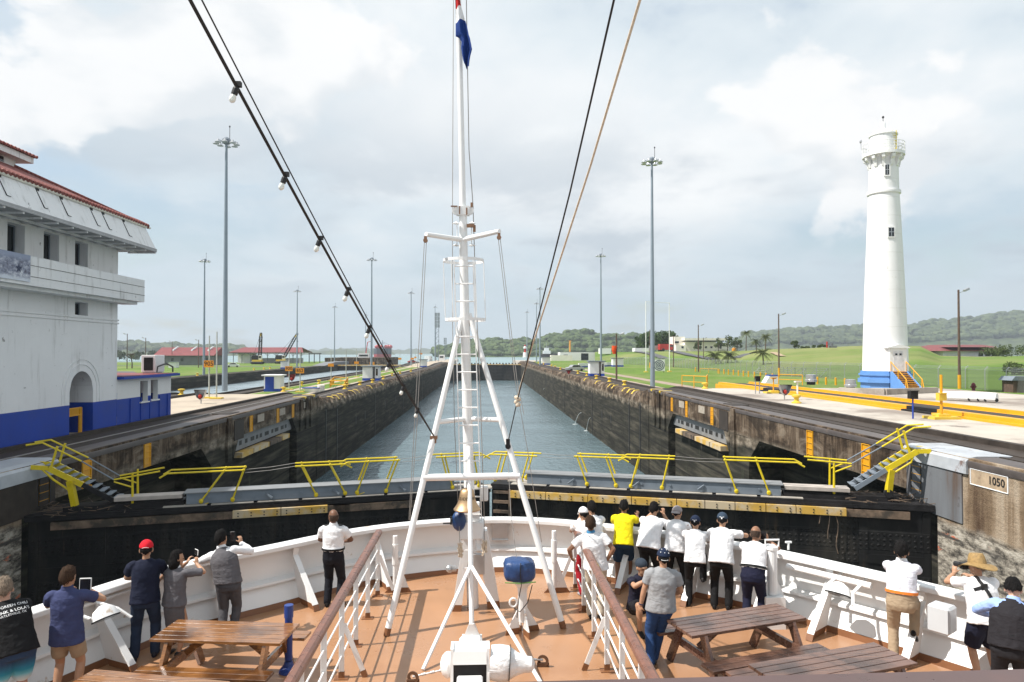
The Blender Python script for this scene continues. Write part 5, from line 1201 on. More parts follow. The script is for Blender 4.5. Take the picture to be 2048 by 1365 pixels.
for i, (p0, p1, py) in enumerate(((1506, 1552, 749), (1555, 1584, 751), (1596, 1640, 753))):          # bleachers
    a, b = onz(p0, py, ZRL), onz(p1, py + 1.5, ZRL); t = thing('bleacher', 'small aluminium bleacher bench stand before the fence, %s' % ['left', 'middle', 'right'][i], 'bleacher', a.lerp(b, .5), 'bleachers by the fence'); u = (b - a).normalized(); n = V((-u.y, u.x, 0)); n = n if n.y > 0 else -n
    for k in range(4): m = MB(); o = n * k * .7 + V((0, 0, .35 + k * .38)); m.bar(a + o, b + o, .28, .06); m.build('bench', MT['metal'], t)
    for s in (0, .5, 1): q = a.lerp(b, s); m = MB(); m.bar(q, q + n * 2.2 + V((0, 0, 1.5)), .07); m.bar(q + n * 2.2, q + n * 2.2 + V((0, 0, 1.5)), .07); m.bar(q, q + n * 2.2, .07); m.build('frame', MT['metal'], t)
b = onz(1545, 768, ZR); m = MB(); m.extrude([b + V((-.9, 0, 0)), b + V((.7, 0, 0)), b + V((.7, 0, .9)), b + V((-.35, 0, .9))], (0, 1.2, 0)); t = thing('kiosk', 'small slanted white and blue cabinet behind the amber beams', 'cabinet', b); m.build('cabinet', MT['wallwhite'], t); m = MB(); m.bx(b.x - .36, b.x + .72, b.y - .02, b.y + 1.2, b.z + .902, b.z + 1.02); m.build('lid', MT['bluewall'], t)
b = onz(2035, 785, ZRL); t = thing('shelter', 'small dark roofed shelter at the right edge before the fence', 'shelter', b); m = MB(); m.extrude([b + V((-1.4, -1, 1.3)), b + V((1.6, -1, 1.3)), b + V((1.2, -1, 1.75)), b + V((-1.0, -1, 1.75))], (0, 2, 0)); m.build('roof', MT['gray'], t); m = MB(); m.bx(b.x - 1.1, b.x + 1.3, b.y - .8, b.y + .8, b.z, b.z + 1.298); m.build('body', MT['woodpole'], t)
# white and blue boat like tub and bin on the centre wall
c = onz(626, 785, ZLL); t = thing('work_skiff', 'small white skiff with blue rim lying on the centre wall', 'skiff', c); m = MB(); m.loft([(c + V((0, 0, 0)), RIGHT, V((0, 1, 0)), .9, .4), (c + V((0, 0, .5)), RIGHT, V((0, 1, 0)), 1.35, .6)], 16); m.build('hull', MT['wallwhite'], t); m = MB(); m.loft([(c + V((0, 0, .502)), RIGHT, V((0, 1, 0)), 1.4, .65), (c + V((0, 0, .6)), RIGHT, V((0, 1, 0)), 1.4, .65)], 16); m.build('rim', MT['bluewall'], t)
c = onz(642, 785, ZLL); m = MB(); m.lathe([(.42, 0), (.46, .9), (.4, .92)], c, 14); tag(m.build('bin', MT['cream'], base=c), 'grey white drum standing beside the skiff', 'drum')

# ---------------------------------------------------------------- buildings and boats in the distance
def block(name, label, cat, px0, px1, pt, pb, zb, d=None, dp=12, mat='cream', roof=None, wins=None, roofmat='redroof', over=.6, hip=0.0, gable=True, split=.45):
    c = at((px0 + px1) / 2, pb, d) if d else onz((px0 + px1) / 2, pb, zb); d = d or HF.dot(c - CAM); k = d / FPX; w = (px1 - px0) * k; H_ = (pb - pt) * k; t = thing(name, label, cat, c); x, y, z = c; wh = H_ * (1 - split) if roof else H_
    m = MB(); m.bx(x - w / 2, x + w / 2, y, y + dp, z - 1, z + wh); m.build('wall', MT[mat], t)
    if roof:
        e = over; m = MB(); rz = z + H_; hx_ = hip * w
        A_ = [(x - w / 2 - e, y - e, z + wh), (x + w / 2 + e, y - e, z + wh), (x + w / 2 + e, y + dp + e, z + wh), (x - w / 2 - e, y + dp + e, z + wh)]; R1, R2 = (x - w / 2 - e + hx_, y + dp / 2, rz), (x + w / 2 + e - hx_, y + dp / 2, rz)
        m.add(A_ + [R1, R2], [(0, 1, 5, 4), (2, 3, 4, 5), (3, 0, 4), (1, 2, 5), (3, 2, 1, 0)]); m.build('roof', MT[roofmat], t)
    for wx, wz, ww, wh_ in (wins or []):
        m = MB(); m.bx(x - w / 2 + wx * w, x - w / 2 + (wx + ww) * w, y - .05, y + .02, z + wz * wh, z + (wz + wh_) * wh); m.build('window', MT['glass'], t)
    return t, c, k, w, H_
t, c, k, w, H_ = block('shed', 'grey shed with red gable roof and roof vents across the lane', 'shed', 314, 424, 695, 731, ZF, dp=14, mat='shedgray', roof=True, wins=[(.12, .4, .03, .35), (.26, .4, .04, .35), (.43, .4, .05, .35), (.86, .3, .06, .5)], over=1.0, split=.46)
for q in (-.28, .06, .36): m = MB(); m.extrude([(c.x + q * w - .3, c.y + 3.5, c.z + H_ * .80), (c.x + q * w + 1.0, c.y + 5.5, c.z + H_ * 1.0), (c.x + q * w + 1.5, c.y + 5.5, c.z + H_ * 1.0), (c.x + q * w + .3, c.y + 3.5, c.z + H_ * .80)], (0, .2, .45)); m.build('roof_vent', MT['metal'], t)
c = onz(535, 727, ZF); d = HF.dot(c - CAM); k = d / FPX; t = thing('open_shed', 'long open shed with red roof and white wall behind the cranes', 'shed', c); w = 146 * k
m = MB(); m.extrude([(c.x - w / 2, c.y - 2, c.z + 21 * k), (c.x + w / 2, c.y - 2, c.z + 21 * k), (c.x + w / 2 - 3, c.y + 7, c.z + 31 * k), (c.x - w / 2 + 4, c.y + 7, c.z + 31 * k)], (0, 0, .25)); m.extrude([(c.x - w / 2 + 4, c.y + 7.01, c.z + 31 * k), (c.x + w / 2 - 3, c.y + 7.01, c.z + 31 * k), (c.x + w / 2, c.y + 16, c.z + 21 * k), (c.x - w / 2, c.y + 16, c.z + 21 * k)], (0, 0, .25)); m.build('roof', MT['redroof'], t)
m = MB(); m.bx(c.x - w * .40, c.x + w * .42, c.y + 9, c.y + 9.3, c.z, c.z + 10 * k); m.bx(c.x - w * .42, c.x - w * .22, c.y + 2, c.y + 8, c.z, c.z + 20 * k); m.build('wall', MT['wallwhite'], t)
for i in range(9): q = c.x - w * .46 + i * w * .115; m = MB(); m.bar((q, c.y, c.z), (q, c.y, c.z + 21 * k), .3); m.bar((q, c.y, c.z + 15 * k), (q + 1.6, c.y, c.z + 20.8 * k), .15); m.bar((q, c.y, c.z + 15 * k), (q - 1.6, c.y, c.z + 20.8 * k), .15); m.build('post', MT['gray'], t)
m = MB(); m.bx(c.x - w * .47, c.x + w * .47, c.y - .1, c.y + .1, c.z + 19.4 * k, c.z + 20.5 * k); m.build('girder', MT['gray'], t)
for px, pb, tip, lab, x0 in ((515, 729, (522, 666), 'black and yellow crawler crane with steep boom before the open shed', 515), (562, 728, (595, 667), 'dark crawler crane with slanted boom reaching the mast', 560)):
    c = onz(px, pb, ZF); d = HF.dot(c - CAM); k = d / FPX; t = thing('crane', lab, 'crane', c)
    for s in (-1, 1):
        m = MB(); m.loft([(c + V((sx * 2.2, s * 1.4, .6)), V((0, 1, 0)), V((0, 0, 1)), .35, r) for sx, r in ((-1.15, .25), (-1, .55), (1, .55), (1.15, .25))], 8); m.build('track', MT['dark'], t)
    m = MB(); m.bx(c.x - 2.0, c.x + 2.0, c.y - 1.4, c.y + 1.4, c.z + 1.2, c.z + 2.0); m.build('deck', MT['bollard'], t)
    m = MB(); m.bx(c.x - 2.2, c.x + .7, c.y - 1.3, c.y + 1.3, c.z + 2.0, c.z + 4.0); m.bx(c.x - 2.4, c.x - 2.201, c.y - 1.2, c.y + 1.2, c.z + 1.6, c.z + 3.4); m.build('engine_house', MT['dark'], t, bevel=.1)
    m = MB(); m.bx(c.x + .72, c.x + 2.1, c.y - 1.2, c.y + .2, c.z + 2.0, c.z + 3.9); cb = m.build('cab', MT['cream'], t, bevel=.08); m = MB(); m.bx(c.x + .9, c.x + 1.95, c.y - 1.26, c.y - 1.21, c.z + 2.8, c.z + 3.7); m.build('window', MT['glass'], cb)
    tipP = at(tip[0], tip[1], d); f = c + V((1.0, 0, 2.2)); m = MB(); u = (tipP - f).normalized(); sd = V((0, 1, 0)); nrm_ = u.cross(sd)
    ch = [[f + sd * a * .35 + nrm_ * b * .35, f.lerp(tipP, .12) + sd * a * .55 + nrm_ * b * .55, f.lerp(tipP, .85) + sd * a * .5 + nrm_ * b * .5, tipP + sd * a * .12 + nrm_ * b * .12] for a in (-1, 1) for b in (-1, 1)]
    for q in ch:
        for p0, p1 in zip(q[:-1], q[1:]): m.bar(p0, p1, .22)
    n = 14
    for i in range(n): 
        p0, p1 = f.lerp(tipP, i / n), f.lerp(tipP, (i + 1) / n); s = .5 if i % 2 else -.5
        for a in (-.5, .5): m.bar(p0 + sd * s + nrm_ * a, p1 - sd * s + nrm_ * a, .09); m.bar(p0 + nrm_ * s + sd * a, p1 - nrm_ * s + sd * a, .09)
    m.build('boom', MT['dark'], t); m = MB(); m.tube([f.lerp(tipP, .86), tipP], [.62, .25], 6); m.build('boom_tip', MT['bollard'], t)
    m = MB(); m.tube([c + V((-1.8, 0, 4)), tipP], .06, 5); m.tube([tipP, tipP + V((0, 0, -3.4))], .05, 5); m.build('cable', MT['dark'], t); m = MB(); m.ell(tipP + V((0, 0, -3.8)), (.3, .3, .5), 8); m.build('hook', MT['dark'], t)
# canopy frame and concrete ramp at the end of the far bank
c = onz(628, 726, ZF); k = HF.dot(c - CAM) / FPX; t = thing('canopy_frame', 'bare dark canopy frame at the far end of the left bank', 'canopy', c); m = MB(); m.bx(c.x - 11 * k, c.x + 12 * k, c.y, c.y + 3, c.z + 17.5 * k, c.z + 19 * k); m.build('roof', MT['dark'], t)
for s in (-10, 0, 11): m = MB(); m.bar((c.x + s * k, c.y + .5, c.z), (c.x + s * k, c.y + .5, c.z + 17.5 * k), .35); m.build('post', MT['dark'], t)
c = onz(640, 737, ZF - .0); m = MB(); m.extrude([(XF - 1, 280, ZF), (XF - 1, 330, ZF), (XF - 1, 330, ZF + 1.2), (XF - 1, 300, ZF + 1.2)], (-5, 0, 0)); tag(m.build('ramp', MT['shedgray'], base=(XF - 7, 290, ZF)), 'sloping pale concrete ramp on the far bank', 'ramp')
block('pier_block', 'dark concrete pier block at end of the other lane', 'pier', 650, 770, 716, 738, -1, d=330, dp=50, mat='lock')
block('wharf_house', 'small white wheelhouse like building on the far pier block', 'building', 716, 738, 707, 718, 0, d=334, dp=5, mat='wallwhite', wins=[(.1, .45, .8, .3)])
m = MB(); c = at(731, 712, 336); m.tube([c, c + V((1.0, 0, 6.5)), c + V((3.0, 0, 7.0))], .2, 6); tag(m.build('davit', MT['red'], base=c), 'thin red davit crane on the far pier block', 'davit')
# lattice tower with screens, small post screen
def lattice(px, pb, pt, ps, d, zb, wpx, label):
    b = at(px, 700, d); b = V((b.x, b.y, zb)); k = d / FPX; h = at(px, pt, d).z - zb; hs = at(px, ps, d).z - zb; t = thing('lattice_tower', label, 'tower', b); r = wpx * k * .28; m = MB()
    for a in (-1, 1):
        for c_ in (-1, 1): m.bar(b + V((a * r, c_ * r, 0)), b + V((a * r, c_ * r, h)), .16)
    n = int(h / 1.3)
    for i in range(n):
        z0, z1 = h * i / n, h * (i + 1) / n; s = 1 if i % 2 else -1
        for c_ in (-1, 1): m.bar(b + V((-s * r, c_ * r, z0)), b + V((s * r, c_ * r, z1)), .09); m.bar(b + V((c_ * r, -s * r, z0)), b + V((c_ * r, s * r, z1)), .09)
    m.build('lattice', MT['gray'], t)
    W_ = wpx * k / 2
    for i in range(4):
        z0, z1 = lerp(hs, h, i / 4) + .1, lerp(hs, h, (i + 1) / 4) - .1; m = MB()
        for s in (-1, 1): m.bx(b.x + s * W_ * .52 - W_ * .45, b.x + s * W_ * .52 + W_ * .45, b.y - r - .2, b.y - r, b.z + z0, b.z + z1)
        m.build('screen', P('screen grey', (.25, .28, .30), .5) if 'screen grey' not in bpy.data.materials else bpy.data.materials['screen grey'], t)
lattice(874.5, 722, 626, 656, 372, 0, 10.5, 'lattice tower carrying tall grey screens left of the mast'); lattice(890.5, 718, 676, 689, 470, 0, 6, 'smaller distant post with a grid screen by the mast leg')
block('wharf_hut', 'small white hut beneath the lattice tower', 'hut', 877, 889, 710, 721, 0, d=400, dp=4, mat='wallwhite', wins=[(.2, .45, .6, .3)])
# vehicles near the far end of the centre wall
def car(px, pb, zb, L, h, mat, label, name='parked_car', cat='car', rz=0.0, d=None, box=False):
    c = at(px, pb, d) if d else onz(px, pb, zb); t = thing(name, label, cat, c); M = Matrix.Rotation(rz, 3, 'Z'); w = L * .4
    def q(x, y, z): return c + M @ V((x, y, z))
    pr = [(-.5, .22), (-.5, .55), (-.44, .62), (-.30, .66), (-.2, .98), (.18, 1.0), (.32, .66), (.47, .6), (.5, .45), (.5, .22)] if not box else [(-.5, .2), (-.5, 1.0), (.2, 1.0), (.22, .95), (.3, .9), (.36, .62), (.5, .55), (.5, .2)]
    m = MB(); m.extrude([q(x * L, -w / 2, z * h) for x, z in pr], M @ V((0, w, 0))); m.build('body', MT[mat], t, bevel=.03)
    m = MB(); g = [(-.27, .68), (-.18, .93), (.16, .95), (.27, .68)] if not box else [(.1, .62), (.1, .88), (.27, .86), (.33, .62)]; m.extrude([q(x * L, -w / 2 - .02, z * h) for x, z in g], M @ V((0, .02, 0))); m.build('side_window', MT['glass'], t)
    for x in (-.3, .31):
        for s in (-1, 1): m = MB(); m.lathe([(.2 * h, -.09), (.22 * h, 0), (.2 * h, .09)], q(x * L, s * (w / 2 - .05), .21 * h), 12, axis=M @ V((0, 1, 0))); m.build('wheel', MT['black'], t)
    return t
car(1150, 743, ZRL, 4.2, 1.5, 'metal', 'silver car parked on the right lawn track', rz=.3); car(857, 724, ZLL, 7, 3.2, 'wallwhite', 'white truck at the far end of centre wall', 'truck', 'truck', 1.4, box=True); car(824, 727, ZLL, 4.2, 1.6, 'red', 'dark red car at the far end of centre wall', rz=.2); car(1335, 703, 5, 8, 3.3, 'red', 'red fire truck beside the cream building', 'fire_truck', 'fire truck', 0.05, d=322, box=True)
car(1312, 703, 5, 6, 2.6, 'metal', 'grey parked truck beside the dark tree', 'truck', 'truck', .1, d=324, box=True); car(466, 735, ZF, 4.4, 1.6, 'wallwhite', 'small white car on the far bank lawn', rz=.3)
# right bank: long white buildings, beacon, ship at berth
block('storehouse', 'long low white storehouse with dark doorway beyond the right lawn', 'building', 1120, 1206, 705, 721, ZRL, dp=12, mat='wallwhite', wins=[(.49, 0, .17, .86), (.08, .5, .1, .2)])
block('storehouse', 'low white and blue annex left of the storehouse', 'building', 1102, 1145, 711, 721.5, ZRL, dp=6, mat='cream'); block('roofed_hut', 'white roofed hut above the storehouse', 'building', 1201, 1222, 697, 704, 4, d=330, dp=6, mat='wallwhite'); block('long_hut', 'long pale hut under the dark tree', 'building', 1270, 1302, 696.5, 703, 4, d=325, dp=6, mat='wallwhite')
b = at(1050, 715, 420); k = .3; t = thing('beacon', 'small red and white beacon beyond the far gate', 'beacon', b); m = MB(); m.lathe([(1.3, 0), (1.1, 3.0)], b, 10); m.build('base', MT['wallwhite'], t); m = MB(); m.lathe([(.6, 3.0), (.5, 5.2)], b, 10); m.build('tower', MT['red'], t); m = MB(); m.lathe([(.9, 5.2), (.9, 6.2), (.3, 6.6)], b, 10); m.build('lantern', MT['wallwhite'], t); m = MB(); m.ell(b + V((0, 0, 7.0)), (.5, .5, .5), 8); m.build('cap', MT['red'], t)
c = at(1098, 713, 520); t = thing('work_boat', 'dark hulled work boat with white wheelhouse at the right shore', 'boat', c); m = MB(); m.loft([(c + V((x, 0, 0)), V((0, 1, 0)), V((0, 0, 1)), w_, h_) for x, w_, h_ in ((-6, 1.5, 1.2), (-5, 2.2, 1.8), (5, 2.4, 1.9), (8, .4, 2.4))], 10); m.build('hull', MT['dark'], t); m = MB(); m.bx(c.x - 4.5, c.x + 1, c.y - 1.6, c.y + 1.6, c.z + 1.8, c.z + 4.2); m.bx(c.x - 3.4, c.x - .2, c.y - 1.3, c.y + 1.3, c.z + 4.2, c.z + 6.3); m.build('wheelhouse', MT['wallwhite'], t); m = MB(); m.tube([c + V((-2, 0, 6.3)), c + V((-2, 0, 10))], .14, 6); m.tube([c + V((-2, 0, 7.5)), c + V((4, 0, 5.5))], .1, 5); m.build('mast', MT['metal'], t)
c = at(1140, 704, 620); m = MB(); m.tube([c, c + V((0, 0, 9.5))], .75, 8); m.bx(c.x - 1.1, c.x + 1.1, c.y - .5, c.y + .5, c.z + 9.5, c.z + 9.9); tag(m.build('range_tower', MT['orange'], base=c), 'slim orange range tower before the forest hill', 'tower')
c = at(1654, 696, 205); t = thing('red_pillar', 'red pillar with low equipment on the meadow left of lighthouse', 'pillar', c); m = MB(); m.tube([c, c + V((0, 0, 1.8))], .22, 8); m.build('pillar', MT['red'], t); m = MB(); m.bx(c.x + .8, c.x + 3, c.y, c.y + 1, c.z, c.z + .6); m.bx(c.x + 1.4, c.x + 2.0, c.y + .2, c.y + .5, c.z + .6, c.z + 1.3); m.build('equipment', MT['shedgray'], t)
# cream modern building on the rise
d = 318; k = d / FPX; c = at(1410, 703.5, d); t = thing('cream_building', 'low cream modern building with flat roofs on the rise', 'building', c); X = lambda px: at(px, 700, d).x; Z = lambda py: at(1410, py, d).z; y = c.y
m = MB(); m.bx(X(1369), X(1432), y, y + 14, Z(712), Z(684)); m.bx(X(1352), X(1373), y + 3, y + 12, Z(712), Z(673.5)); m.bx(X(1432), X(1460), y + 1, y + 11, Z(712), Z(686)); m.bx(X(1349), X(1369), y - 2, y + 3, Z(712), Z(691)); m.build('wall', MT['cream'], t)
m = MB(); m.bx(X(1366), X(1452), y - 2.5, y + 15, Z(681.5), Z(677)); m.build('roof', MT['cream'], t); m = MB(); m.bx(X(1372), X(1448), y - .5, y + 13, Z(684) + .02, Z(681.5) - .02); m.build('clerestory', MT['glass'], t)
for px, py in ((1362, 695), (1391, 695), (1412, 695), (1423, 695), (1355, 685), (1401, 689), (1443, 696)): m = MB(); m.bx(X(px) - .5, X(px) + .5, y - 2.05 if px < 1369 and py > 690 else (y + .95 if px > 1432 else y - .05), y + 3.02, Z(py) - .45, Z(py) + .45); m.build('window', MT['glass'], t)
c = at(1468, 704, 305); m = MB(); m.lathe([(.9, 0), (.9, 1.5), (.2, 1.7)], c, 12); tag(m.build('water_tank', MT['orange'], base=c), 'small orange tank right of the cream building', 'tank')
# barn on the far right
t, c, k, w, H_ = block('barn', 'long white barn with maroon two tier roof on the right', 'building', 1884, 2000, 700.5, 713, 4, d=236, dp=16, mat='wallwhite')
m = MB(); e = 1.6
for a, z0, z1, sh_ in ((w / 2 + e, H_ * .84, H_ * 1.45, 2.2), (w / 2 - 1.4, H_ * 1.46, H_ * 1.85, 2.0)): m.add([(c.x - a, c.y - e, c.z + z0), (c.x + a, c.y - e, c.z + z0), (c.x + a, c.y + 16 + e, c.z + z0), (c.x - a, c.y + 16 + e, c.z + z0), (c.x - a + sh_, c.y + 3, c.z + z1), (c.x + a - sh_, c.y + 3, c.z + z1), (c.x + a - sh_, c.y + 13, c.z + z1), (c.x - a + sh_, c.y + 13, c.z + z1)], [(0, 1, 5, 4), (1, 2, 6, 5), (2, 3, 7, 6), (3, 0, 4, 7), (4, 5, 6, 7), (3, 2, 1, 0)])
m.build('roof', MT['barnroof'], t)
for px in (1962, 1976, 1990): x = at(px, 700, 236).x; m = MB(); A_ = [(x + .85 * math.cos(a * math.pi / 8), c.y - .05, c.z + H_ * .25 + .85 * math.sin(a * math.pi / 8)) for a in range(9)]; m.extrude([(x + .85, c.y - .05, c.z)] + A_ + [(x - .85, c.y - .05, c.z)], (0, .06, 0)); m.build('arched_window', MT['glass'], t)
# the red hulled ship waiting on the lake
d = 900; k = d / FPX; c = at(765, 716, d); t = thing('cargo_ship', 'red and dark grey cargo ship seen bow on beyond the lock', 'ship', V((c.x, c.y, LAKEZ))); x, y = c.x, c.y; hw = 18.5 * k
z0 = LAKEZ - 1
def hull(m, za, zb, wa, wb):
    n0 = len(m.v); m.add([(x - wa, y + 12, za), (x - wa * .55, y + 3, za), (x, y, za), (x + wa * .55, y + 3, za), (x + wa, y + 12, za), (x + wa, y + 160, za), (x - wa, y + 160, za), (x - wb, y + 10, zb), (x - wb * .6, y - 1, zb), (x, y - 4, zb), (x + wb * .6, y - 1, zb), (x + wb, y + 10, zb), (x + wb, y + 160, zb), (x - wb, y + 160, zb)], [(i, (i + 1) % 7, (i + 1) % 7 + 7, i + 7) for i in range(7)] + [tuple(range(6, -1, -1)), tuple(range(7, 14))])
    for q in m.v[n0:]: q.x += (q.y - y) * x / y
Zs = lambda py: at(765, py, d).z
m = MB(); hull(m, z0, Zs(709), hw * .94, hw * .97); m.build('lower_hull', MT['hullred'], t); m = MB(); hull(m, Zs(709) + .01, Zs(697.5), hw * .97, hw); m.build('upper_hull', MT['hullgray'], t)
m = MB()
for s, a in ((-13, 3.5), (-8, 2.5), (-4, 3), (5, 3), (9, 4), (13.5, 3.5)): m.ell((x + s * k, y + 8, Zs(694)), (a * .9, 2.5, 2.6), 8)
m.build('deck_winch', MT['hullred'], t); m = MB(); m.tube([(x - 1.5 * k, y + 6, Zs(697)), (x - 1.5 * k, y + 6, Zs(681))], .55, 6); m.bar((x - 1.5 * k, y + 6, Zs(684)), (x - 13 * k, y + 10, Zs(692)), .3); m.bar((x - 1.5 * k, y + 6, Zs(684)), (x + 14 * k, y + 10, Zs(691)), .3); m.bar((x - 4 * k, y + 6, Zs(687)), (x + 3 * k, y + 6, Zs(687)), .4); m.build('foremast', MT['poleg'], t)

# ---------------------------------------------------------------- trees, palms, bushes
def leafy(m, c, r, n, size, rng, flat=.8):
    for _ in range(n):
        d = V((rng.gauss(0, 1), rng.gauss(0, 1), rng.gauss(0, 1))).normalized(); q = c + V((d.x * r, d.y * r, d.z * r * flat)) * rng.uniform(.55, 1.05)
        a = V((rng.gauss(0, 1), rng.gauss(0, 1), rng.gauss(0, 1))).normalized(); b = a.cross(V((rng.gauss(0, 1), rng.gauss(0, 1), rng.gauss(0, 1)))).normalized(); s = size * rng.uniform(.6, 1.3)
        m.add([q - a * s, q + b * s * .6, q + a * s, q - b * s * .6], [(0, 1, 2, 3)])
def tree(b, h, rad, label, seed, mat='leaf', leaves=2600, lsize=.28, low=.35, clumps=16, name='tree'):
    rng = random.Random(seed); t = thing(name, label, 'tree', b); m = MB(); top = b + V((rng.uniform(-.2, .2), 0, h * .7)); m.tube([b - V((0, 0, .3)), b.lerp(top, .5), top], [h * .035, h * .025, h * .008], 8)
    cs = []
    for i in range(clumps):
        a = rng.uniform(0, 6.28); rr = rad * math.sqrt(rng.random()) * .8; z = rng.uniform(low, .92) * h; f = 1 - abs(z / h - .6) * .7; c = b + V((math.cos(a) * rr * f, math.sin(a) * rr * f, z)); cs.append(c); m.tube([b.lerp(top, min(.95, z / h * .8)), c], [h * .012, h * .005], 5)
    m.build('trunk', MT['trunk'], t); m = MB()
    for c in cs: leafy(m, c, rad * rng.uniform(.28, .46), leaves // clumps, lsize, rng)
    m.build('crown', MT[mat], t, fix=False); return t
q = at(1300, 703, 338); tree(q, 9.8, 6.0, 'big dark rounded tree left of the cream building', 1, leaves=4200, lsize=.4, clumps=24, low=.25)
q = at(1338, 702, 345); tree(q, 9.0, 6.0, 'broad dark tree touching the cream building roof', 2, leaves=4200, lsize=.4, clumps=24, low=.25)
q = at(1284, 703, 346); tree(q, 7.6, 3.6, 'smaller dark tree at left end of the tree clump', 3, leaves=2400, lsize=.38, clumps=14, low=.2)
for i, (px, d, h, r, lab) in enumerate(((1396, 300, 4.4, 1.9, 'small thin tree before the cream building wall'), (1437, 296, 5.5, 2.2, 'loose green tree at the right end of the cream building'), (1455, 300, 6.4, 2.8, 'airy tree behind the right end of the cream building'), (1474, 302, 6.0, 2.6, 'pale airy tree left of the tall palm'), (1590, 232, 2.6, 1.4, 'lone flat topped tree on the meadow crest'))): tree(onm(px, d), h, r, lab, 20 + i, 'bush', 900, .26, .3, 12)
def palm(px, pb, h, label, seed, s=1.0, d=None):
    b = onm(px, d) if d else onz(px, pb, ZRL); rng = random.Random(seed); t = thing('palm_tree', label, 'palm tree', b, 'palms near the cream building'); lean = V((rng.uniform(-.5, .5), 0, 0)); top = b + lean + V((0, 0, h)); m = MB(); m.tube([b - V((0, 0, .3)), b.lerp(top, .5) - lean * .12, top], [.24, .17, .13], 8); m.build('trunk', MT['trunk'], t); m = MB()
    for i in range(36):
        a = i * 2.4 + rng.uniform(-.2, .2); el = rng.uniform(-.5, 1.25); L = s * rng.uniform(3.0, 4.2); dd = V((math.cos(a), math.sin(a), 0)); pts = []
        for k_ in range(7): u = k_ / 6; pts.append(top + dd * (L * u * math.cos(el * (1 - u * .4))) + V((0, 0, L * (math.sin(el) * u - .62 * u * u * (1.1 - .3 * math.sin(el))))))
        sd = V((-dd.y, dd.x, 0))
        for p0, p1 in zip(pts[:-1], pts[1:]):
            for w in range(3):
                q = p0.lerp(p1, w / 3); u = (pts.index(p0) + w / 3) / 6; wl = s * 1.05 * math.sin(min(1, .25 + u) * math.pi * .92 + .1) + .06
                for sg in (-1, 1): m.add([q, q + (p1 - p0) * .16, q + sd * sg * wl + (p1 - p0) * .45 + V((0, 0, -wl * .45))], [(0, 1, 2)])
        m.tube(pts, .03, 4)
    m.build('fronds', MT['palm'], t, fix=False)
palm(1432, 731, 2.6, 'full palm just left of its twin before the cream building', 1, .95, 205); palm(1455, 731, 2.4, 'full palm just right of its twin before the cream building', 2, .95, 205); palm(1527, 725, 2.9, 'large low palm below two smaller ones', 3, .72, 175); palm(1513, 716, 3.4, 'small palm left of the pair on the rise', 4, .6, 252); palm(1531, 716, 4.6, 'palm right of the pair on the rise', 5, .68, 250); palm(1492, 705, 7.2, 'tallest palm standing alone on the skyline', 6, .72, 286)
for i, (px, d, w, h, lab) in enumerate(((1642, 236, 3.2, 1.1, 'dark hedge of bushes on the meadow crest'), (1612, 250, 1.4, .8, 'small bush right of the lone meadow tree'), (1985, 196, 3.0, 2.8, 'green bush above the barn roof end'), (2025, 180, 4.5, 3.0, 'broad pale bush at the right edge'), (2044, 110, 3.0, 2.2, 'green bush behind the fence at the right edge'))):
    b = onm(px, d); rng = random.Random(i); m = MB(); t = thing('bush', lab, 'bush', b)
    for k_ in range(9): leafy(m, b + V((rng.uniform(-w, w), rng.uniform(-1, 1), h * rng.uniform(.2, .7))), h * .5, 130, .2, rng)
    m.build('foliage', MT['bush'], t, fix=False)
b = onz(264, 737, ZF); rng = random.Random(9); t = thing('bare_tree', 'spreading bare branched tree between the lamp posts on the far bank', 'tree', b); m = MB()
def br(p, d, l, r, n):
    e = p + d * l; m.tube([p, e], [r, r * .65], 5)
    if n: 
        for _ in range(3 if n > 1 else 4): br(e, (d + V((rng.uniform(-.9, .9), rng.uniform(-.6, .6), rng.uniform(-.15, .5)))).normalized(), l * .72, r * .6, n - 1)
br(b, V((0, 0, 1)), 1.9, .26, 4); m.build('branches', MT['trunk'], t); m = MB()
leafy(m, b + V((0, 0, 4.4)), 3.8, 260, .16, rng, .5); m.build('leaves', MT['bush'], t, fix=False)
for i in range(7):
    px = (238, 275, 310, 430, 447, 470, 612)[i]; q = at(px, 712, 520 + i * 15); 
    if i < 3: tree(V((q.x, q.y, ZF)), (6, 5, 5.5)[i], (7, 6, 6)[i], 'dark waterside tree on the far left bank, %s' % ORL[i], 60 + i, 'farforest', 700, .8, .2, 9)
# ---------------------------------------------------------------- the misty air
m = MB(); m.bx(-4800, 4800, -60, 4700, -11.6, 130)
mh = bpy.data.materials.new('haze air'); mh.use_nodes = True; t = NT(mh.node_tree); t.n.clear(); out = t.add('ShaderNodeOutputMaterial'); pv = t.add('ShaderNodeVolumePrincipled', ins={'Color': (.80, .88, .96, 1), 'Density': 0.00021, 'Anisotropy': 0.2}); t.l.new(pv.outputs[0], out.inputs['Volume'])
o = m.build('haze', mh, base=(0, 0, 0)); o['kind'] = 'stuff'
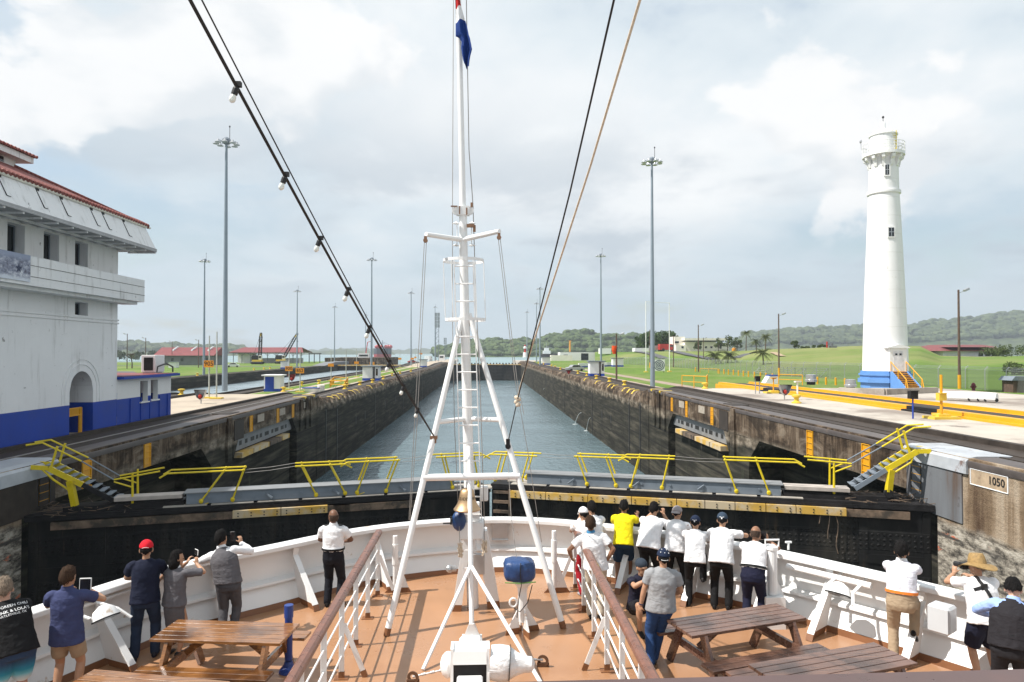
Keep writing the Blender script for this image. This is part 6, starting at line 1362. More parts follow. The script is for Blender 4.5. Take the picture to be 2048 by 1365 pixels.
# ================================================================ the ship: bow deck, bulwark
TOPZ = 1.10
tl = [(52, 1217.5), (170, 1178), (270, 1149), (334, 1125), (512, 1096), (640, 1067), (755, 1048), (907, 1035), (1000, 1031.5), (1060, 1033), (1133, 1038), (1300, 1056), (1430, 1075), (1557, 1097), (1743, 1138.5), (1892, 1172), (2048, 1211)]
line = [onz(px, py, TOPZ).xy for px, py in tl]
l0 = line[0] + (line[0] - line[1]).normalized() * 6.5; r0 = line[-1] + (line[-1] - line[-2]).normalized() * 6.5
line = [V((l0.x - .3, l0.y))] + line + [V((r0.x + .3, r0.y))]
def resample(L, n):
    d = [0]
    for a, b in zip(L[:-1], L[1:]): d.append(d[-1] + (b - a).length)
    out = []
    for i in range(n):
        t = d[-1] * i / (n - 1); k = max(j for j in range(len(d)) if d[j] <= t + 1e-9); k = min(k, len(L) - 2)
        u = (t - d[k]) / (d[k + 1] - d[k]); out.append(L[k].lerp(L[k + 1], u))
    return out
RAIL = resample([V((p[0], p[1], 0)) for p in line], 90)
for _ in range(6): RAIL = [RAIL[0]] + [(RAIL[i - 1] + RAIL[i] * 2 + RAIL[i + 1]) / 4 for i in range(1, len(RAIL) - 1)] + [RAIL[-1]]
NRM = []
for i in range(len(RAIL)):
    d = (RAIL[min(i + 1, len(RAIL) - 1)] - RAIL[max(i - 1, 0)]).normalized(); NRM.append(V((d.y, -d.x, 0)))      # inward
def prof_sheet(m, prof):
    k = len(prof); vs = []
    for p, n in zip(RAIL, NRM): vs += [p + n * d + V((0, 0, z)) for d, z in prof]
    m.add(vs, [(i * k + j, i * k + j + 1, (i + 1) * k + j + 1, (i + 1) * k + j) for i in range(len(RAIL) - 1) for j in range(k - 1)])
SHIP = thing('ship_bow', 'white steel bow bulwark curving round the orange brown foredeck', 'ship', (0, 10, -8))
m = MB(); prof_sheet(m, [(.0, TOPZ - .05), (.015, TOPZ), (.285, TOPZ + .004), (.30, TOPZ - .01), (.30, TOPZ - .075), (.07, TOPZ - .08), (.10, .50), (.24, .46), (.25, .42), (.17, .39), (.36, .10)]); m.build('bulwark', MT['white'], SHIP, smooth=True)
m = MB(); prof_sheet(m, [(.361, .099), (.375, .10), (.40, .0)]); m.build('coaming', MT['deckdark'], SHIP)
m = MB(); prof_sheet(m, [(0, TOPZ - .052), (-.02, .6), (.25, -1.0), (1.1, -4.0), (1.9, -8.5)]); m.build('hull', MT['navy'], SHIP, smooth=True)
poly = [p + n * .39 for p, n in zip(RAIL, NRM)]
m = MB(); m.add([(p.x, p.y, 0) for p in poly], [tuple(range(len(poly)))]); o = m.build('deck', MT['deck'], SHIP)
def near_idx(P): return min(range(len(RAIL)), key=lambda i: (RAIL[i].xy + NRM[i].xy * .8 - P.xy).length)
for px, py in ((269, 1347), (441, 1246), (649, 1221), (800, 1190), (1240, 1190), (1345, 1225), (1475, 1262), (1630, 1290), (1832, 1345), (130, 1440)):
    f = onz(px, py, .0); i = near_idx(f); p, n = RAIL[i], NRM[i]; d = (f.xy - p.xy).dot(n.xy); d = max(.62, min(d, .95)); tg = V((-n.y, n.x, 0))
    m = MB(); th = .022
    m.extrude([p + n * .08 + V((0, 0, TOPZ - .09)) - tg * th / 2, p + n * .24 + V((0, 0, TOPZ - .09)) - tg * th / 2, p + n * .20 + V((0, 0, .85)) - tg * th / 2, p + n * d + V((0, 0, .10)) - tg * th / 2, p + n * .38 + V((0, 0, .10)) - tg * th / 2, p + n * .2 + V((0, 0, .5)) - tg * th / 2], tg * th)
    m.bar(p + n * .245 + V((0, 0, TOPZ - .09)), p + n * .215 + V((0, 0, .86)), .11, .02, up=tuple(n)); m.bar(p + n * .215 + V((0, 0, .86)), p + n * (d + .01) + V((0, 0, .10)), .11, .02, up=tuple(n))
    fr = m.build('frame_bracket', MT['white'], SHIP)
    m = MB(); m.bar(p + n * (d + .01) + V((0, 0, .099)), p + n * (d + .06) + V((0, 0, .002)), .11, .025, up=tuple(n)); m.extrude([p + n * .40 + V((0, 0, .098)) - tg * .012, p + n * d + V((0, 0, .098)) - tg * .012, p + n * (d + .05) + V((0, 0, .004)) - tg * .012, p + n * .47 + V((0, 0, .004)) - tg * .012], tg * .024); m.build('bracket_foot', MT['deckdark'], fr)
m = MB()
for px, py in ((1460, 1330), ):
    c = onz(px, py, .004); m.lathe([(.10, 0), (.10, .006), (.085, .008), (.085, .004)], c, 20)
m.build('deck_drain', MT['metal'], SHIP)

# ---- wood topped railings across the deck
def railing(feet, X0, label, ynear, ytop):
    P = [onz(px, py, 0) for px, py in feet]; X = sum(p.x for p in P) / len(P); ys = [p.y for p in P]
    while ys[-1] > ynear + 1.2: ys.append(ys[-1] - 1.14)
    r = thing('railing', label, 'railing', (X, ys[0], 0))
    sl = .004
    for i, y in enumerate(ys):
        m = MB(); m.bar((X, y, .10), (X, y, 1.17), .075, .02, up=(0, 1, 0)); m.bar((X - .03, y, .10), (X - .03, y, 1.17), .012, .05, up=(0, 1, 0)); po = m.build('post', MT['white'], r)
        m = MB(); m.box((X, y, .05), (.085, .03, .099)); m.box((X, y, .006), (.2, .14, .011)); m.build('post_foot', MT['deckdark'], po)
        if i in (0, 3, 6):
            s = 1 if X < 0 else -1; m = MB(); m.bar((X + s * .03, y, .78), (X + s * .30, y + .02, .10), .07, .018, up=(0, 1, 0)); b = m.build('brace', MT['white'], r)
            m = MB(); m.bar((X + s * .301, y + .02, .099), (X + s * .34, y + .02, .002), .08, .026, up=(0, 1, 0)); m.build('brace_foot', MT['deckdark'], b)
    for z in (.32, .60, .88):
        m = MB(); m.tube([(X, ys[0], z), (X, ys[-1], z)], .014, 8); m.build('bar', MT['white'], r)
    # handrail in lengths, with dark joints
    y = ys[0] + .12; k = 0; cuts = [ys[0] + .12, ys[0] - 2.3, ys[0] - 3.25, ys[-1] - .2]
    for a, b in zip(cuts[:-1], cuts[1:]):
        m = MB(); w, h = .072, .05
        sec = [(-w, .0), (-w * .85, .045), (-w * .4, .068), (w * .4, .068), (w * .85, .045), (w, 0), (w * .7, -.01), (-w * .7, -.01)]
        m.add([(X + dx, yy, 1.18 + dz) for yy in (a, b + .008) for dx, dz in sec], [(j, (j + 1) % 8, (j + 1) % 8 + 8, j + 8) for j in range(8)] + [tuple(range(7, -1, -1)), tuple(range(8, 16))])
        m.build('handrail', MT['teak'], r)
    return r
railing([(757, 1192), (735, 1237), (711, 1292), (682, 1357)], -2.05, 'wood topped white railing on the left of the mast', 4.5, 0)
railing([(1150, 1178), (1168, 1222), (1188, 1275), (1215, 1342)], 1.82, 'wood topped white railing on the right of the mast', 4.5, 0)
# wooden rail right in front of the viewer
a, b = at(760, 1364, 1.15), at(2048, 1332, 1.2); b = a + (b - a) * 1.3; u = (b - a).normalized(); n = V((-u.y, u.x, 0)).normalized()
vr = thing('deck_rail', 'dark brown wooden rail of the upper deck along bottom right edge', 'railing', (a + b) / 2 - V((0, 0, 1.0)))
m = MB(); sec = [(-.07, 0), (-.06, .0), (.055, .0), (.065, -.012), (.07, -.03), (.05, -.06), (-.05, -.06), (-.07, -.03)]
m.add([e + n * (d - .067) + V((0, 0, z)) for e in (a - u * .5, b + u * .6) for d, z in sec], [(j, (j + 1) % 8, (j + 1) % 8 + 8, j + 8) for j in range(8)] + [tuple(range(7, -1, -1)), tuple(range(8, 16))]); m.build('handrail', MT['railwood'], vr, smooth=True)
m = MB()
for t in (-.3, .5, 1.3, 2.0): q = a + u * t; m.tube([q + V((0, 0, -.06)), q + V((0, 0, -1.05))], .02, 8)
m.build('post', MT['white'], vr)
sd0 = (a + b) / 2; m = MB(); m.box((sd0.x, sd0.y - 2.0, sd0.z - 1.12), (14, 4.3, .12)); tag(m.build('upper_deck', MT['white'], base=(sd0.x, sd0.y - 2, sd0.z - 1.2)), 'upper deck slab under the viewer behind the wooden rail', 'deck')

# ---- picnic tables
def table(c, ang, L, mat, label, Wd=.72):
    t = thing('picnic_table', label, 'picnic table', (c[0], c[1], 0), 'picnic tables on the foredeck')
    M = Matrix.Rotation(ang, 3, 'Z'); o = V((c[0], c[1], 0))
    def w(x, y, z): return o + M @ V((x, y, z))
    m = MB(); n = 5; pw = Wd / n
    for k in range(n): m.box(w(0, -Wd / 2 + pw * (k + .5), .73), (L, pw - .012, .042), M)
    m.build('tabletop', mat, t, bevel=.004)
    for s in (-1, 1):
        m = MB()
        for k in (0, 1): m.box(w(0, s * (.60 + k * .145), .44), (L, .135, .042), M)
        m.build('seat', mat, t, bevel=.004)
        m = MB(); x = s * (L / 2 - .28)
        m.bar(w(x, -.33, .68), w(x, .33, .68), .09, .045); m.bar(w(x, -.72, .375), w(x, .72, .375), .05, .12); m.build('cross_beam', mat, t)
        for q in (-1, 1):
            m = MB(); m.bar(w(x + s * .048, q * .26, .705), w(x + s * .048, q * .62, .0), .05, .13, up=tuple(M @ V((0, 1, 0)))); m.build('leg', mat, t)
        m = MB(); m.bar(w(x - s * .05, 0, .42), w(s * .25, 0, .69), .045, .09); m.build('brace', mat, t)
    return t
def tp(px, py): return onz(px, py, .75)
A, B, Cc, Dd = tp(353, 1239), tp(600, 1247), tp(562, 1285), tp(298, 1281); c = (A + B + Cc + Dd) / 4
table(c, math.atan2((B - A).y, (B - A).x), 1.86, MT['tablewood'], 'glossy wet brown picnic table left of the blue post')
A = tp(161, 1348); table((A.x + .93, A.y - .42), math.atan2((tp(304, 1366) - A).y, (tp(304, 1366) - A).x) * .8, 1.86, MT['tablewood'], 'brown picnic table cut off by the bottom left edge')
A, B, Cc, Dd = tp(1345, 1238), tp(1554, 1207), tp(1610, 1236), tp(1374, 1274); c = (A + B + Cc + Dd) / 4
table(c, math.atan2((B - A).y, (B - A).x), 2.0, MT['tabledark'], 'dark brown picnic table with a man in grey leaning on its end', .66)
A, B, Cc = tp(1749, 1284), tp(1835, 1327), tp(1497, 1328); c = (A + Cc) / 2 + (B - A) / 2
table(c, math.atan2((A - Cc).y, (A - Cc).x), (A - Cc).length, MT['tabledark'], 'dark brown picnic table nearest the bottom right rail', .70)
# ---- blue post
f = onz(577, 1344, 0); p = thing('umbrella_post', 'dark blue post with flared foot beside the left picnic table', 'post', f)
m = MB(); m.tube([f + V((0, 0, .18)), f + V((0, 0, .84))], .056, 16); m.build('pole', MT['navyblue'] if 'navyblue' in MT else P('post blue', (.012, .04, .20), .35, var=.12, scale=6, c2=(.02, .06, .28), amt=.3), p)
m = MB(); m.tube([f + V((0, 0, .80)), f + V((0, 0, .98))], .066, 16); m.build('cap', bpy.data.materials['post blue'], p)
m = MB(); m.lathe([(.14, .004), (.13, .04), (.075, .10), (.058, .16)], f, 14); m.build('foot', bpy.data.materials['post blue'], p)

# ================================================================ foremast
D0 = 12.9
def mp(px, py, d=D0): return at(px, py, d)
base = onz(946, 1215, 0)
MA = thing('foremast', 'white tripod foremast with ladder standing on the foredeck', 'mast', (base.x, base.y, 0))
def tb(name, pts, r, n=12, mat='whitepole', parent=None): m = MB(); m.tube(pts, r, n); return m.build(name, MT[mat], parent or MA, smooth=True)
tb('lower_pole', [V((base.x, base.y, 0)), mp(938, 960), mp(930, 640), mp(927, 500), mp(926, 412)], [.108, .095, .085, .078, .072], 16)
tb('upper_pole', [mp(926, 440), mp(924, 330), mp(917, 0), mp(915, -110)], [.062, .058, .05, .045], 14)
lf, rf = onz(773, 1272, .0), onz(1127, 1257, .0)
ltop, rtop = mp(926, 628), mp(938, 628)
for s, f, tpp in ((-1, lf, ltop), (1, rf, rtop)):
    g = f.lerp(tpp, .022); lg = tb('leg', [g, f.lerp(tpp, .5), tpp], [.054, .053, .048], 12); m = MB(); m.tube([f, g.lerp(f, .02)], .0545, 12); m.build('leg_foot', MT['deckdark'], lg)
def onleg(f, tpp, py):
    best = min((abs((lambda q: 682.5 - FPX * (q - CAM).dot(UP) / (q - CAM).dot(FWD))(f.lerp(tpp, t / 200)) - py), t / 200) for t in range(201)); return f.lerp(tpp, best[1])
tb('upper_crossbeam', [onleg(lf, ltop, 845), mp(936, 838), onleg(rf, rtop, 841)], .044)
tb('lower_crossbeam', [onleg(lf, ltop, 956) + V((-.02, 0, 0)), onleg(rf, rtop, 951) + V((.03, 0, 0))], .062, 14)
ft = onz(944, 1286, 0); tb('forward_leg', [ft + V((0, 0, .02)), mp(938, 893, 12.55)], .042, 10)
fork = ft.lerp(mp(938, 893, 12.55), .37)
for px, py in ((846, 1340), (1085, 1372)):
    g = onz(px, py, .02); m = MB(); m.tube([fork, g], [.034, .03], 8); m.build('fork_leg', MT['whitepole'], MA, smooth=True)
m = MB(); m.extrude([ft + V((-.17, 0, 0)), ft + V((.17, 0, 0)), ft + V((.05, 0, .3)), ft + V((-.05, 0, .3))], (0, .03, 0)); m.box(ft + V((0, 0, .05)), (.32, .22, .1)); m.build('leg_base', MT['white'], MA)
# yard arm
yc = mp(924, 480)
for px, py in ((852, 469), (999, 463)): tb('yard', [yc, mp(px, py, 12.2)], [.048, .042], 12)
for px, py in ((851, 478), (998, 472)):
    m = MB(); q = mp(px, py, 12.2); m.box(q, (.05, .04, .09)); m.lathe([(.04, -.025), (.04, .025)], q + V((0, 0, -.03)), 10, axis=(0, 1, 0)); m.build('block', P('rusty block', (.22, .12, .07), .7, var=.3) if 'rusty block' not in bpy.data.materials else bpy.data.materials['rusty block'], MA)
# cage hoops
for py, c in ((522, 927), (640, 931)):
    q = mp(c, py, 12.55); m = MB(); pts = [q + V((.36 * math.cos(a * math.pi / 14), .36 * math.sin(a * math.pi / 14), 0)) for a in range(29)]
    for p0, p1 in zip(pts[:-1], pts[1:]): m.bar(p0, p1, .012, .05)
    m.build('hoop', MT['whitepole'], MA)
m = MB(); q0, q1 = mp(927, 522, 12.55), mp(931, 640, 12.55)
for a in (0, 60, 120, 180, 235, 305): d = V((.36 * math.cos(R_(a)), .36 * math.sin(R_(a)), 0)); m.tube([q0 + d, q1 + d], .008, 5)
m.build('hoop_bar', MT['whitepole'], MA)
# ladder on the near side of the mast
LD = MB(); l0, l1, r0_, r1_ = mp(908, 520, 12.66), mp(926, 1160, 12.62), mp(946, 520, 12.66), mp(967, 1160, 12.62)
for a, b in ((l0, l1), (r0_, r1_)): LD.bar(a, b, .018, .03)
ld = LD.build('ladder', MT['whitepole'], MA)
for k in range(18): m = MB(); t = k / 18 + .02; m.tube([l0.lerp(l1, t), r0_.lerp(r1_, t)], .013, 6); m.build('rung', MT['whitepole'], ld)
# masthead sheaves, brackets, lamp box
m = MB(); q = mp(926, 423); m.box(q + V((0, -.02, 0)), (.24, .16, .16)); m.lathe([(.07, -.03), (.07, .03)], q + V((-.13, -.04, 0)), 12, axis=(0, 1, 0)); m.lathe([(.07, -.03), (.07, .03)], q + V((.13, -.04, 0)), 12, axis=(0, 1, 0)); m.build('sheave_head', MT['white'], MA)
for o_, z_ in (((-.16, -.1, .07), (.12, .04, .02)), ((.16, -.1, .1), (.04, .04, .08)), ((-.06, -.105, 0), (.02, .01, .15)), ((.07, -.105, -.02), (.025, .01, .13))): m = MB(); m.box(q + V(o_), z_); m.build('rusty_pin', bpy.data.materials['rusty block'], MA)
for px in (912, 944):
    for py in (448, 492): m = MB(); m.lathe([(.07, 0), (.0, .045)], mp(px, py, 12.8), 8); m.build('lamp_bracket', MT['whitepole'], MA)
for px in (914, 943): tb('bracket_rod', [mp(px, 446, 12.8), mp(px, 494, 12.8)], .008, 5)
m = MB(); q = mp(941, 452, 12.75); m.box(q, (.14, .1, .05)); m.box(q + V((.07, 0, -.05)), (.05, .06, .12)); m.build('lamp_fitting', bpy.data.materials['rusty block'], MA)
m = MB(); m.box(mp(968, 987, 12.75), (.15, .12, .27)); m.build('junction_box', MT['white'], MA, bevel=.02)
# pedestal of two white plates and a box head
for (a, b, c_, d) in (((904, 1224), (922, 1224), (943, 1075), (927, 1075)), ((975, 1218), (1000, 1216), (974, 1062), (957, 1062))):
    P4 = [onz(*a, 0), onz(*b, 0)]; dd = HF.dot(P4[0] - CAM); P4 += [at(*c_, dd), at(*d, dd)]; up4 = [P4[0].lerp(P4[3], .09), P4[1].lerp(P4[2], .09)]
    m = MB(); m.extrude([up4[0], up4[1], P4[2], P4[3]], (0, .28, 0)); s = m.build('pedestal_plate', MT['white'], MA)
    m = MB(); m.extrude([P4[0], P4[1], up4[1] + (P4[1] - up4[1]) * .02, up4[0] + (P4[0] - up4[0]) * .02], (0, .28, 0)); m.build('plate_foot', MT['deckdark'], s)
q = mp(943, 1058, 12.7); m = MB(); m.box(q, (.44, .36, .30)); m.box(q + V((0, .05, .30)), (.30, .25, .32)); m.build('pedestal_head', MT['white'], MA, bevel=.015)
m = MB(); q = mp(958, 1128, 12.55); m.box(q, (.2, .1, .36)); m.build('fuse_box', MT['metal'], MA, bevel=.01)
q = mp(899, 1138, 12.6); m = MB(); m.ell(q, (.07, .07, .07), 10); m.lathe([(.05, 0), (.05, .12)], q, 10, axis=(1, .2, 0)); m.build('socket_fitting', MT['metal'], MA)
# little blue covered winch on the mast
q = mp(918, 1042, 12.55); wv = thing('covered_winch', 'small blue covered winch with crank handle on the mast foot', 'winch', q - V((0, 0, .2)))
m = MB(); m.ell(q, (.13, .13, .18), 14, fn=lambda d: 1 + .08 * noise.noise(d * 3)); m.build('tarpaulin', MT['bluecover'], wv, smooth=True)
m = MB(); m.box(q + V((-.14, -.05, .02)), (.03, .05, .14)); m.tube([q + V((-.14, -.06, -.03)), q + V((-.28, -.06, -.03))], .012, 6); m.build('crank', MT['dark'], wv)
# bell
q = mp(934, 1020, 12.35); bl = thing('bell', 'big bronze ship bell hanging from the foremast', 'bell', q)
m = MB(); k = .0089; m.lathe([(26 * k, 0), (26.5 * k, .02), (21 * k, .09), (17 * k, .17), (15 * k, .27), (13.5 * k, .34), (10 * k, .37), (3 * k, .385)], q, 28); bo = m.build('body', MT['bronze'], bl, smooth=True)
for i, ch in enumerate('ZUIDERDAM'):
    a = R_(-90 + (i - 4) * 13.5); r = 15.9 * k; m = MB(); vs, fs = text_mesh(ch, .075)
    x = V((-math.sin(a), math.cos(a), 0)); o = q + V((math.cos(a) * (r + .012), math.sin(a) * (r + .012), .215)); m.add([o + x * v.x + V((0, 0, v.y)) for v in vs], fs); m.build('engraved_letter', MT['ink'], bo, fix=False)
m = MB(); m.tube([q + V((0, 0, .37)), q + V((0, 0, .47)), q + V((0, .3, .49))], .02, 8); m.build('hanger', MT['whitepole'], bl)
# flag
fl = thing('flag', 'limp red white and blue flag at the top of the mast', 'flag', mp(925, 134))
rows = [(-30, 910, 914, 0), (-12, 910, 917, 0), (14, 911, 922, 1), (30, 911, 927, 1), (42, 911, 931, 2), (55, 911, 935, 2), (69, 911, 938, 2), (74, 918, 940, 2), (84, 923, 942, 2), (98, 922, 944.5, 2), (112, 924, 941, 2), (124, 926, 939, 2), (134, 929, 938, 2)]
vs = []; fs = []; mi = []; nc = 9
for r, (py, xa, xb, c) in enumerate(rows):
    for j in range(nc): t = j / (nc - 1); vs.append(mp(lerp(xa, xb, t), py + 4 * math.sin(t * 5 + r * .4), 12.75) + HF * (.05 * math.sin(t * 8.5 + r * .35) * (.3 + r / 12)))
m = MB(); m.v = vs
for r in range(len(rows) - 1):
    for j in range(nc - 1): m.f.append((r * nc + j, r * nc + j + 1, (r + 1) * nc + j + 1, (r + 1) * nc + j)); m.m.append(rows[r][3])
m.build('cloth', [cloth('flag red', (.45, .02, .02), .3), cloth('flag white', (.78, .78, .78), .3), cloth('flag blue', (.015, .045, .20), .3)], fl, smooth=True, fix=False)
# halyards and stays
def linething(name, label, segs, r, mat, group=None):
    m = MB()
    for s in segs: m.tube(s, r, 6)
    return tag(m.build(name, MT[mat], base=segs[0][-1], smooth=True), label, name.replace('_', ' '), group)
linething('halyard', 'pair of pale halyards hanging from the left yard end', [[mp(849, 480, 12.2), mp(829, 850, 12.25), mp(818, 1040, 12.35)], [mp(853, 480, 12.2), mp(834, 850, 12.25), mp(820, 1042, 12.35)]], .006, 'wire')
linething('halyard', 'pair of pale halyards hanging from the right yard end', [[mp(996, 474, 12.2), mp(1030, 760, 12.25), mp(1055, 900, 12.3), mp(1083, 1085, 12.4)], [mp(1000, 474, 12.2), mp(1034, 760, 12.25), mp(1048, 830, 12.2)]], .006, 'wire')
linething('halyard', 'grey halyard running close along the left side of the mast', [[mp(907, -40), mp(905, 410), mp(905, 640), mp(909, 850, 12.6), mp(921, 1110, 12.4)]], .007, 'wire')
linething('halyard', 'grey halyard running close along the right side of the mast', [[mp(932, -40), mp(938, 300), mp(946, 410), mp(952, 600), mp(961, 800, 12.6), mp(968, 1020, 12.6), mp(969, 1095, 12.5)]], .009, 'wire')
linething('stay_wire', 'thin dark stay running down to the blue covered winch', [[onleg(rf, rtop, 880), mp(1022, 1030, 12.2), mp(1034, 1122, 11.9)]], .006, 'wire')
for px, py, lab in ((921, 1100, 'bundle of coiled rope tied on the left pedestal plate'), (969, 1096, 'bundle of coiled rope tied on the right pedestal plate')):
    m = MB(); q = mp(px, py, 12.42); rng = random.Random(px)
    for k in range(9): m.tube([q + V((rng.uniform(-.05, .05), -.03 + rng.uniform(-.02, .02), rng.uniform(-.14, .14))) for _ in range(4)], .012, 5)
    tag(m.build('rope_coil', MT['rope'], base=q), lab, 'rope')
# string of bulbs
S0, S1 = at(380, 0, 4.8), onleg(lf, ltop, 872)
dirS = (S1 - S0); S00 = S0 - dirS * .8
sl_ = thing('light_string', 'black cable strung with bulbs from upper left to the mast', 'light string', S0.lerp(S1, .5))
def sag(t): return S0.lerp(S1, t) + V((0, 0, -.10 * math.sin(math.pi * max(t, 0))))
m = MB(); m.tube([S00] + [sag(t / 14) for t in range(15)], .0135, 8); m.build('cable', MT['blackline'], sl_)
m = MB(); m.tube([S00 + V((.05, 0, .05))] + [sag(t / 14) + V((.055 * (1 - t / 15), 0, .05 * (1 - t / 15))) for t in range(15)], .006, 6); m.build('support_wire', MT['blackline'], sl_)
bulbs = [(470, 190), (570, 370), (645, 497), (694, 597), (743, 673), (776, 742), (806, 790), (831, 836)]
for i, (px, py) in enumerate(bulbs):
    t = min((abs(proj(sag(k / 400))[1] - (py - 16)), k / 400) for k in range(401))[1]; q = sag(t); t0 = thing('light_bulb', 'milky light bulb in a black socket, %s on the cable from the top' % ['first', 'second', 'third', 'fourth', 'fifth', 'sixth', 'seventh', 'last'][i], 'light bulb', q + V((-.01, 0, -.17)), 'bulbs on the light string')
    tilt = V((-.35, 0, -1)).normalized()
    m = MB(); m.lathe([(.020, 0), (.025, .015), (.025, .06), (.021, .065)], q + tilt * .0, 12, axis=tilt); m.box(q + V((.012, 0, .02)), (.045, .04, .04)); m.build('socket', MT['black'], t0)
    m = MB(); m.lathe([(.015, .06), (.023, .08), (.0265, .10), (.022, .12), (.009, .13), (.001, .132)], q, 12, axis=tilt); m.build('bulb', MT['bulb'], t0, smooth=True)
# two lines from upper right down to the right leg
E = onleg(rf, rtop, 885); K = at(1035, 800, 11.4)
linething('stay_line', 'thin black line from the top edge down to the right mast leg', [[at(1228, 0, 5.05) + (at(1228, 0, 5.05) - at(1140, 385, 7.2)) * 2.6, at(1228, 0, 5.05), at(1140, 385, 7.2), K, E]], .009, 'blackline')
linething('rope', 'beige rope slanting from the top edge to the shackle by the right leg', [[at(1280, 0, 5.05) + (at(1280, 0, 5.05) - at(1180, 335, 7.0)) * 2.6, at(1280, 0, 5.05), at(1180, 335, 7.0), at(1065, 690, 10.2), at(1040, 775, 11.2), K]], .011, 'rope')
m = MB(); rng = random.Random(2)
for k in range(8): m.ell(K + V((rng.uniform(-.03, .03), rng.uniform(-.03, .03), rng.uniform(-.09, .08))), (.03, .03, .035), 8)
tag(m.build('knot', MT['rope'], base=K), 'bulky rope knot where the beige rope meets the black line', 'knot')
m = MB(); m.box(E + V((0, -.06, 0)), (.07, .05, .16)); m.lathe([(.05, -.03), (.05, .03)], E + V((0, -.06, -.05)), 12, axis=(0, 1, 0)); m.build('pulley_block', MT['dark'], MA)
m = MB(); m.box(S1 + V((0, -.03, -.02)), (.13, .06, .06)); m.box(S1 + V((.02, -.03, -.08)), (.05, .05, .08)); m.build('clamp', bpy.data.materials['rusty block'], MA)

# ================================================================ deck fittings
f = onz(1045, 1266, 0); cv = thing('covered_winch', 'blue tarpaulin covered winch on a white post right of mast', 'winch', f)
m = MB(); m.lathe([(.085, .2), (.075, .68), (.09, .76), (.17, .86), (.17, .88)], f, 12); m.build('post', MT['white'], cv)
m = MB()
for a in range(4):
    d = V((math.cos(R_(20 + a * 90)), math.sin(R_(20 + a * 90)), 0)); t_ = V((-d.y, d.x, 0)) * .012
    m.extrude([f + d * .06 - t_ + V((0, 0, .101)), f + d * .27 - t_ + V((0, 0, .101)), f + d * .08 - t_ + V((0, 0, .42))], t_ * 2)
m.build('gusset', MT['white'], cv)
m = MB()
for a in range(4):
    d = V((math.cos(R_(20 + a * 90)), math.sin(R_(20 + a * 90)), 0)); t_ = V((-d.y, d.x, 0)) * .013
    m.extrude([f + d * .06 - t_ + V((0, 0, .003)), f + d * .31 - t_ + V((0, 0, .003)), f + d * .28 - t_ + V((0, 0, .1)), f + d * .06 - t_ + V((0, 0, .1))], t_ * 2)
m.build('gusset_foot', MT['deckdark'], cv)
m = MB(); q = f + V((-.05, 0, 1.06))
def boxy(d): e = 5; s = (abs(d.x) ** e + abs(d.y) ** e + abs(d.z) ** e) ** (-1 / e); return s * (1 + .07 * noise.noise(d * 2.6) + .03 * noise.noise(d * 7)) * (1.0 if d.z < .3 else 1.0)
m.ell(q, (.26, .22, .175), 26, fn=boxy); m.build('tarpaulin', MT['bluecover'], cv, smooth=True)
m = MB(); m.tube([q + V((-.25, -.20, -.155)), q + V((0, -.235, -.16)), q + V((.26, -.2, -.15))], .010, 6); m.build('green_cord', P('green cord', (.12, .25, .06), .7), cv)
m = MB(); m.tube([q + V((.01, -.22, .17)), q + V((.0, -.24, 0)), q + V((.02, -.235, -.19)), q + V((-.02, -.2, -.4)), q + V((-.05, -.15, -.75))], .008, 6); m.tube([q + V((.2, -.2, -.2)), q + V((.13, -.15, -.5)), q + V((0, -.14, -.66)), q + V((-.1, -.12, -.6))], .008, 6); m.build('tie_rope', MT['black'], cv)
m = MB(); m.tube([f + V((-.16 + .06 * math.cos(a * .52), -.12, .55 + .07 * math.sin(a * .52))) for a in range(13)], .018, 8); m.build('ring', MT['white'], cv)
# slim stanchions against the bulwark
for px, py, pt_, lab in ((790, 1172, 1072, 'slim white stanchion near the bulwark, left of mast'), (1108, 1172, 1062, 'slim white stanchion near the bulwark, right of mast')):
    f = onz(px, py + 14, 0); d = HF.dot(f - CAM); h = at(px, pt_, d).z; s = thing('stanchion', lab, 'stanchion', f)
    m = MB(); m.tube([f + V((0, 0, .1)), f + V((0, 0, h))], .045, 10); m.tube([f + V((.0, 0, h * .5)), f + V((0, 0, h * .85))], .06, 10); m.build('tube', MT['white'], s)
    m = MB(); m.extrude([f + V((.04, 0, .101)), f + V((.26, 0, .101)), f + V((.04, 0, .7))], (0, .02, 0)); m.build('gusset', MT['white'], s)
    m = MB(); m.extrude([f + V((-.2, 0, 0)), f + V((.32, 0, 0)), f + V((.25, 0, .1)), f + V((-.1, 0, .1))], (0, .05, 0)); m.build('foot', MT['deckdark'], s)
# thick white post with a handle, right
f = onz(1545, 1253, .0); i = near_idx(f); f = V((f.x, f.y, 0)); d = HF.dot(f - CAM); h = at(1545, 1100, d).z; s = thing('mooring_post', 'thick white post with a loop handle by the right bulwark', 'post', f)
m = MB(); m.tube([f + V((0, 0, .55)), f + V((0, 0, h))], .085, 14); m.lathe([(.085, h), (.1, h + .01), (.1, h + .06), (.06, h + .07)], f, 14); m.build('tube', MT['white'], s)
m = MB(); m.box(f + V((0, 0, .27)), (.34, .3, .54)); m.extrude([f + V((-.2, -.015, .541)), f + V((.2, -.015, .541)), f + V((.08, -.015, .8)), f + V((-.08, -.015, .8))], (0, .03, 0)); m.build('base_box', MT['white'], s)
m = MB(); m.tube([f + V((-.11, 0, h + .06)), f + V((-.12, 0, h + .17)), f + V((.12, 0, h + .17)), f + V((.11, 0, h + .06))], .018, 8); m.build('handle', MT['white'], s)
q = onz(1577, 1100, TOPZ); m = MB(); m.tube([q, q + V((0, 0, .13))], .022, 8); m.bar(q + V((-.055, 0, .14)), q + V((.055, 0, .14)), .04, .03); tag(m.build('cleat', MT['white'], base=q), 'small white cleat standing on top of the right bulwark', 'cleat')
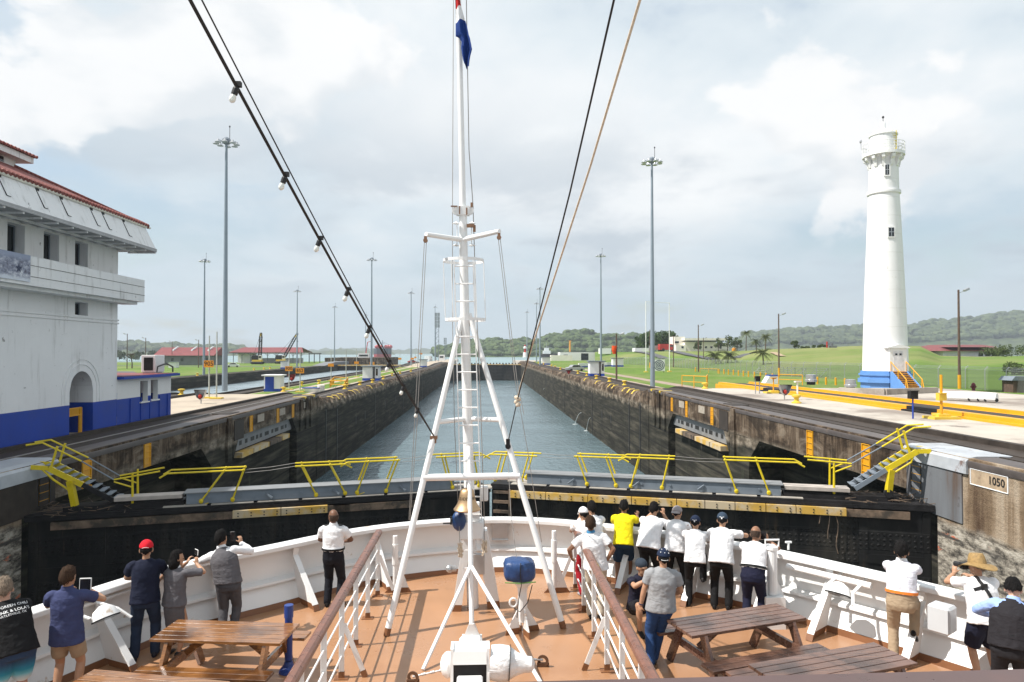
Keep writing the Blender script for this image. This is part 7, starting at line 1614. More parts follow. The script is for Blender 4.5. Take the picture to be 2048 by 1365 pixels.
# floodlights hung on the bulwark
for px, py, lab, flip in ((208, 1225, 'white floodlight hung on the left bulwark beside man in blue shirt', 1), (1678, 1178, 'white floodlight hung on the right bulwark', -1)):
    q = at(px, py, HF.dot(onz(px, py - 30, 1.0) - CAM) - .35); i = near_idx(q); n, tg = NRM[i], V((-NRM[i].y, NRM[i].x, 0)); fl_ = thing('floodlight', lab, 'floodlight', q - V((0, 0, .15)), 'floodlights on the bulwark')
    rot = Matrix((tg, n, V((0, 0, 1)))).transposed() @ Matrix.Rotation(R_(-62), 3, 'X')
    m = MB(); m.loft([(q + rot @ V((0, y, z)), rot @ V((1, 0, 0)), rot @ V((0, 0, 1)), a, b) for y, z, a, b in ((-.10, .02, .06, .04), (-.04, .01, .16, .10), (.06, 0, .2, .135), (.085, 0, .21, .145))], 16); m.build('lamp_housing', MT['white'], fl_, smooth=True)
    m = MB(); m.loft([(q + rot @ V((0, y, 0)), rot @ V((1, 0, 0)), rot @ V((0, 0, 1)), a, b) for y, a, b in ((.087, .21, .145), (.097, .21, .145))], 16); g = m.build('rim', MT['dark'], fl_)
    m = MB(); m.loft([(q + rot @ V((0, y, 0)), rot @ V((1, 0, 0)), rot @ V((0, 0, 1)), a, b) for y, a, b in ((.098, .19, .125), (.102, .19, .125))], 16); m.build('lens', MT['glass'], fl_)
    m = MB(); m.bar(q + rot @ V((.22, .02, 0)), RAIL[i] + n * .12 + V((0, 0, q.z + .1)) + tg * .2, .05, .02); m.bar(q + rot @ V((-.22, .02, 0)), RAIL[i] + n * .12 + V((0, 0, q.z + .1)) - tg * .2, .05, .02); m.bar(q + rot @ V((.22, .02, 0)), q + rot @ V((.30, .22, .1)), .045, .02); m.build('bracket', MT['white'], fl_)
# cable tray box on the right bulwark, grey panel box at the bow
q = at(1884, 1236, 9.95); i = near_idx(q); n, tg = NRM[i], V((-NRM[i].y, NRM[i].x, 0)); rot = Matrix((tg, n, V((0, 0, 1)))).transposed()
bx_ = thing('equipment_box', 'grey white box with dark edges on right bulwark beside straw hat man', 'box', q - V((0, 0, .25)))
m = MB(); m.box(q, (.30, .26, .38), rot); m.build('casing', P('box grey white', (.48, .49, .50), .4, var=.04), bx_, bevel=.03)
m = MB(); m.box(q + n * .138, (.26, .012, .33), rot); m.build('lid', P('box lid', (.56, .57, .58), .35, var=.04), bx_)
q = at(1000, 1072, HF.dot(onz(1000, 1035, TOPZ) - CAM) - .10); q = V((q.x, q.y - .02, .86)); m = MB(); m.box(q, (.36, .08, .40)); m.box(q + V((0, -.02, -.21)), (.36, .12, .02)); tag(m.build('wall_panel', MT['metal'], base=q), 'plain grey square panel fixed inside the bow bulwark', 'panel')
# rail pipe along the right bulwark
i0, i1 = near_idx(onz(1560, 1260, 0)), near_idx(onz(1700, 1300, 0)); m = MB(); m.tube([RAIL[i] + NRM[i] * .33 + V((0, 0, .92)) for i in range(i0, i1 + 1)], .055, 10); m.build('pipe', MT['white'], SHIP)
i0, i1 = near_idx(onz(215, 1380, 0)), near_idx(onz(330, 1300, 0)); m = MB(); m.tube([RAIL[i] + NRM[i] * .2 + V((0, 0, .93)) for i in range(min(i0, i1), max(i0, i1) + 1)], .03, 8); m.build('pipe', MT['white'], SHIP)
# windlass in the foreground
c0 = at(940, 1312, 9.35); wz = thing('windlass', 'white boxy windlass with dark slot and wrapped drum in foreground', 'windlass', (c0.x, c0.y, 0))
x, y = c0.x, c0.y; zt = c0.z + .05
for s in (-1, 1): m = MB(); m.extrude([(x + s * .24 - .02, y - .05, 0), (x + s * .24 - .02, y + .5, 0), (x + s * .24 - .02, y + .28, zt + .03), (x + s * .24 - .02, y + .02, zt + .03)], (.04, 0, 0)); m.build('cheek_plate', MT['white'], wz)
m = MB(); m.extrude([(x - .22, y + .02, zt), (x - .22, y + .30, zt + .02), (x - .22, y + .30, zt - .05), (x - .22, y - .02, zt - .16)], (.44, 0, 0)); m.build('hood', MT['white'], wz)
m = MB(); m.bx(x - .22, x + .22, y, y + .3, .1, zt - .165); m.build('drum_slot', MT['dark'], wz)
m = MB(); m.bx(x - .17, x + .17, y - .22, y - .003, 0, zt - .30); m.build('control_box', MT['white'], wz, bevel=.02)
m = MB(); m.box((x + .0, y + .48, zt - .10), (.32, .25, .18)); m.build('gear_case', MT['white'], wz, bevel=.04)
q = V((x + .27, y + .18, zt - .22)); m = MB(); pr = [(.22, 0), (.235, .12), (.225, .24), (.15, .36), (.11, .46), (.10, .56), (.04, .60)]
m.lathe(pr, q, 18, axis=(1, -.05, -.05)); dm = m.build('wrapped_drum', cloth('white canvas', (.76, .76, .76), .9, .6), wz, smooth=True)
m = MB(); m.lathe([(.24, .26), (.24, .27)], q, 18, axis=(1, -.05, -.05)); m.build('lashing', MT['dark'], dm)
m = MB(); m.ell((x - .30, y + .2, zt - .25), (.11, .17, .17), 12); m.build('end_cap', MT['white'], wz, smooth=True)
for px, py, e, lab in ((1086, 1330, (1040, 1318), 'rusty pad eye with turnbuckle right of the windlass'), (826, 1364, (888, 1340), 'pad eye with chain link left of the windlass')):
    f = onz(px, py + 4, 0); s = thing('pad_eye', lab, 'pad eye', f); m = MB(); m.lathe([(.085, -.012), (.085, .012), (.045, .0121), (.045, -.0121), (.085, -.0119)], f + V((0, 0, .09)), 16, axis=(.3, 1, 0), cap=False); m.box(f + V((0, 0, .03)), (.18, .04, .06)); m.build('eye_plate', P('rust brown', (.10, .045, .02), .7), s)
    g = at(*e, HF.dot(f - CAM) - .05); m = MB()
    for k in range(7):
        a0, a1 = (f + V((0, 0, .1))).lerp(g, k / 7), (f + V((0, 0, .1))).lerp(g, (k + .9) / 7); m.tube([a0, a1], .012 if k % 2 else .02, 6)
    m.build('turnbuckle', MT['metal'], s)
import os
DBG = bool(os.environ.get('DBGP'))
# ================================================================ people
def ik(a, c, l1, l2, hint):
    a, c, h = V(a), V(c), V(hint); d = c - a; L = max(min(d.length, (l1 + l2) * .998), abs(l1 - l2) + .01); d.normalize(); c = a + d * L
    x = (l1 * l1 - l2 * l2 + L * L) / (2 * L); r = math.sqrt(max(l1 * l1 - x * x, 0)); h = h - d * h.dot(d)
    if h.length < 1e-4: h = V((0, 1, 0)) - d * d.y
    return a + d * x + h.normalized() * r, c
TEX = {}
def disp_tex(sc):
    if sc not in TEX: t = bpy.data.textures.new('fold', 'CLOUDS'); t.noise_scale = sc; t.noise_depth = 2; TEX[sc] = t
    return TEX[sc]
def solid(m, name, voxel, mats, parent, it=4, disp=0.0, dsc=.09, fac=.5):
    o = m.build(name, mats, parent, fix=True)
    md = o.modifiers.new('r', 'REMESH'); md.mode = 'VOXEL'; md.voxel_size = voxel
    if it: s = o.modifiers.new('s', 'SMOOTH'); s.factor = fac; s.iterations = it
    if disp: d = o.modifiers.new('d', 'DISPLACE'); d.texture = disp_tex(dsc); d.strength = disp; d.mid_level = .38; d.texture_coords = 'LOCAL'
    dg = bpy.context.evaluated_depsgraph_get(); me = bpy.data.meshes.new_from_object(o.evaluated_get(dg)); o.modifiers.clear(); old = o.data; o.data = me; me.name = name; bpy.data.meshes.remove(old)
    me.polygons.foreach_set('use_smooth', [True] * len(me.polygons)); return o
SKINS = {'tan': (.42, .235, .145), 'brown': (.25, .125, .072), 'fair': (.52, .30, .21), 'dark': (.16, .078, .046)}
HAIRS = {'black': (.010, .009, .009), 'brown': (.045, .026, .016), 'grey': (.20, .155, .115), 'stubble': (.060, .040, .030)}
def person(label, head, facing, p, tall=1.74, skn='tan', shirt=None, sleeve='short', vest=None, legs='trousers', legc=('black', (.012, .012, .014)), hair='black', hairstyle='short', cap=None, shoe=(.012, .011, .011), belt=None, collar=None, fat=1.0, zfeet=0.0, depth=None, hem=.0, tuck=False):
    s = tall / 1.787; lean, side = R_(p.get('lean', 0)), R_(p.get('side', 0))
    def dr(l, sd): return V((math.sin(sd), math.sin(l), math.cos(l) * math.cos(sd))).normalized()
    pel = V(p.get('pel', (0, -.02, .93)))
    u1, u2, u3 = dr(lean * .75, side * .8), dr(lean * 1.1, side * 1.1), dr(lean * .65 - R_(p.get('hp', 0)), side * .4)
    waist = pel + u1 * .16; chest = waist + u1 * .10 + u2 * .12; sc = chest + u2 * .13; neck = sc + u2 * .06
    hc = neck + u3 * .150; tw = R_(p.get('twist', 0))
    rx = (Matrix.Rotation(tw, 3, 'Z') @ V((math.cos(side), 0, -math.sin(side)))).normalized(); fy = u2.cross(rx) * -1
    fy = rx.cross(u2) * -1 if False else u2.cross(rx)           # forward of the chest
    hx = V((math.cos(side * .4), 0, -math.sin(side * .4) * .5)).normalized(); hfy = u1.cross(hx)
    ltops = []; body = MB(); sh = MB(); pan = MB()
    sk = skin('skin ' + skn, SKINS[skn])
    F = fat * 1.08
    # torso of the body
    body.loft([(pel + u1 * -.10, hx, hfy, .150, .105), (pel, hx, hfy, .165, .115), (waist, hx, hfy, .140 * F, .098 * F), (chest, rx, fy, .152 * F, .106 * F), (sc - u2 * .02, rx, fy, .140, .080), (sc + u2 * .045, rx, fy, .08, .06)], 16)
    body.caps([sc + u2 * .02, neck + u3 * .07], [.058, .052], 10)
    hy = R_(p.get('hy', 0))
    hX = (Matrix.Rotation(hy, 3, 'Z') @ V((1, 0, 0))); hX = (hX - u3 * hX.dot(u3)).normalized(); hY = u3.cross(hX); HM = Matrix((hX, hY, u3)).transposed()
    HM = HM * 1.13
    def H(x, y, z): return hc + HM @ V((x, y, z))
    def skull(d):
        f = 1.0
        if d.z < -.2: f *= 1 - .16 * min(1, (-d.z - .2) / .7) * (1.0 if d.y > 0 else .9)
        return f
    body.ell(H(0, 0, .015), (.076, .095, .112), 18, HM, skull)
    body.ell(H(0, .045, -.055), (.052, .05, .055), 10, HM)         # jaw
    body.ell(H(0, .098, -.018), (.014, .020, .026), 8, HM); body.ell(H(0, .102, -.032), (.018, .014, .011), 8, HM)   # nose
    body.ell(H(0, .088, .022), (.055, .012, .011), 8, HM); body.ell(H(0, .088, -.062), (.024, .010, .008), 8, HM); body.ell(H(0, .080, -.098), (.022, .016, .014), 8, HM)
    for q in (-1, 1): body.ell(H(q * .078, -.008, -.01), (.011, .020, .032), 8, HM)
    # arms and hands
    for q, key in ((-1, 'lh'), (1, 'rh')):
        sh0 = sc + rx * (q * .198) - u2 * .015; tgt = p.get(key)
        if tgt is None: tgt = sh0 + V((q * .07, .06, -.52))
        hint = p.get(key + 'e', (q * .8, -.35, -.7)); el, wr = ik(sh0, tgt, .285, .25, hint)
        body.caps([sh0, sh0.lerp(el, .5), el], [.048, .047, .042], 10); body.caps([el, el.lerp(wr, .35), wr], [.043, .043, .029], 10)
        fd = (wr - el).normalized(); hd = V(p.get(key + 'd', fd)); hd.normalize(); nn = V(p.get(key + 'n', (-q * .6, .6, -.5))); nn = (nn - hd * nn.dot(hd)); nn = nn.normalized() if nn.length > .01 else V((0, 0, 1)); sd = hd.cross(nn)     # nn: palm side
        HMt = Matrix((sd, nn, hd)).transposed(); pc = wr + hd * .045
        body.ell(pc, (.040, .017, .055), 10, HMt)
        curl = p.get('curl', .5)
        for k, (ofs, ln) in enumerate(((-.028, .066), (-.0095, .078), (.0095, .072), (.028, .056))):
            b0 = pc + sd * ofs + hd * .042; b1 = b0 + (hd * math.cos(curl * .7) + nn * math.sin(curl * .7)) * ln * .5; b2 = b1 + (hd * math.cos(curl * 1.7) + nn * math.sin(curl * 1.7)) * ln * .5
            body.caps([b0, b1, b2], [.0095, .0088, .0078], 6)
        ts = -q if True else q; t0 = wr + hd * .022 + sd * (.030 * (1 if sd.x * q < 0 else -1)); td = (hd * .7 + sd * (.6 * (1 if sd.x * q < 0 else -1)) + nn * .4).normalized()
        body.caps([t0, t0 + td * .032, t0 + td * .032 + (td + nn * .5 + hd * .3).normalized() * .028], [.012, .011, .009], 6)
        # sleeves
        if shirt:
            if sleeve == 'short': e = sh0.lerp(el, .62); sh.caps([sh0 - rx * q * .03, sh0.lerp(el, .3)], [.074, .075], 12); sh.tube([sh0, sh0.lerp(el, .35), e], [.073, .074, .074], 12)
            elif sleeve == 'half': sh.tube([sh0, sh0.lerp(el, .5), sh0.lerp(el, .92)], [.073, .07, .068], 12); sh.caps([sh0 - rx * q * .02, sh0.lerp(el, .2)], [.074, .073], 10)
            else: sh.caps([sh0 - rx * q * .02, sh0.lerp(el, .5), el], [.073, .066, .058], 12); sh.caps([el, el.lerp(wr, .5), el.lerp(wr, .93)], [.058, .052, .040], 12)
        ltops.append((sh0, el, wr, pc, HMt))
    # legs
    feet = []
    for q, key in ((-1, 'lf'), (1, 'rf')):
        hp = pel + hx * (q * .092) + V((0, 0, -.03)); ft = V(p.get(key, (q * .11, 0, 0))); ank = ft + V((0, -.02, .085))
        kn, ank = ik(hp, ank, .435, .43, p.get(key + 'e', (q * .12, 1, 0)))
        body.caps([hp, hp.lerp(kn, .5), kn], [.088, .074, .056], 12); body.caps([kn, kn.lerp(ank, .3), ank], [.056, .058, .037], 12)
        fdv = Matrix.Rotation(R_(p.get(key + 'y', -q * 8)), 3, 'Z') @ V((0, 1, 0)); fp = R_(p.get(key + 'p', 0)); fdv = V((fdv.x * math.cos(fp), fdv.y * math.cos(fp), -math.sin(fp)))
        body.caps([ank + V((0, 0, -.03)) - fdv * .02, ank + fdv * .12 + V((0, 0, -.055))], [.034, .028], 8)
        feet.append((ank, fdv))
        if legs == 'trousers': pan.caps([hp + V((0, 0, .03)), hp.lerp(kn, .5), kn], [.104 * F, .094, .078], 14); pan.caps([kn, kn.lerp(ank, .5), ank + (ank - kn).normalized() * -.0], [.078, .072, .068], 14)
        elif legs == 'shorts': e = hp.lerp(kn, .92); pan.tube([hp + V((0, 0, .05)), hp.lerp(kn, .4), e], [.103 * F, .106 * F, .102], 14)
        elif legs == 'briefshorts': e = hp.lerp(kn, .72); pan.tube([hp + V((0, 0, .05)), hp.lerp(kn, .4), e], [.103 * F, .103, .098], 14)
    if legs == 'skirt': pan.loft([(pel + V((0, 0, .1)), hx, hfy, .16, .12), (pel + V((0, .0, -.1)), hx, hfy, .185, .15), (pel + V((0, .03, -.42)), hx, hfy, .165, .14), (pel + V((0, .03, -.5)), hx, hfy, .16, .13)], 16)
    pan.loft([(waist - u1 * .005, hx, hfy, (.182 if tuck else .162) * F, (.137 if tuck else .118) * F), (pel + u1 * .04, hx, hfy, .176 * F, .132 * F), (pel - u1 * .05, hx, hfy, .185 * F, .140), (pel - u1 * .13, hx, hfy, .155, .105)], 16)
    if shirt:
        lo = -.06 - hem if not tuck else .10
        sh.loft([(pel + u1 * lo, hx, hfy, (.203 if not tuck else .172) * F, (.160 if not tuck else .126) * F), (pel + u1 * max(lo + .06, .03), hx, hfy, .193 * F, .150 * F), (waist + u1 * .02, hx, hfy, .178 * F, .132 * F), (chest, rx, fy, .184 * F, .136 * F), (sc - u2 * .03, rx, fy, .190 * F, .122), (sc + u2 * .04, rx, fy, .140, .09), (sc + u2 * .075, rx, fy, .072, .066)], 18)
    # place: the head top goes where the photograph shows it
    ct = hc + u3 * .148
    yaw = Matrix.Rotation(R_(facing), 3, 'Z')
    hz = ct.z * s + zfeet; hw = onz(head[0], head[1], hz) if depth is None else at(head[0], head[1], depth)
    off = V((hw.x, hw.y, zfeet)) - yaw @ V((ct.x * s, ct.y * s, 0))
    if depth is not None: off.z = hw.z - ct.z * s
    def T(v): return off + yaw @ (V(v) * s)
    if DBG:
        i = min(range(len(RAIL)), key=lambda j: (RAIL[j].xy - off.xy).length); fm = off + yaw @ ((V(p.get('lf', (0, 0, 0))) + V(p.get('rf', (0, 0, 0)))) / 2 * s); print('PPL', label[:34], 'feet inset %.2f' % ((fm - RAIL[i]).xy.dot(NRM[i].xy)), 'out %.0f' % math.degrees(math.atan2(NRM[i].x, -NRM[i].y)), 'face', facing, 'pix', [round(v) for v in proj(off)], 'hz %.2f' % hz)
    root = thing('person', label, 'person', off, 'people on the foredeck')
    def fin(m): m.v = [T(v) for v in m.v]; return m
    b = solid(fin(body), 'body', .0085, sk, root, 3)
    eyes = MB()
    for q in (-1, 1): eyes.ell(H(q * .031, .086, .0), (.013, .008, .009), 8, HM)
    fin(eyes).build('eye', P('eye dark', (.02, .015, .012), .2) if 'eye dark' not in bpy.data.materials else bpy.data.materials['eye dark'], root)
    pm = legc[2] if len(legc) > 2 else cloth('cloth ' + legc[0], legc[1], .35)
    solid(fin(pan), {'trousers': 'trousers', 'shorts': 'shorts', 'briefshorts': 'shorts', 'skirt': 'skirt'}[legs], .013, pm, root, 4, .016, .09)
    so = None
    if shirt: so = solid(fin(sh), 'shirt', .012, cloth('cloth ' + shirt[0], shirt[1], .45), root, 4, .020, .085)
    if vest:
        v = MB(); v.loft([(pel + u1 * .0, hx, hfy, .212 * F, .168 * F), (waist, hx, hfy, .202 * F, .156 * F), (chest, rx, fy, .206 * F, .158 * F), (sc - u2 * .02, rx, fy, .172 * F, .138), (sc + u2 * .05, rx, fy, .115, .088), (sc + u2 * .075, rx, fy, .075, .07)], 18)
        solid(fin(v), 'vest', .012, cloth('cloth ' + vest[0], vest[1], .5), root, 4, .016, .08)
        w = MB(); w.loft([(waist + u1 * (d - .02), hx, hfy, .208 * F, .164 * F) for d in (-.02, .015)], 18); fin(w).build('waist_strap', cloth('cloth ' + vest[0], vest[1], .5), root)
    if belt: w = MB(); w.loft([(waist + u1 * d - u1 * .02, hx, hfy, .200 * F, .156 * F) for d in (-.014, .024)], 20); fin(w).build('belt', cloth('belt ' + belt[0], belt[1], .1, .5), root, smooth=True)
    if collar: w = MB(); w.loft([(sc + u2 * .075, rx, fy, .078, .074), (sc + u2 * .115, rx, fy, .068, .066)], 16); fin(w).build('collar', cloth('collar ' + collar[0], collar[1], .1), root, smooth=True)
    if hairstyle != 'none':
        hm = hairmat('hair ' + hair, HAIRS[hair])
        rng = random.Random(label)
        def region(d):
            if hairstyle == 'bob': ok = d.y < .25 or d.z > .62
            elif hairstyle == 'bald': ok = d.y < .15 - .3 * abs(d.z) and -.72 < d.z < .30 + .12 * noise.noise(d * 4)
            else: ok = (d.z > .60 + .1 * d.y and d.z > .38) or (d.y < .30 and d.z > .12) or (d.y < -.12 and d.z > -.70 + .40 * abs(d.x))
            if not ok: return .80
            if cap: return .97 if d.z > -.05 else 1.05
            g = 1.11 + .08 * noise.noise(d * 5 + V((rng.random(), 0, 0))) + (.05 if d.z > .6 else 0) + .06 * noise.noise(d * 13) + .04 * noise.noise(d * 27)
            return g if hairstyle != 'bald' else 1.018
        hr = MB(); hr.ell(H(0, -.004, .018), (.078, .097, .113), 40, HM, region)
        if hairstyle == 'bob': hr.ell(H(0, -.035, -.05), (.098, .085, .125), 20, HM, lambda d: 1.0 + .05 * noise.noise(d * 6))
        if hairstyle != 'bald' and not cap:
            for _ in range(420):
                d = V((rng.gauss(0, 1), rng.gauss(0, 1), rng.gauss(0, 1))).normalized(); g = region(d)
                if g < .9: continue
                b_ = V((d.x * .078, d.y * .097 - .004, d.z * .113 + .018)) * 1.0; e_ = (V((0, -.5, -.6)) if hairstyle == 'bob' or d.z < .5 else V((rng.uniform(-.6, .6), .5, .1))) ; e_ = (e_ - d * e_.dot(d)).normalized(); sd_ = d.cross(e_); L_ = rng.uniform(.018, .036); o_ = d * rng.uniform(.004, .016)
                p0 = V((d.x * .078 * g, d.y * .097 * g - .004, d.z * .113 * g + .018)) - d * .004
                hr.add([hc + HM @ (p0 - sd_ * .005), hc + HM @ (p0 + sd_ * .005), hc + HM @ (p0 + e_ * L_ + o_)], [(0, 1, 2)])
        fin(hr).build('hair', hm, root, smooth=True, fix=False)
    if cap:
        kind, cn, cc = cap[:3]; cm = cloth('cap ' + cn, cc, .15)
        if kind == 'straw':
            k = P('straw weave', (.30, .19, .07), .7, var=.3, scale=30, b=.6, bs=70, bd=.01) if 'straw weave' not in bpy.data.materials else bpy.data.materials['straw weave']
            def brimz(a): return .018 * math.cos(2 * a) - .012
            br = MB(); n = 36; vs = []
            for r in (.098, .14, .19, .205):
                for j in range(n): a = 2 * math.pi * j / n; vs.append(H(r * math.cos(a) * .97, r * math.sin(a) * 1.08 - .005, .045 - (r - .098) * .25 + brimz(a) * (r - .098) * 14))
            br.add(vs, [(i * n + j, i * n + (j + 1) % n, (i + 1) * n + (j + 1) % n, (i + 1) * n + j) for i in range(3) for j in range(n)])
            br.add([v + HM @ V((0, 0, -.008)) for v in vs], [(i * n + j, (i + 1) * n + j, (i + 1) * n + (j + 1) % n, i * n + (j + 1) % n) for i in range(3) for j in range(n)])
            hatp = br.v; hat = fin(br).build('hat', k, root, smooth=True)
            cr = MB(); cr.loft([(H(0, -.005, z), HM @ V((1, 0, 0)), HM @ V((0, 1, 0)), a, b_) for z, a, b_ in ((.03, .094, .114), (.08, .090, .108), (.14, .078, .092), (.165, .062, .078), (.160, .03, .04))], 24); fin(cr).build('hat_crown', k, hat, smooth=True)
        elif kind == 'beret':
            c = MB(); c.ell(H(0, -.015, .055), (.092, .108, .085), 18, HM, lambda d: 1 if d.z > -.45 else .8); fin(c).build('cap', cm, root, smooth=True)
        else:
            c = MB(); c.ell(H(0, -.004, .034), (.089, .108, .104), 24, HM, lambda d: 1.0 if d.z > -.12 - .18 * d.y * -1 * (1 if d.y < 0 else 0) * 0 else .82)
            co_ = fin(c).build('cap', cm, root, smooth=True)
            q = -1 if kind == 'back' else 1; bm_ = MB(); n = 14; vs = []
            for r in (0, 1):
                for j in range(n): t = math.pi * (j / (n - 1)); vs.append(H(math.cos(t) * .082 * (1 - .05 * r), q * (.055 + (.045 + .085 * r) * math.sin(t)), .03 - .028 * r + .012 * math.sin(t) * (1 - r)))
            bm_.add(vs + [v + HM @ V((0, 0, -.007)) for v in vs], [(j, j + 1, n + j + 1, n + j) for j in range(n - 1)] + [(2 * n + j, 3 * n + j, 3 * n + j + 1, 2 * n + j + 1) for j in range(n - 1)] + [(n + j, n + j + 1, 3 * n + j + 1, 3 * n + j) for j in range(n - 1)])
            brim_c = cap[4] if len(cap) > 4 else None
            fin(bm_).build('peak', cloth('cap ' + brim_c[0], brim_c[1], .1) if brim_c else cm, co_, smooth=True)
            if len(cap) > 3 and cap[3]:     # small white emblem bar on the back
                e = MB(); 
                if cap[3] == 'arc':
                    for a in range(-4, 4): 
                        t0, t1 = a * .11, (a + 1) * .11; z0, z1 = .035 + .012 * math.cos(t0 * 3), .035 + .012 * math.cos(t1 * 3)
                        e.bar(H(.093 * math.sin(t0), -.113 * math.cos(t0), z0 - .0), H(.093 * math.sin(t1), -.113 * math.cos(t1), z1), .008, .006)
                elif cap[3] == 'wing':
                    e.bar(H(-.035, -.103, .055), H(0, -.114, .046), .014, .006); e.bar(H(.035, -.103, .055), H(0, -.114, .046), .014, .006); e.ell(H(0, -.114, .028), (.011, .005, .012), 8, HM)
                else: e.bar(H(-.045, -.099, -.0), H(0, -.113, -.004), .018, .006); e.bar(H(.045, -.099, -.0), H(0, -.113, -.004), .018, .006)
                fin(e).build('emblem', MT['whiteink'], co_)
                if kind == 'fwd':
                    e = MB(); e.ell(H(0, -.098, .0), (.042, .018, .026), 12, HM); fin(e).build('back_opening', hairmat('hair ' + hair, HAIRS[hair]), co_)
    for ank, fdv in feet:
        if shoe is None: continue
        f = MB(); up_ = V((0, 0, 1)); ss = V((fdv.y, -fdv.x, 0)).normalized(); upv = ss.cross(fdv); base_ = ank + upv * -.045
        f.loft([(base_ + fdv * t + upv * dz, ss, upv, a, b_) for t, a, b_, dz in ((-.085, .022, .02, -.005), (-.07, .036, .042, .0), (.0, .042, .050, .005), (.08, .046, .036, -.008), (.15, .044, .026, -.016), (.185, .024, .015, -.022))], 14)
        sc_ = shoe if isinstance(shoe, tuple) else shoe
        fin(f).build('shoe', cloth('shoe %.2f %.2f' % (sc_[0], sc_[2]), sc_, .1, .4), root, smooth=True)
    return root, T, H, HM, ltops, so, dict(sc=sc, rx=rx, fy=fy, u2=u2, chest=chest, waist=waist, pel=pel, u1=u1, hx=hx, hfy=hfy)
WHITE = ('white', (.74, .74, .75)); BLACKT = ('black', (.011, .011, .012)); NAVY = ('navy', (.012, .014, .030)); KHAKI = ('khaki', (.34, .25, .165)); JEANS = ('denim', (.030, .055, .12))
RAILP = dict(lean=30, pel=(0, -.22, .91), lf=(-.12, -.20, 0), rf=(.12, -.20, 0), lh=(-.12, .46, 1.16), rh=(.12, .46, 1.16), lhe=(-.6, -.1, -.8), rhe=(.6, -.1, -.8), hp=6, curl=1.0)
def P_(**k): d = dict(RAILP); d.update(k); return d
ST = lambda **k: k
people = {}
people['far left'] = person("man in black tee with white back print leaning on left bulwark", (6, 1157), 40, P_(lean=30, hp=0, hy=15, side=4), 1.82, 'fair', ('black tee', (.010, .010, .011)), hair='grey', hairstyle='short', legs='shorts', legc=('swim', (0, .3, .4), None), fat=1.12) if False else None
def ombre():
    m, t, p = newmat('turquoise fading shorts'); z = t.sep(t.add('ShaderNodeTexCoord').outputs['Object'])[2]
    setin(t, p, c=t.ramp(t.smooth(z, .46, .86), [(0, (.70, .74, .78)), (.35, (.12, .45, .60)), (.6, (.01, .22, .36)), (1, (.012, .04, .10))]), r=.8); return m
r = person("man in black tee with white back print leaning on left bulwark", (6, 1156), 48, P_(lean=28, hp=2, hy=-20, side=-3), 1.88, 'fair', ('black tee', (.010, .010, .011)), hair='grey', legs='shorts', legc=('swim', (0, 0, 0), ombre()), fat=1.2, shoe=(.05, .05, .06))
root, T, so, d = r[0], r[1], r[5], r[6]
bvh = BVHTree.FromPolygons([so.matrix_basis.translation * 0 + v.co for v in so.data.vertices], [tuple(p.vertices) for p in so.data.polygons])
root_o = ORG[root.name]
m = MB(); T0 = T(V((0, 0, 0)))
for txt, size, dz in (('DEX GREEN CHILI', .052, .030), ("FRANK & LOLA'S", .056, -.045), ('BARTLESVILLE, OK', .040, -.095)):
    vs, fs = text_mesh(txt, size); out = []
    back = (T(-d['fy']) - T0).normalized(); xr = (T(d['rx']) - T0).normalized(); up_ = (T(d['u2']) - T0).normalized()
    for v in vs:
        o = T(d['sc'] - d['u2'] * .05) + xr * v.x + up_ * (v.y + dz) + back * .4 - root_o
        hit = bvh.ray_cast(o, -back); out.append((hit[0] if hit[0] is not None else o - back * .25) + back * .004 + root_o)
    m.add(out, fs)
m.build('shirt_lettering', MT['whiteink'], so, fix=False)
def phone_at(T, H, HM, pos, size, label, mat='phone', screen=True, name='phone', cat='phone', tilt=0, up=None):
    c = H(*pos); M = HM @ Matrix.Rotation(R_(tilt), 3, 'Y'); ph = None; m = MB(); m.box(c, size, M); m.v = [T(v) for v in m.v]
    ctr = sum(m.v, V((0, 0, 0))) / len(m.v); t = thing(name, label, cat, ctr); m.build('case', MT[mat], t, bevel=.004)
    if screen: g = MB(); g.box(c + M @ V((0, -size[1] / 2 - .002, 0)), (size[0] * .88, .002, size[2] * .88), M); g.v = [T(v) for v in g.v]; g.build('screen', MT['phone'], t)
    return t
# man in blue shirt with a tablet
r = person('man in dark blue short sleeved shirt and khaki shorts holding a tablet', (137, 1134), 8, ST(lh=(-.10, .24, 1.36), rh=(.17, .25, 1.40), rhe=(.9, -.1, -.5), lhe=(-.9, -.1, -.6), rhd=(-.3, .5, .8), lhd=(.2, .6, .6), hp=-6, hy=-6, curl=.9, lf=(-.14, 0, 0), rf=(.12, 0, 0)), 1.80, 'tan', ('blue chambray', (.045, .055, .13)), hair='brown', legs='briefshorts', legc=KHAKI, collar=('blue chambray', (.045, .055, .13)), hem=.07, shoe=(.1, .08, .06))
phone_at(r[1], r[2], r[3], (.085, .24, -.14), (.14, .012, .18), 'white framed tablet held by the man in the blue shirt', 'signwhite', name='tablet', cat='tablet')
# red cap man
person('man in bright red cap, navy tee and jeans at left bulwark', (293, 1080), 18, ST(lean=7, lh=(-.2, .38, 1.12), rh=(.16, .36, 1.08), lhe=(-.9, -.2, -.7), rhe=(.9, -.3, -.5), lf=(-.14, -.02, 0), rf=(.13, .06, 0), pel=(0, -.06, .93), curl=1.0), 1.80, 'tan', ('navy tee', (.010, .013, .030)), legc=('dark jeans', (.022, .036, .07)), cap=('fwd', 'red', (.55, .012, .025), 'arc'), hair='black', shoe=(.02, .02, .03))
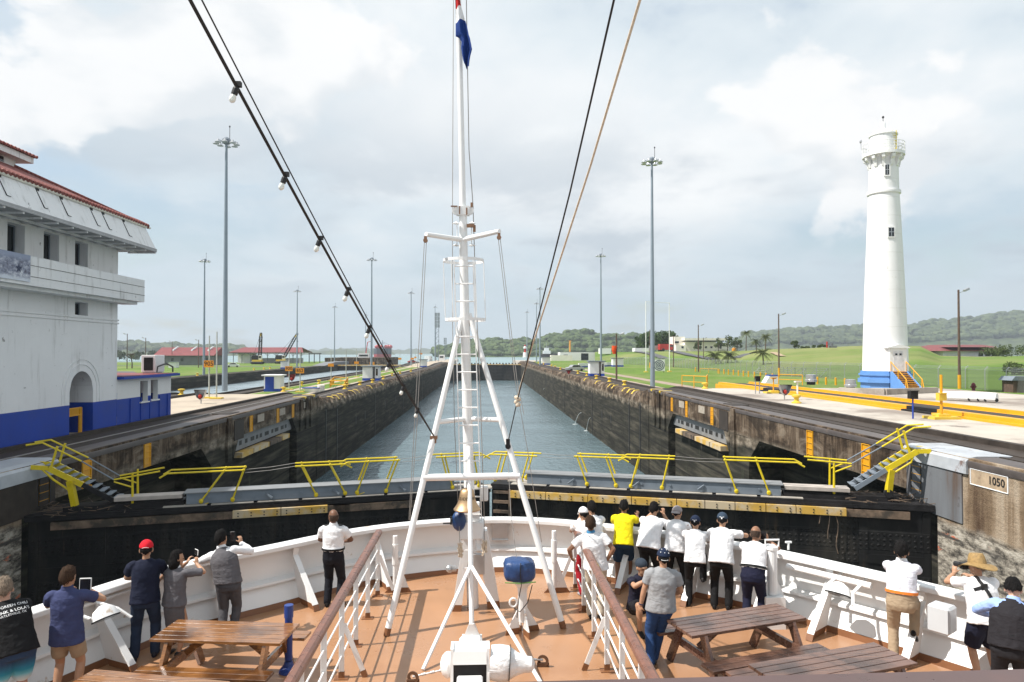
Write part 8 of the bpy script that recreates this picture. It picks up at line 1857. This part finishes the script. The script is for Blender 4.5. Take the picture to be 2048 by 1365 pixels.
# woman in grey
r = person('woman in grey uniform with dark bob hair photographing over the bulwark', (355, 1101), -14, ST(lh=(-.02, .34, 1.50), rh=(.20, .30, 1.50), lhe=(-.8, 0, -.7), rhe=(1, -.1, -.4), rhd=(-.25, .3, .9), lhd=(.2, .4, .8), hy=-38, hp=-4, lean=4, lf=(-.1, 0, 0), rf=(.1, 0, 0), curl=.9), 1.60, 'tan', ('grey uniform', (.115, .11, .12)), 'half', hair='black', hairstyle='bob', legs='skirt', legc=('grey skirt', (.105, .102, .11)), collar=('white', (.74, .74, .75)))
phone_at(r[1], r[2], r[3], (-.05, .30, .07), (.155, .012, .085), 'white phone held up by the woman in grey', 'signwhite')
# man in grey waistcoat
r = person('man in grey waistcoat and white sleeves photographing with a phone', (441, 1061), 4, ST(lean=13, side=-15, pel=(.06, -.1, .92), lh=(-.36, .40, 1.17), rh=(.16, .28, 1.47), rhe=(1, -.2, -.5), lhe=(-1, .1, -.3), rhd=(-.2, .2, .95), hy=-10, hp=2, lf=(-.02, -.14, 0), rf=(.12, .0, 0), curl=.9), 1.78, 'tan', WHITE, 'long', vest=('grey waistcoat', (.105, .10, .108)), legc=('grey trousers', (.075, .074, .082)), belt=('dark belt', (.01, .01, .01)), collar=('white', (.74, .74, .75)), tuck=True)
phone_at(r[1], r[2], r[3], (.10, .16, .0), (.075, .012, .15), 'black phone held up by the man in grey waistcoat')
# officer
r = person('officer in white shirt with epaulettes and black trousers standing alone', (667, 1019), -4, ST(hy=42, lh=(-.14, .30, 1.12), rh=(.14, .30, 1.12), lhe=(-1, -.5, -.2), rhe=(1, -.5, -.2), lf=(-.11, 0, 0), rf=(.12, -.03, 0), rfy=-20, curl=1.0), 1.78, 'dark', WHITE, legc=('black trousers', (.010, .011, .016)), hair='stubble', hairstyle='bald', tuck=True, collar=('white', (.74, .74, .75)), belt=('dark belt', (.01, .01, .01)))
T, d = r[1], r[6]
for q in (-1, 1):
    m = MB(); m.bar(d['sc'] + d['rx'] * q * .10 + d['u2'] * .072, d['sc'] + d['rx'] * q * .195 + d['u2'] * .045, .05, .014, up=tuple(d['u2'])); m.v = [T(v) for v in m.v]; e = m.build('epaulette', MT['ink'], r[0])
# group behind the right railing
r = person('dark haired man in white half hidden behind the white cap', (1183, 1003), 8, P_(lean=22, lh=(-.10, .34, 1.42), rh=(.10, .34, 1.42), lhd=(.2, .3, .9), rhd=(-.2, .3, .9), hp=8), 1.76, 'tan', WHITE, legc=BLACKT)
person('man in white cap and white polo with red trousers', (1166, 1014), 12, P_(lean=22, lf=(-.1, -.2, 0), rf=(.14, -.1, 0)), 1.72, 'tan', WHITE, legc=('red trousers', (.30, .012, .02)), cap=('fwd', 'white', (.76, .76, .76), None), shoe=(.3, .3, .32))
r = person('man in white polo and khaki trousers with hand on hip', (1180, 1033), -8, ST(side=-9, pel=(.08, 0, .93), rh=(.27, -.02, 1.02), rhe=(1, -.35, .25), rhd=(-.6, -.1, -.6), lh=(-.36, .14, 1.02), lhe=(-.7, -.4, -.3), hp=-4, lf=(-.02, 0, 0), rf=(.16, .02, 0), curl=.8), 1.78, 'brown', WHITE, legc=('pale khaki', (.50, .44, .35)), collar=('blue tipped', (.06, .22, .40)), hair='brown', fat=1.06)
person('man in bright yellow tee and blue denim shorts', (1248, 1001), -14, P_(lean=28, rh=(.26, .48, 1.30), rhd=(.2, .4, .8), rf=(.12, .04, 0), lf=(-.12, -.22, 0)), 1.74, 'brown', ('yellow tee', (.72, .60, .01)), legs='shorts', legc=('denim shorts', (.02, .045, .085)), shoe=(.30, .02, .03))
person('black haired man in white tee and black trousers, widest of the row', (1309, 1005), -32, P_(lean=33, lh=(-.12, .36, 1.42), rh=(.12, .36, 1.42), lhd=(.1, .2, .95), rhd=(-.1, .2, .95), hp=4), 1.80, 'tan', WHITE, legc=BLACKT, fat=1.12)
person('man in backward grey cap and white tee', (1355, 1012), -26, P_(lean=28, lhe=(-1, -.4, -.3), hy=-12, lf=(-.16, -.2, 0), rf=(.14, -.1, 0)), 1.74, 'tan', WHITE, legc=BLACKT, cap=('back', 'heather grey', (.30, .27, .27), None), fat=1.02)
person('man in small navy cap with emblem, one foot raised on bulwark', (1391, 1031), -20, P_(lean=25, rh=(.12, .40, 1.28), rf=(.14, .22, .36), rfe=(.1, 1, .5), rfp=10, hy=-6), 1.68, 'tan', WHITE, legc=BLACKT, cap=('fwd', 'navy', (.012, .02, .045), 'wing'))
person('man in faded navy cap leaning with right elbow out on the rail', (1445, 1025), -24, P_(lean=30, rh=(.36, .42, 1.24), rhe=(1, -.2, 0), lf=(-.13, -.14, 0), rf=(.12, -.1, 0)), 1.80, 'tan', WHITE, legc=BLACKT, cap=('fwd', 'faded navy', (.035, .055, .085), 'wing'), fat=1.06)
r = person('balding man in white shirt and navy trousers filming over the bulwark', (1512, 1052), -30, P_(lean=31, lh=(-.02, .40, 1.38), rh=(.16, .38, 1.40), rhd=(-.2, .2, .9), rhe=(1, -.1, -.4), hp=2, hy=-12), 1.76, 'brown', WHITE, legc=('navy trousers', (.012, .013, .032)), hairstyle='bald', hair='stubble', tuck=True, belt=('dark belt', (.01, .01, .01)), fat=1.05)
phone_at(r[1], r[2], r[3], (.07, .15, .0), (.09, .03, .12), 'black camera held by the balding man in white', name='camera', cat='camera', screen=False)
# crouching man
r = person('man crouching in navy polo and beret aiming a camera phone', (1284, 1119), 196, ST(pel=(0, -.16, .36), lean=12, lh=(-.06, .34, .98), rh=(.10, .34, .98), lhe=(-.9, .2, -.6), rhe=(.9, .2, -.6), lhd=(.2, .1, .9), rhd=(-.2, .1, .9), lf=(-.17, .14, 0), rf=(.16, .22, 0), lfe=(-.3, .8, .9), rfe=(.25, .8, .9), hp=2, hy=6, curl=.9), 1.74, 'tan', ('navy polo', (.014, .014, .028)), legs='shorts', legc=('black shorts', (.012, .012, .016)), cap=('beret', 'charcoal blue', (.03, .04, .055)), hair='black', shoe=(.014, .011, .010))
phone_at(r[1], r[2], r[3], (-.02, .26, .0), (.078, .014, .12), 'black phone aimed by the crouching man', screen=False)
T, d = r[1], r[6]; m = MB(); q = d['chest'] + d['fy'] * .15 - d['rx'] * .06; m.box(q, (.07, .008, .09), Matrix((d['rx'], d['fy'], d['u2'])).transposed()); m.v = [T(v) for v in m.v]; m.build('name_badge', MT['signwhite'], r[0])
# man in grey tee leaning on the table
r = person('man in heather grey tee, navy starred cap and jeans leaning on picnic table', (1327, 1097), -4, ST(side=4, pel=(.06, 0, .91), lh=(-.25, .05, .84), rh=(.24, .22, 1.0), rhe=(.8, -.6, -.2), lhe=(-.8, -.4, 0), lf=(-.10, -.02, 0), rf=(-.02, .16, 0), hp=-3, curl=.7), 1.77, 'tan', ('heather grey', (.27, .275, .285)), legc=('blue jeans', (.022, .055, .15)), cap=('fwd', 'navy', (.010, .014, .035), 'strap'), hair='black', fat=1.08, shoe=(.06, .065, .08))
T, H, HM = r[1], r[2], r[3]
m = MB()
for x, y, z in ((-.05, -.075, .095), (0, -.09, .09), (.055, -.075, .085), (-.03, -.04, .125), (.03, -.05, .122)): m.ell(H(x, y, z), (.008, .008, .008), 6)
m.v = [T(v) for v in m.v]; m.build('star_dot', MT['whiteink'], r[0])
sh0, el, wr = r[4][0][:3]; m = MB(); m.tube([wr.lerp(el, .06), wr.lerp(el, .12)], [.036, .037], 10); m.v = [T(v) for v in m.v]; m.build('wristband', MT['navy'], r[0])
# orange belt man
person('young man in white shirt with orange belt and khakis, foot on ledge', (1803, 1083), -34, P_(lean=14, pel=(0, -.12, .92), lh=(-.02, .44, 1.24), rh=(.06, .46, 1.24), lhe=(-1, -.1, .05), rhe=(1, -.1, .05), rf=(.15, .12, .36), rfe=(.1, 1, .4), rfp=40, lf=(-.11, -.08, 0), hy=-4), 1.84, 'tan', ('white shirt', (.70, .70, .76)), 'long', legc=('khaki trousers', (.36, .27, .18)), belt=('orange', (.72, .20, .03)), hair='black', tuck=True, collar=('white', (.70, .70, .76)))
# straw hat man
r = person('man in wide straw hat and white polo with black camera harness', (1952, 1112), -8, P_(lean=18, lh=(-.14, .38, 1.40), rh=(.10, .40, 1.36), lhe=(-1, 0, -.5), rhe=(1, 0, -.4), lhd=(.2, .3, .9), hy=28, hp=2, pel=(0, -.16, .92)), 1.78, 'tan', ('white polo', (.74, .74, .75)), legs='shorts', legc=('navy shorts', (.012, .014, .030)), cap=('straw', 'straw', (.4, .25, .07)), hair='grey', fat=1.10, shoe=(.2, .2, .2))
T, d = r[1], r[6]; bk = -d['fy']; X_ = d['rx']; U = d['u2']; so = r[5]; ro = ORG[r[0].name]
bvh = BVHTree.FromPolygons([v.co.copy() for v in so.data.vertices], [tuple(p.vertices) for p in so.data.polygons])
def onback(a, b_):
    o = T(d['sc'] + X_ * a + U * b_ + bk * .4); dv = (T(bk) - T(V((0, 0, 0)))).normalized(); h = bvh.ray_cast(o - ro, -dv); return ((h[0] + ro) if h[0] is not None else o - dv * .27) + dv * .008
m = MB()
for pth in ([(-.06, .07), (-.05, 0), (-.02, -.08)], [(-.15, -.12), (-.09, -.10), (-.02, -.08)], [(-.02, -.08), (.03, -.2), (.10, -.34), (.15, -.40)]):
    pts = [];
    for (a0, b0), (a1, b1) in zip(pth[:-1], pth[1:]): pts += [onback(lerp(a0, a1, k / 4), lerp(b0, b1, k / 4)) for k in range(5)]
    for p0, p1 in zip(pts[:-1], pts[1:]):
        if (p1 - p0).length > 1e-4: m.bar(p0, p1, .045, .012, up=tuple((T(bk) - T(V((0, 0, 0)))).normalized()))
m.box(onback(-.02, -.08), (.085, .03, .085)); m.build('harness', MT['black'], so)
H, HM = r[2], r[3]; c = H(0, .16, -.01); m = MB(); m.tube([T(c), T(H(-.0, .30, -.0))], .04, 12); m.box(T(c), (.12, .08, .09)); ctr = T(c)
t = thing('camera', 'black camera with lens held by the straw hat man', 'camera', ctr); m.build('lens', MT['black'], t)
# black waistcoat man
person('man in black waistcoat and pale blue shirt looking down over bulwark', (2026, 1158), -34, ST(lean=20, side=5, pel=(0, -.12, .93), lh=(-.20, .36, 1.15), rh=(.24, .12, .86), rhe=(.8, -.4, -.2), lhe=(-1, 0, -.3), hp=-26, hy=-10, lf=(-.12, -.1, 0), rf=(.13, -.02, 0), curl=.6), 1.82, 'fair', ('pale blue', (.30, .42, .75)), 'long', vest=('black waistcoat', (.020, .018, .021)), legc=('charcoal', (.020, .019, .022)), hair='black', belt=('dark belt', (.01, .01, .01)), collar=('pale blue', (.30, .42, .75)), fat=1.08, tuck=True)
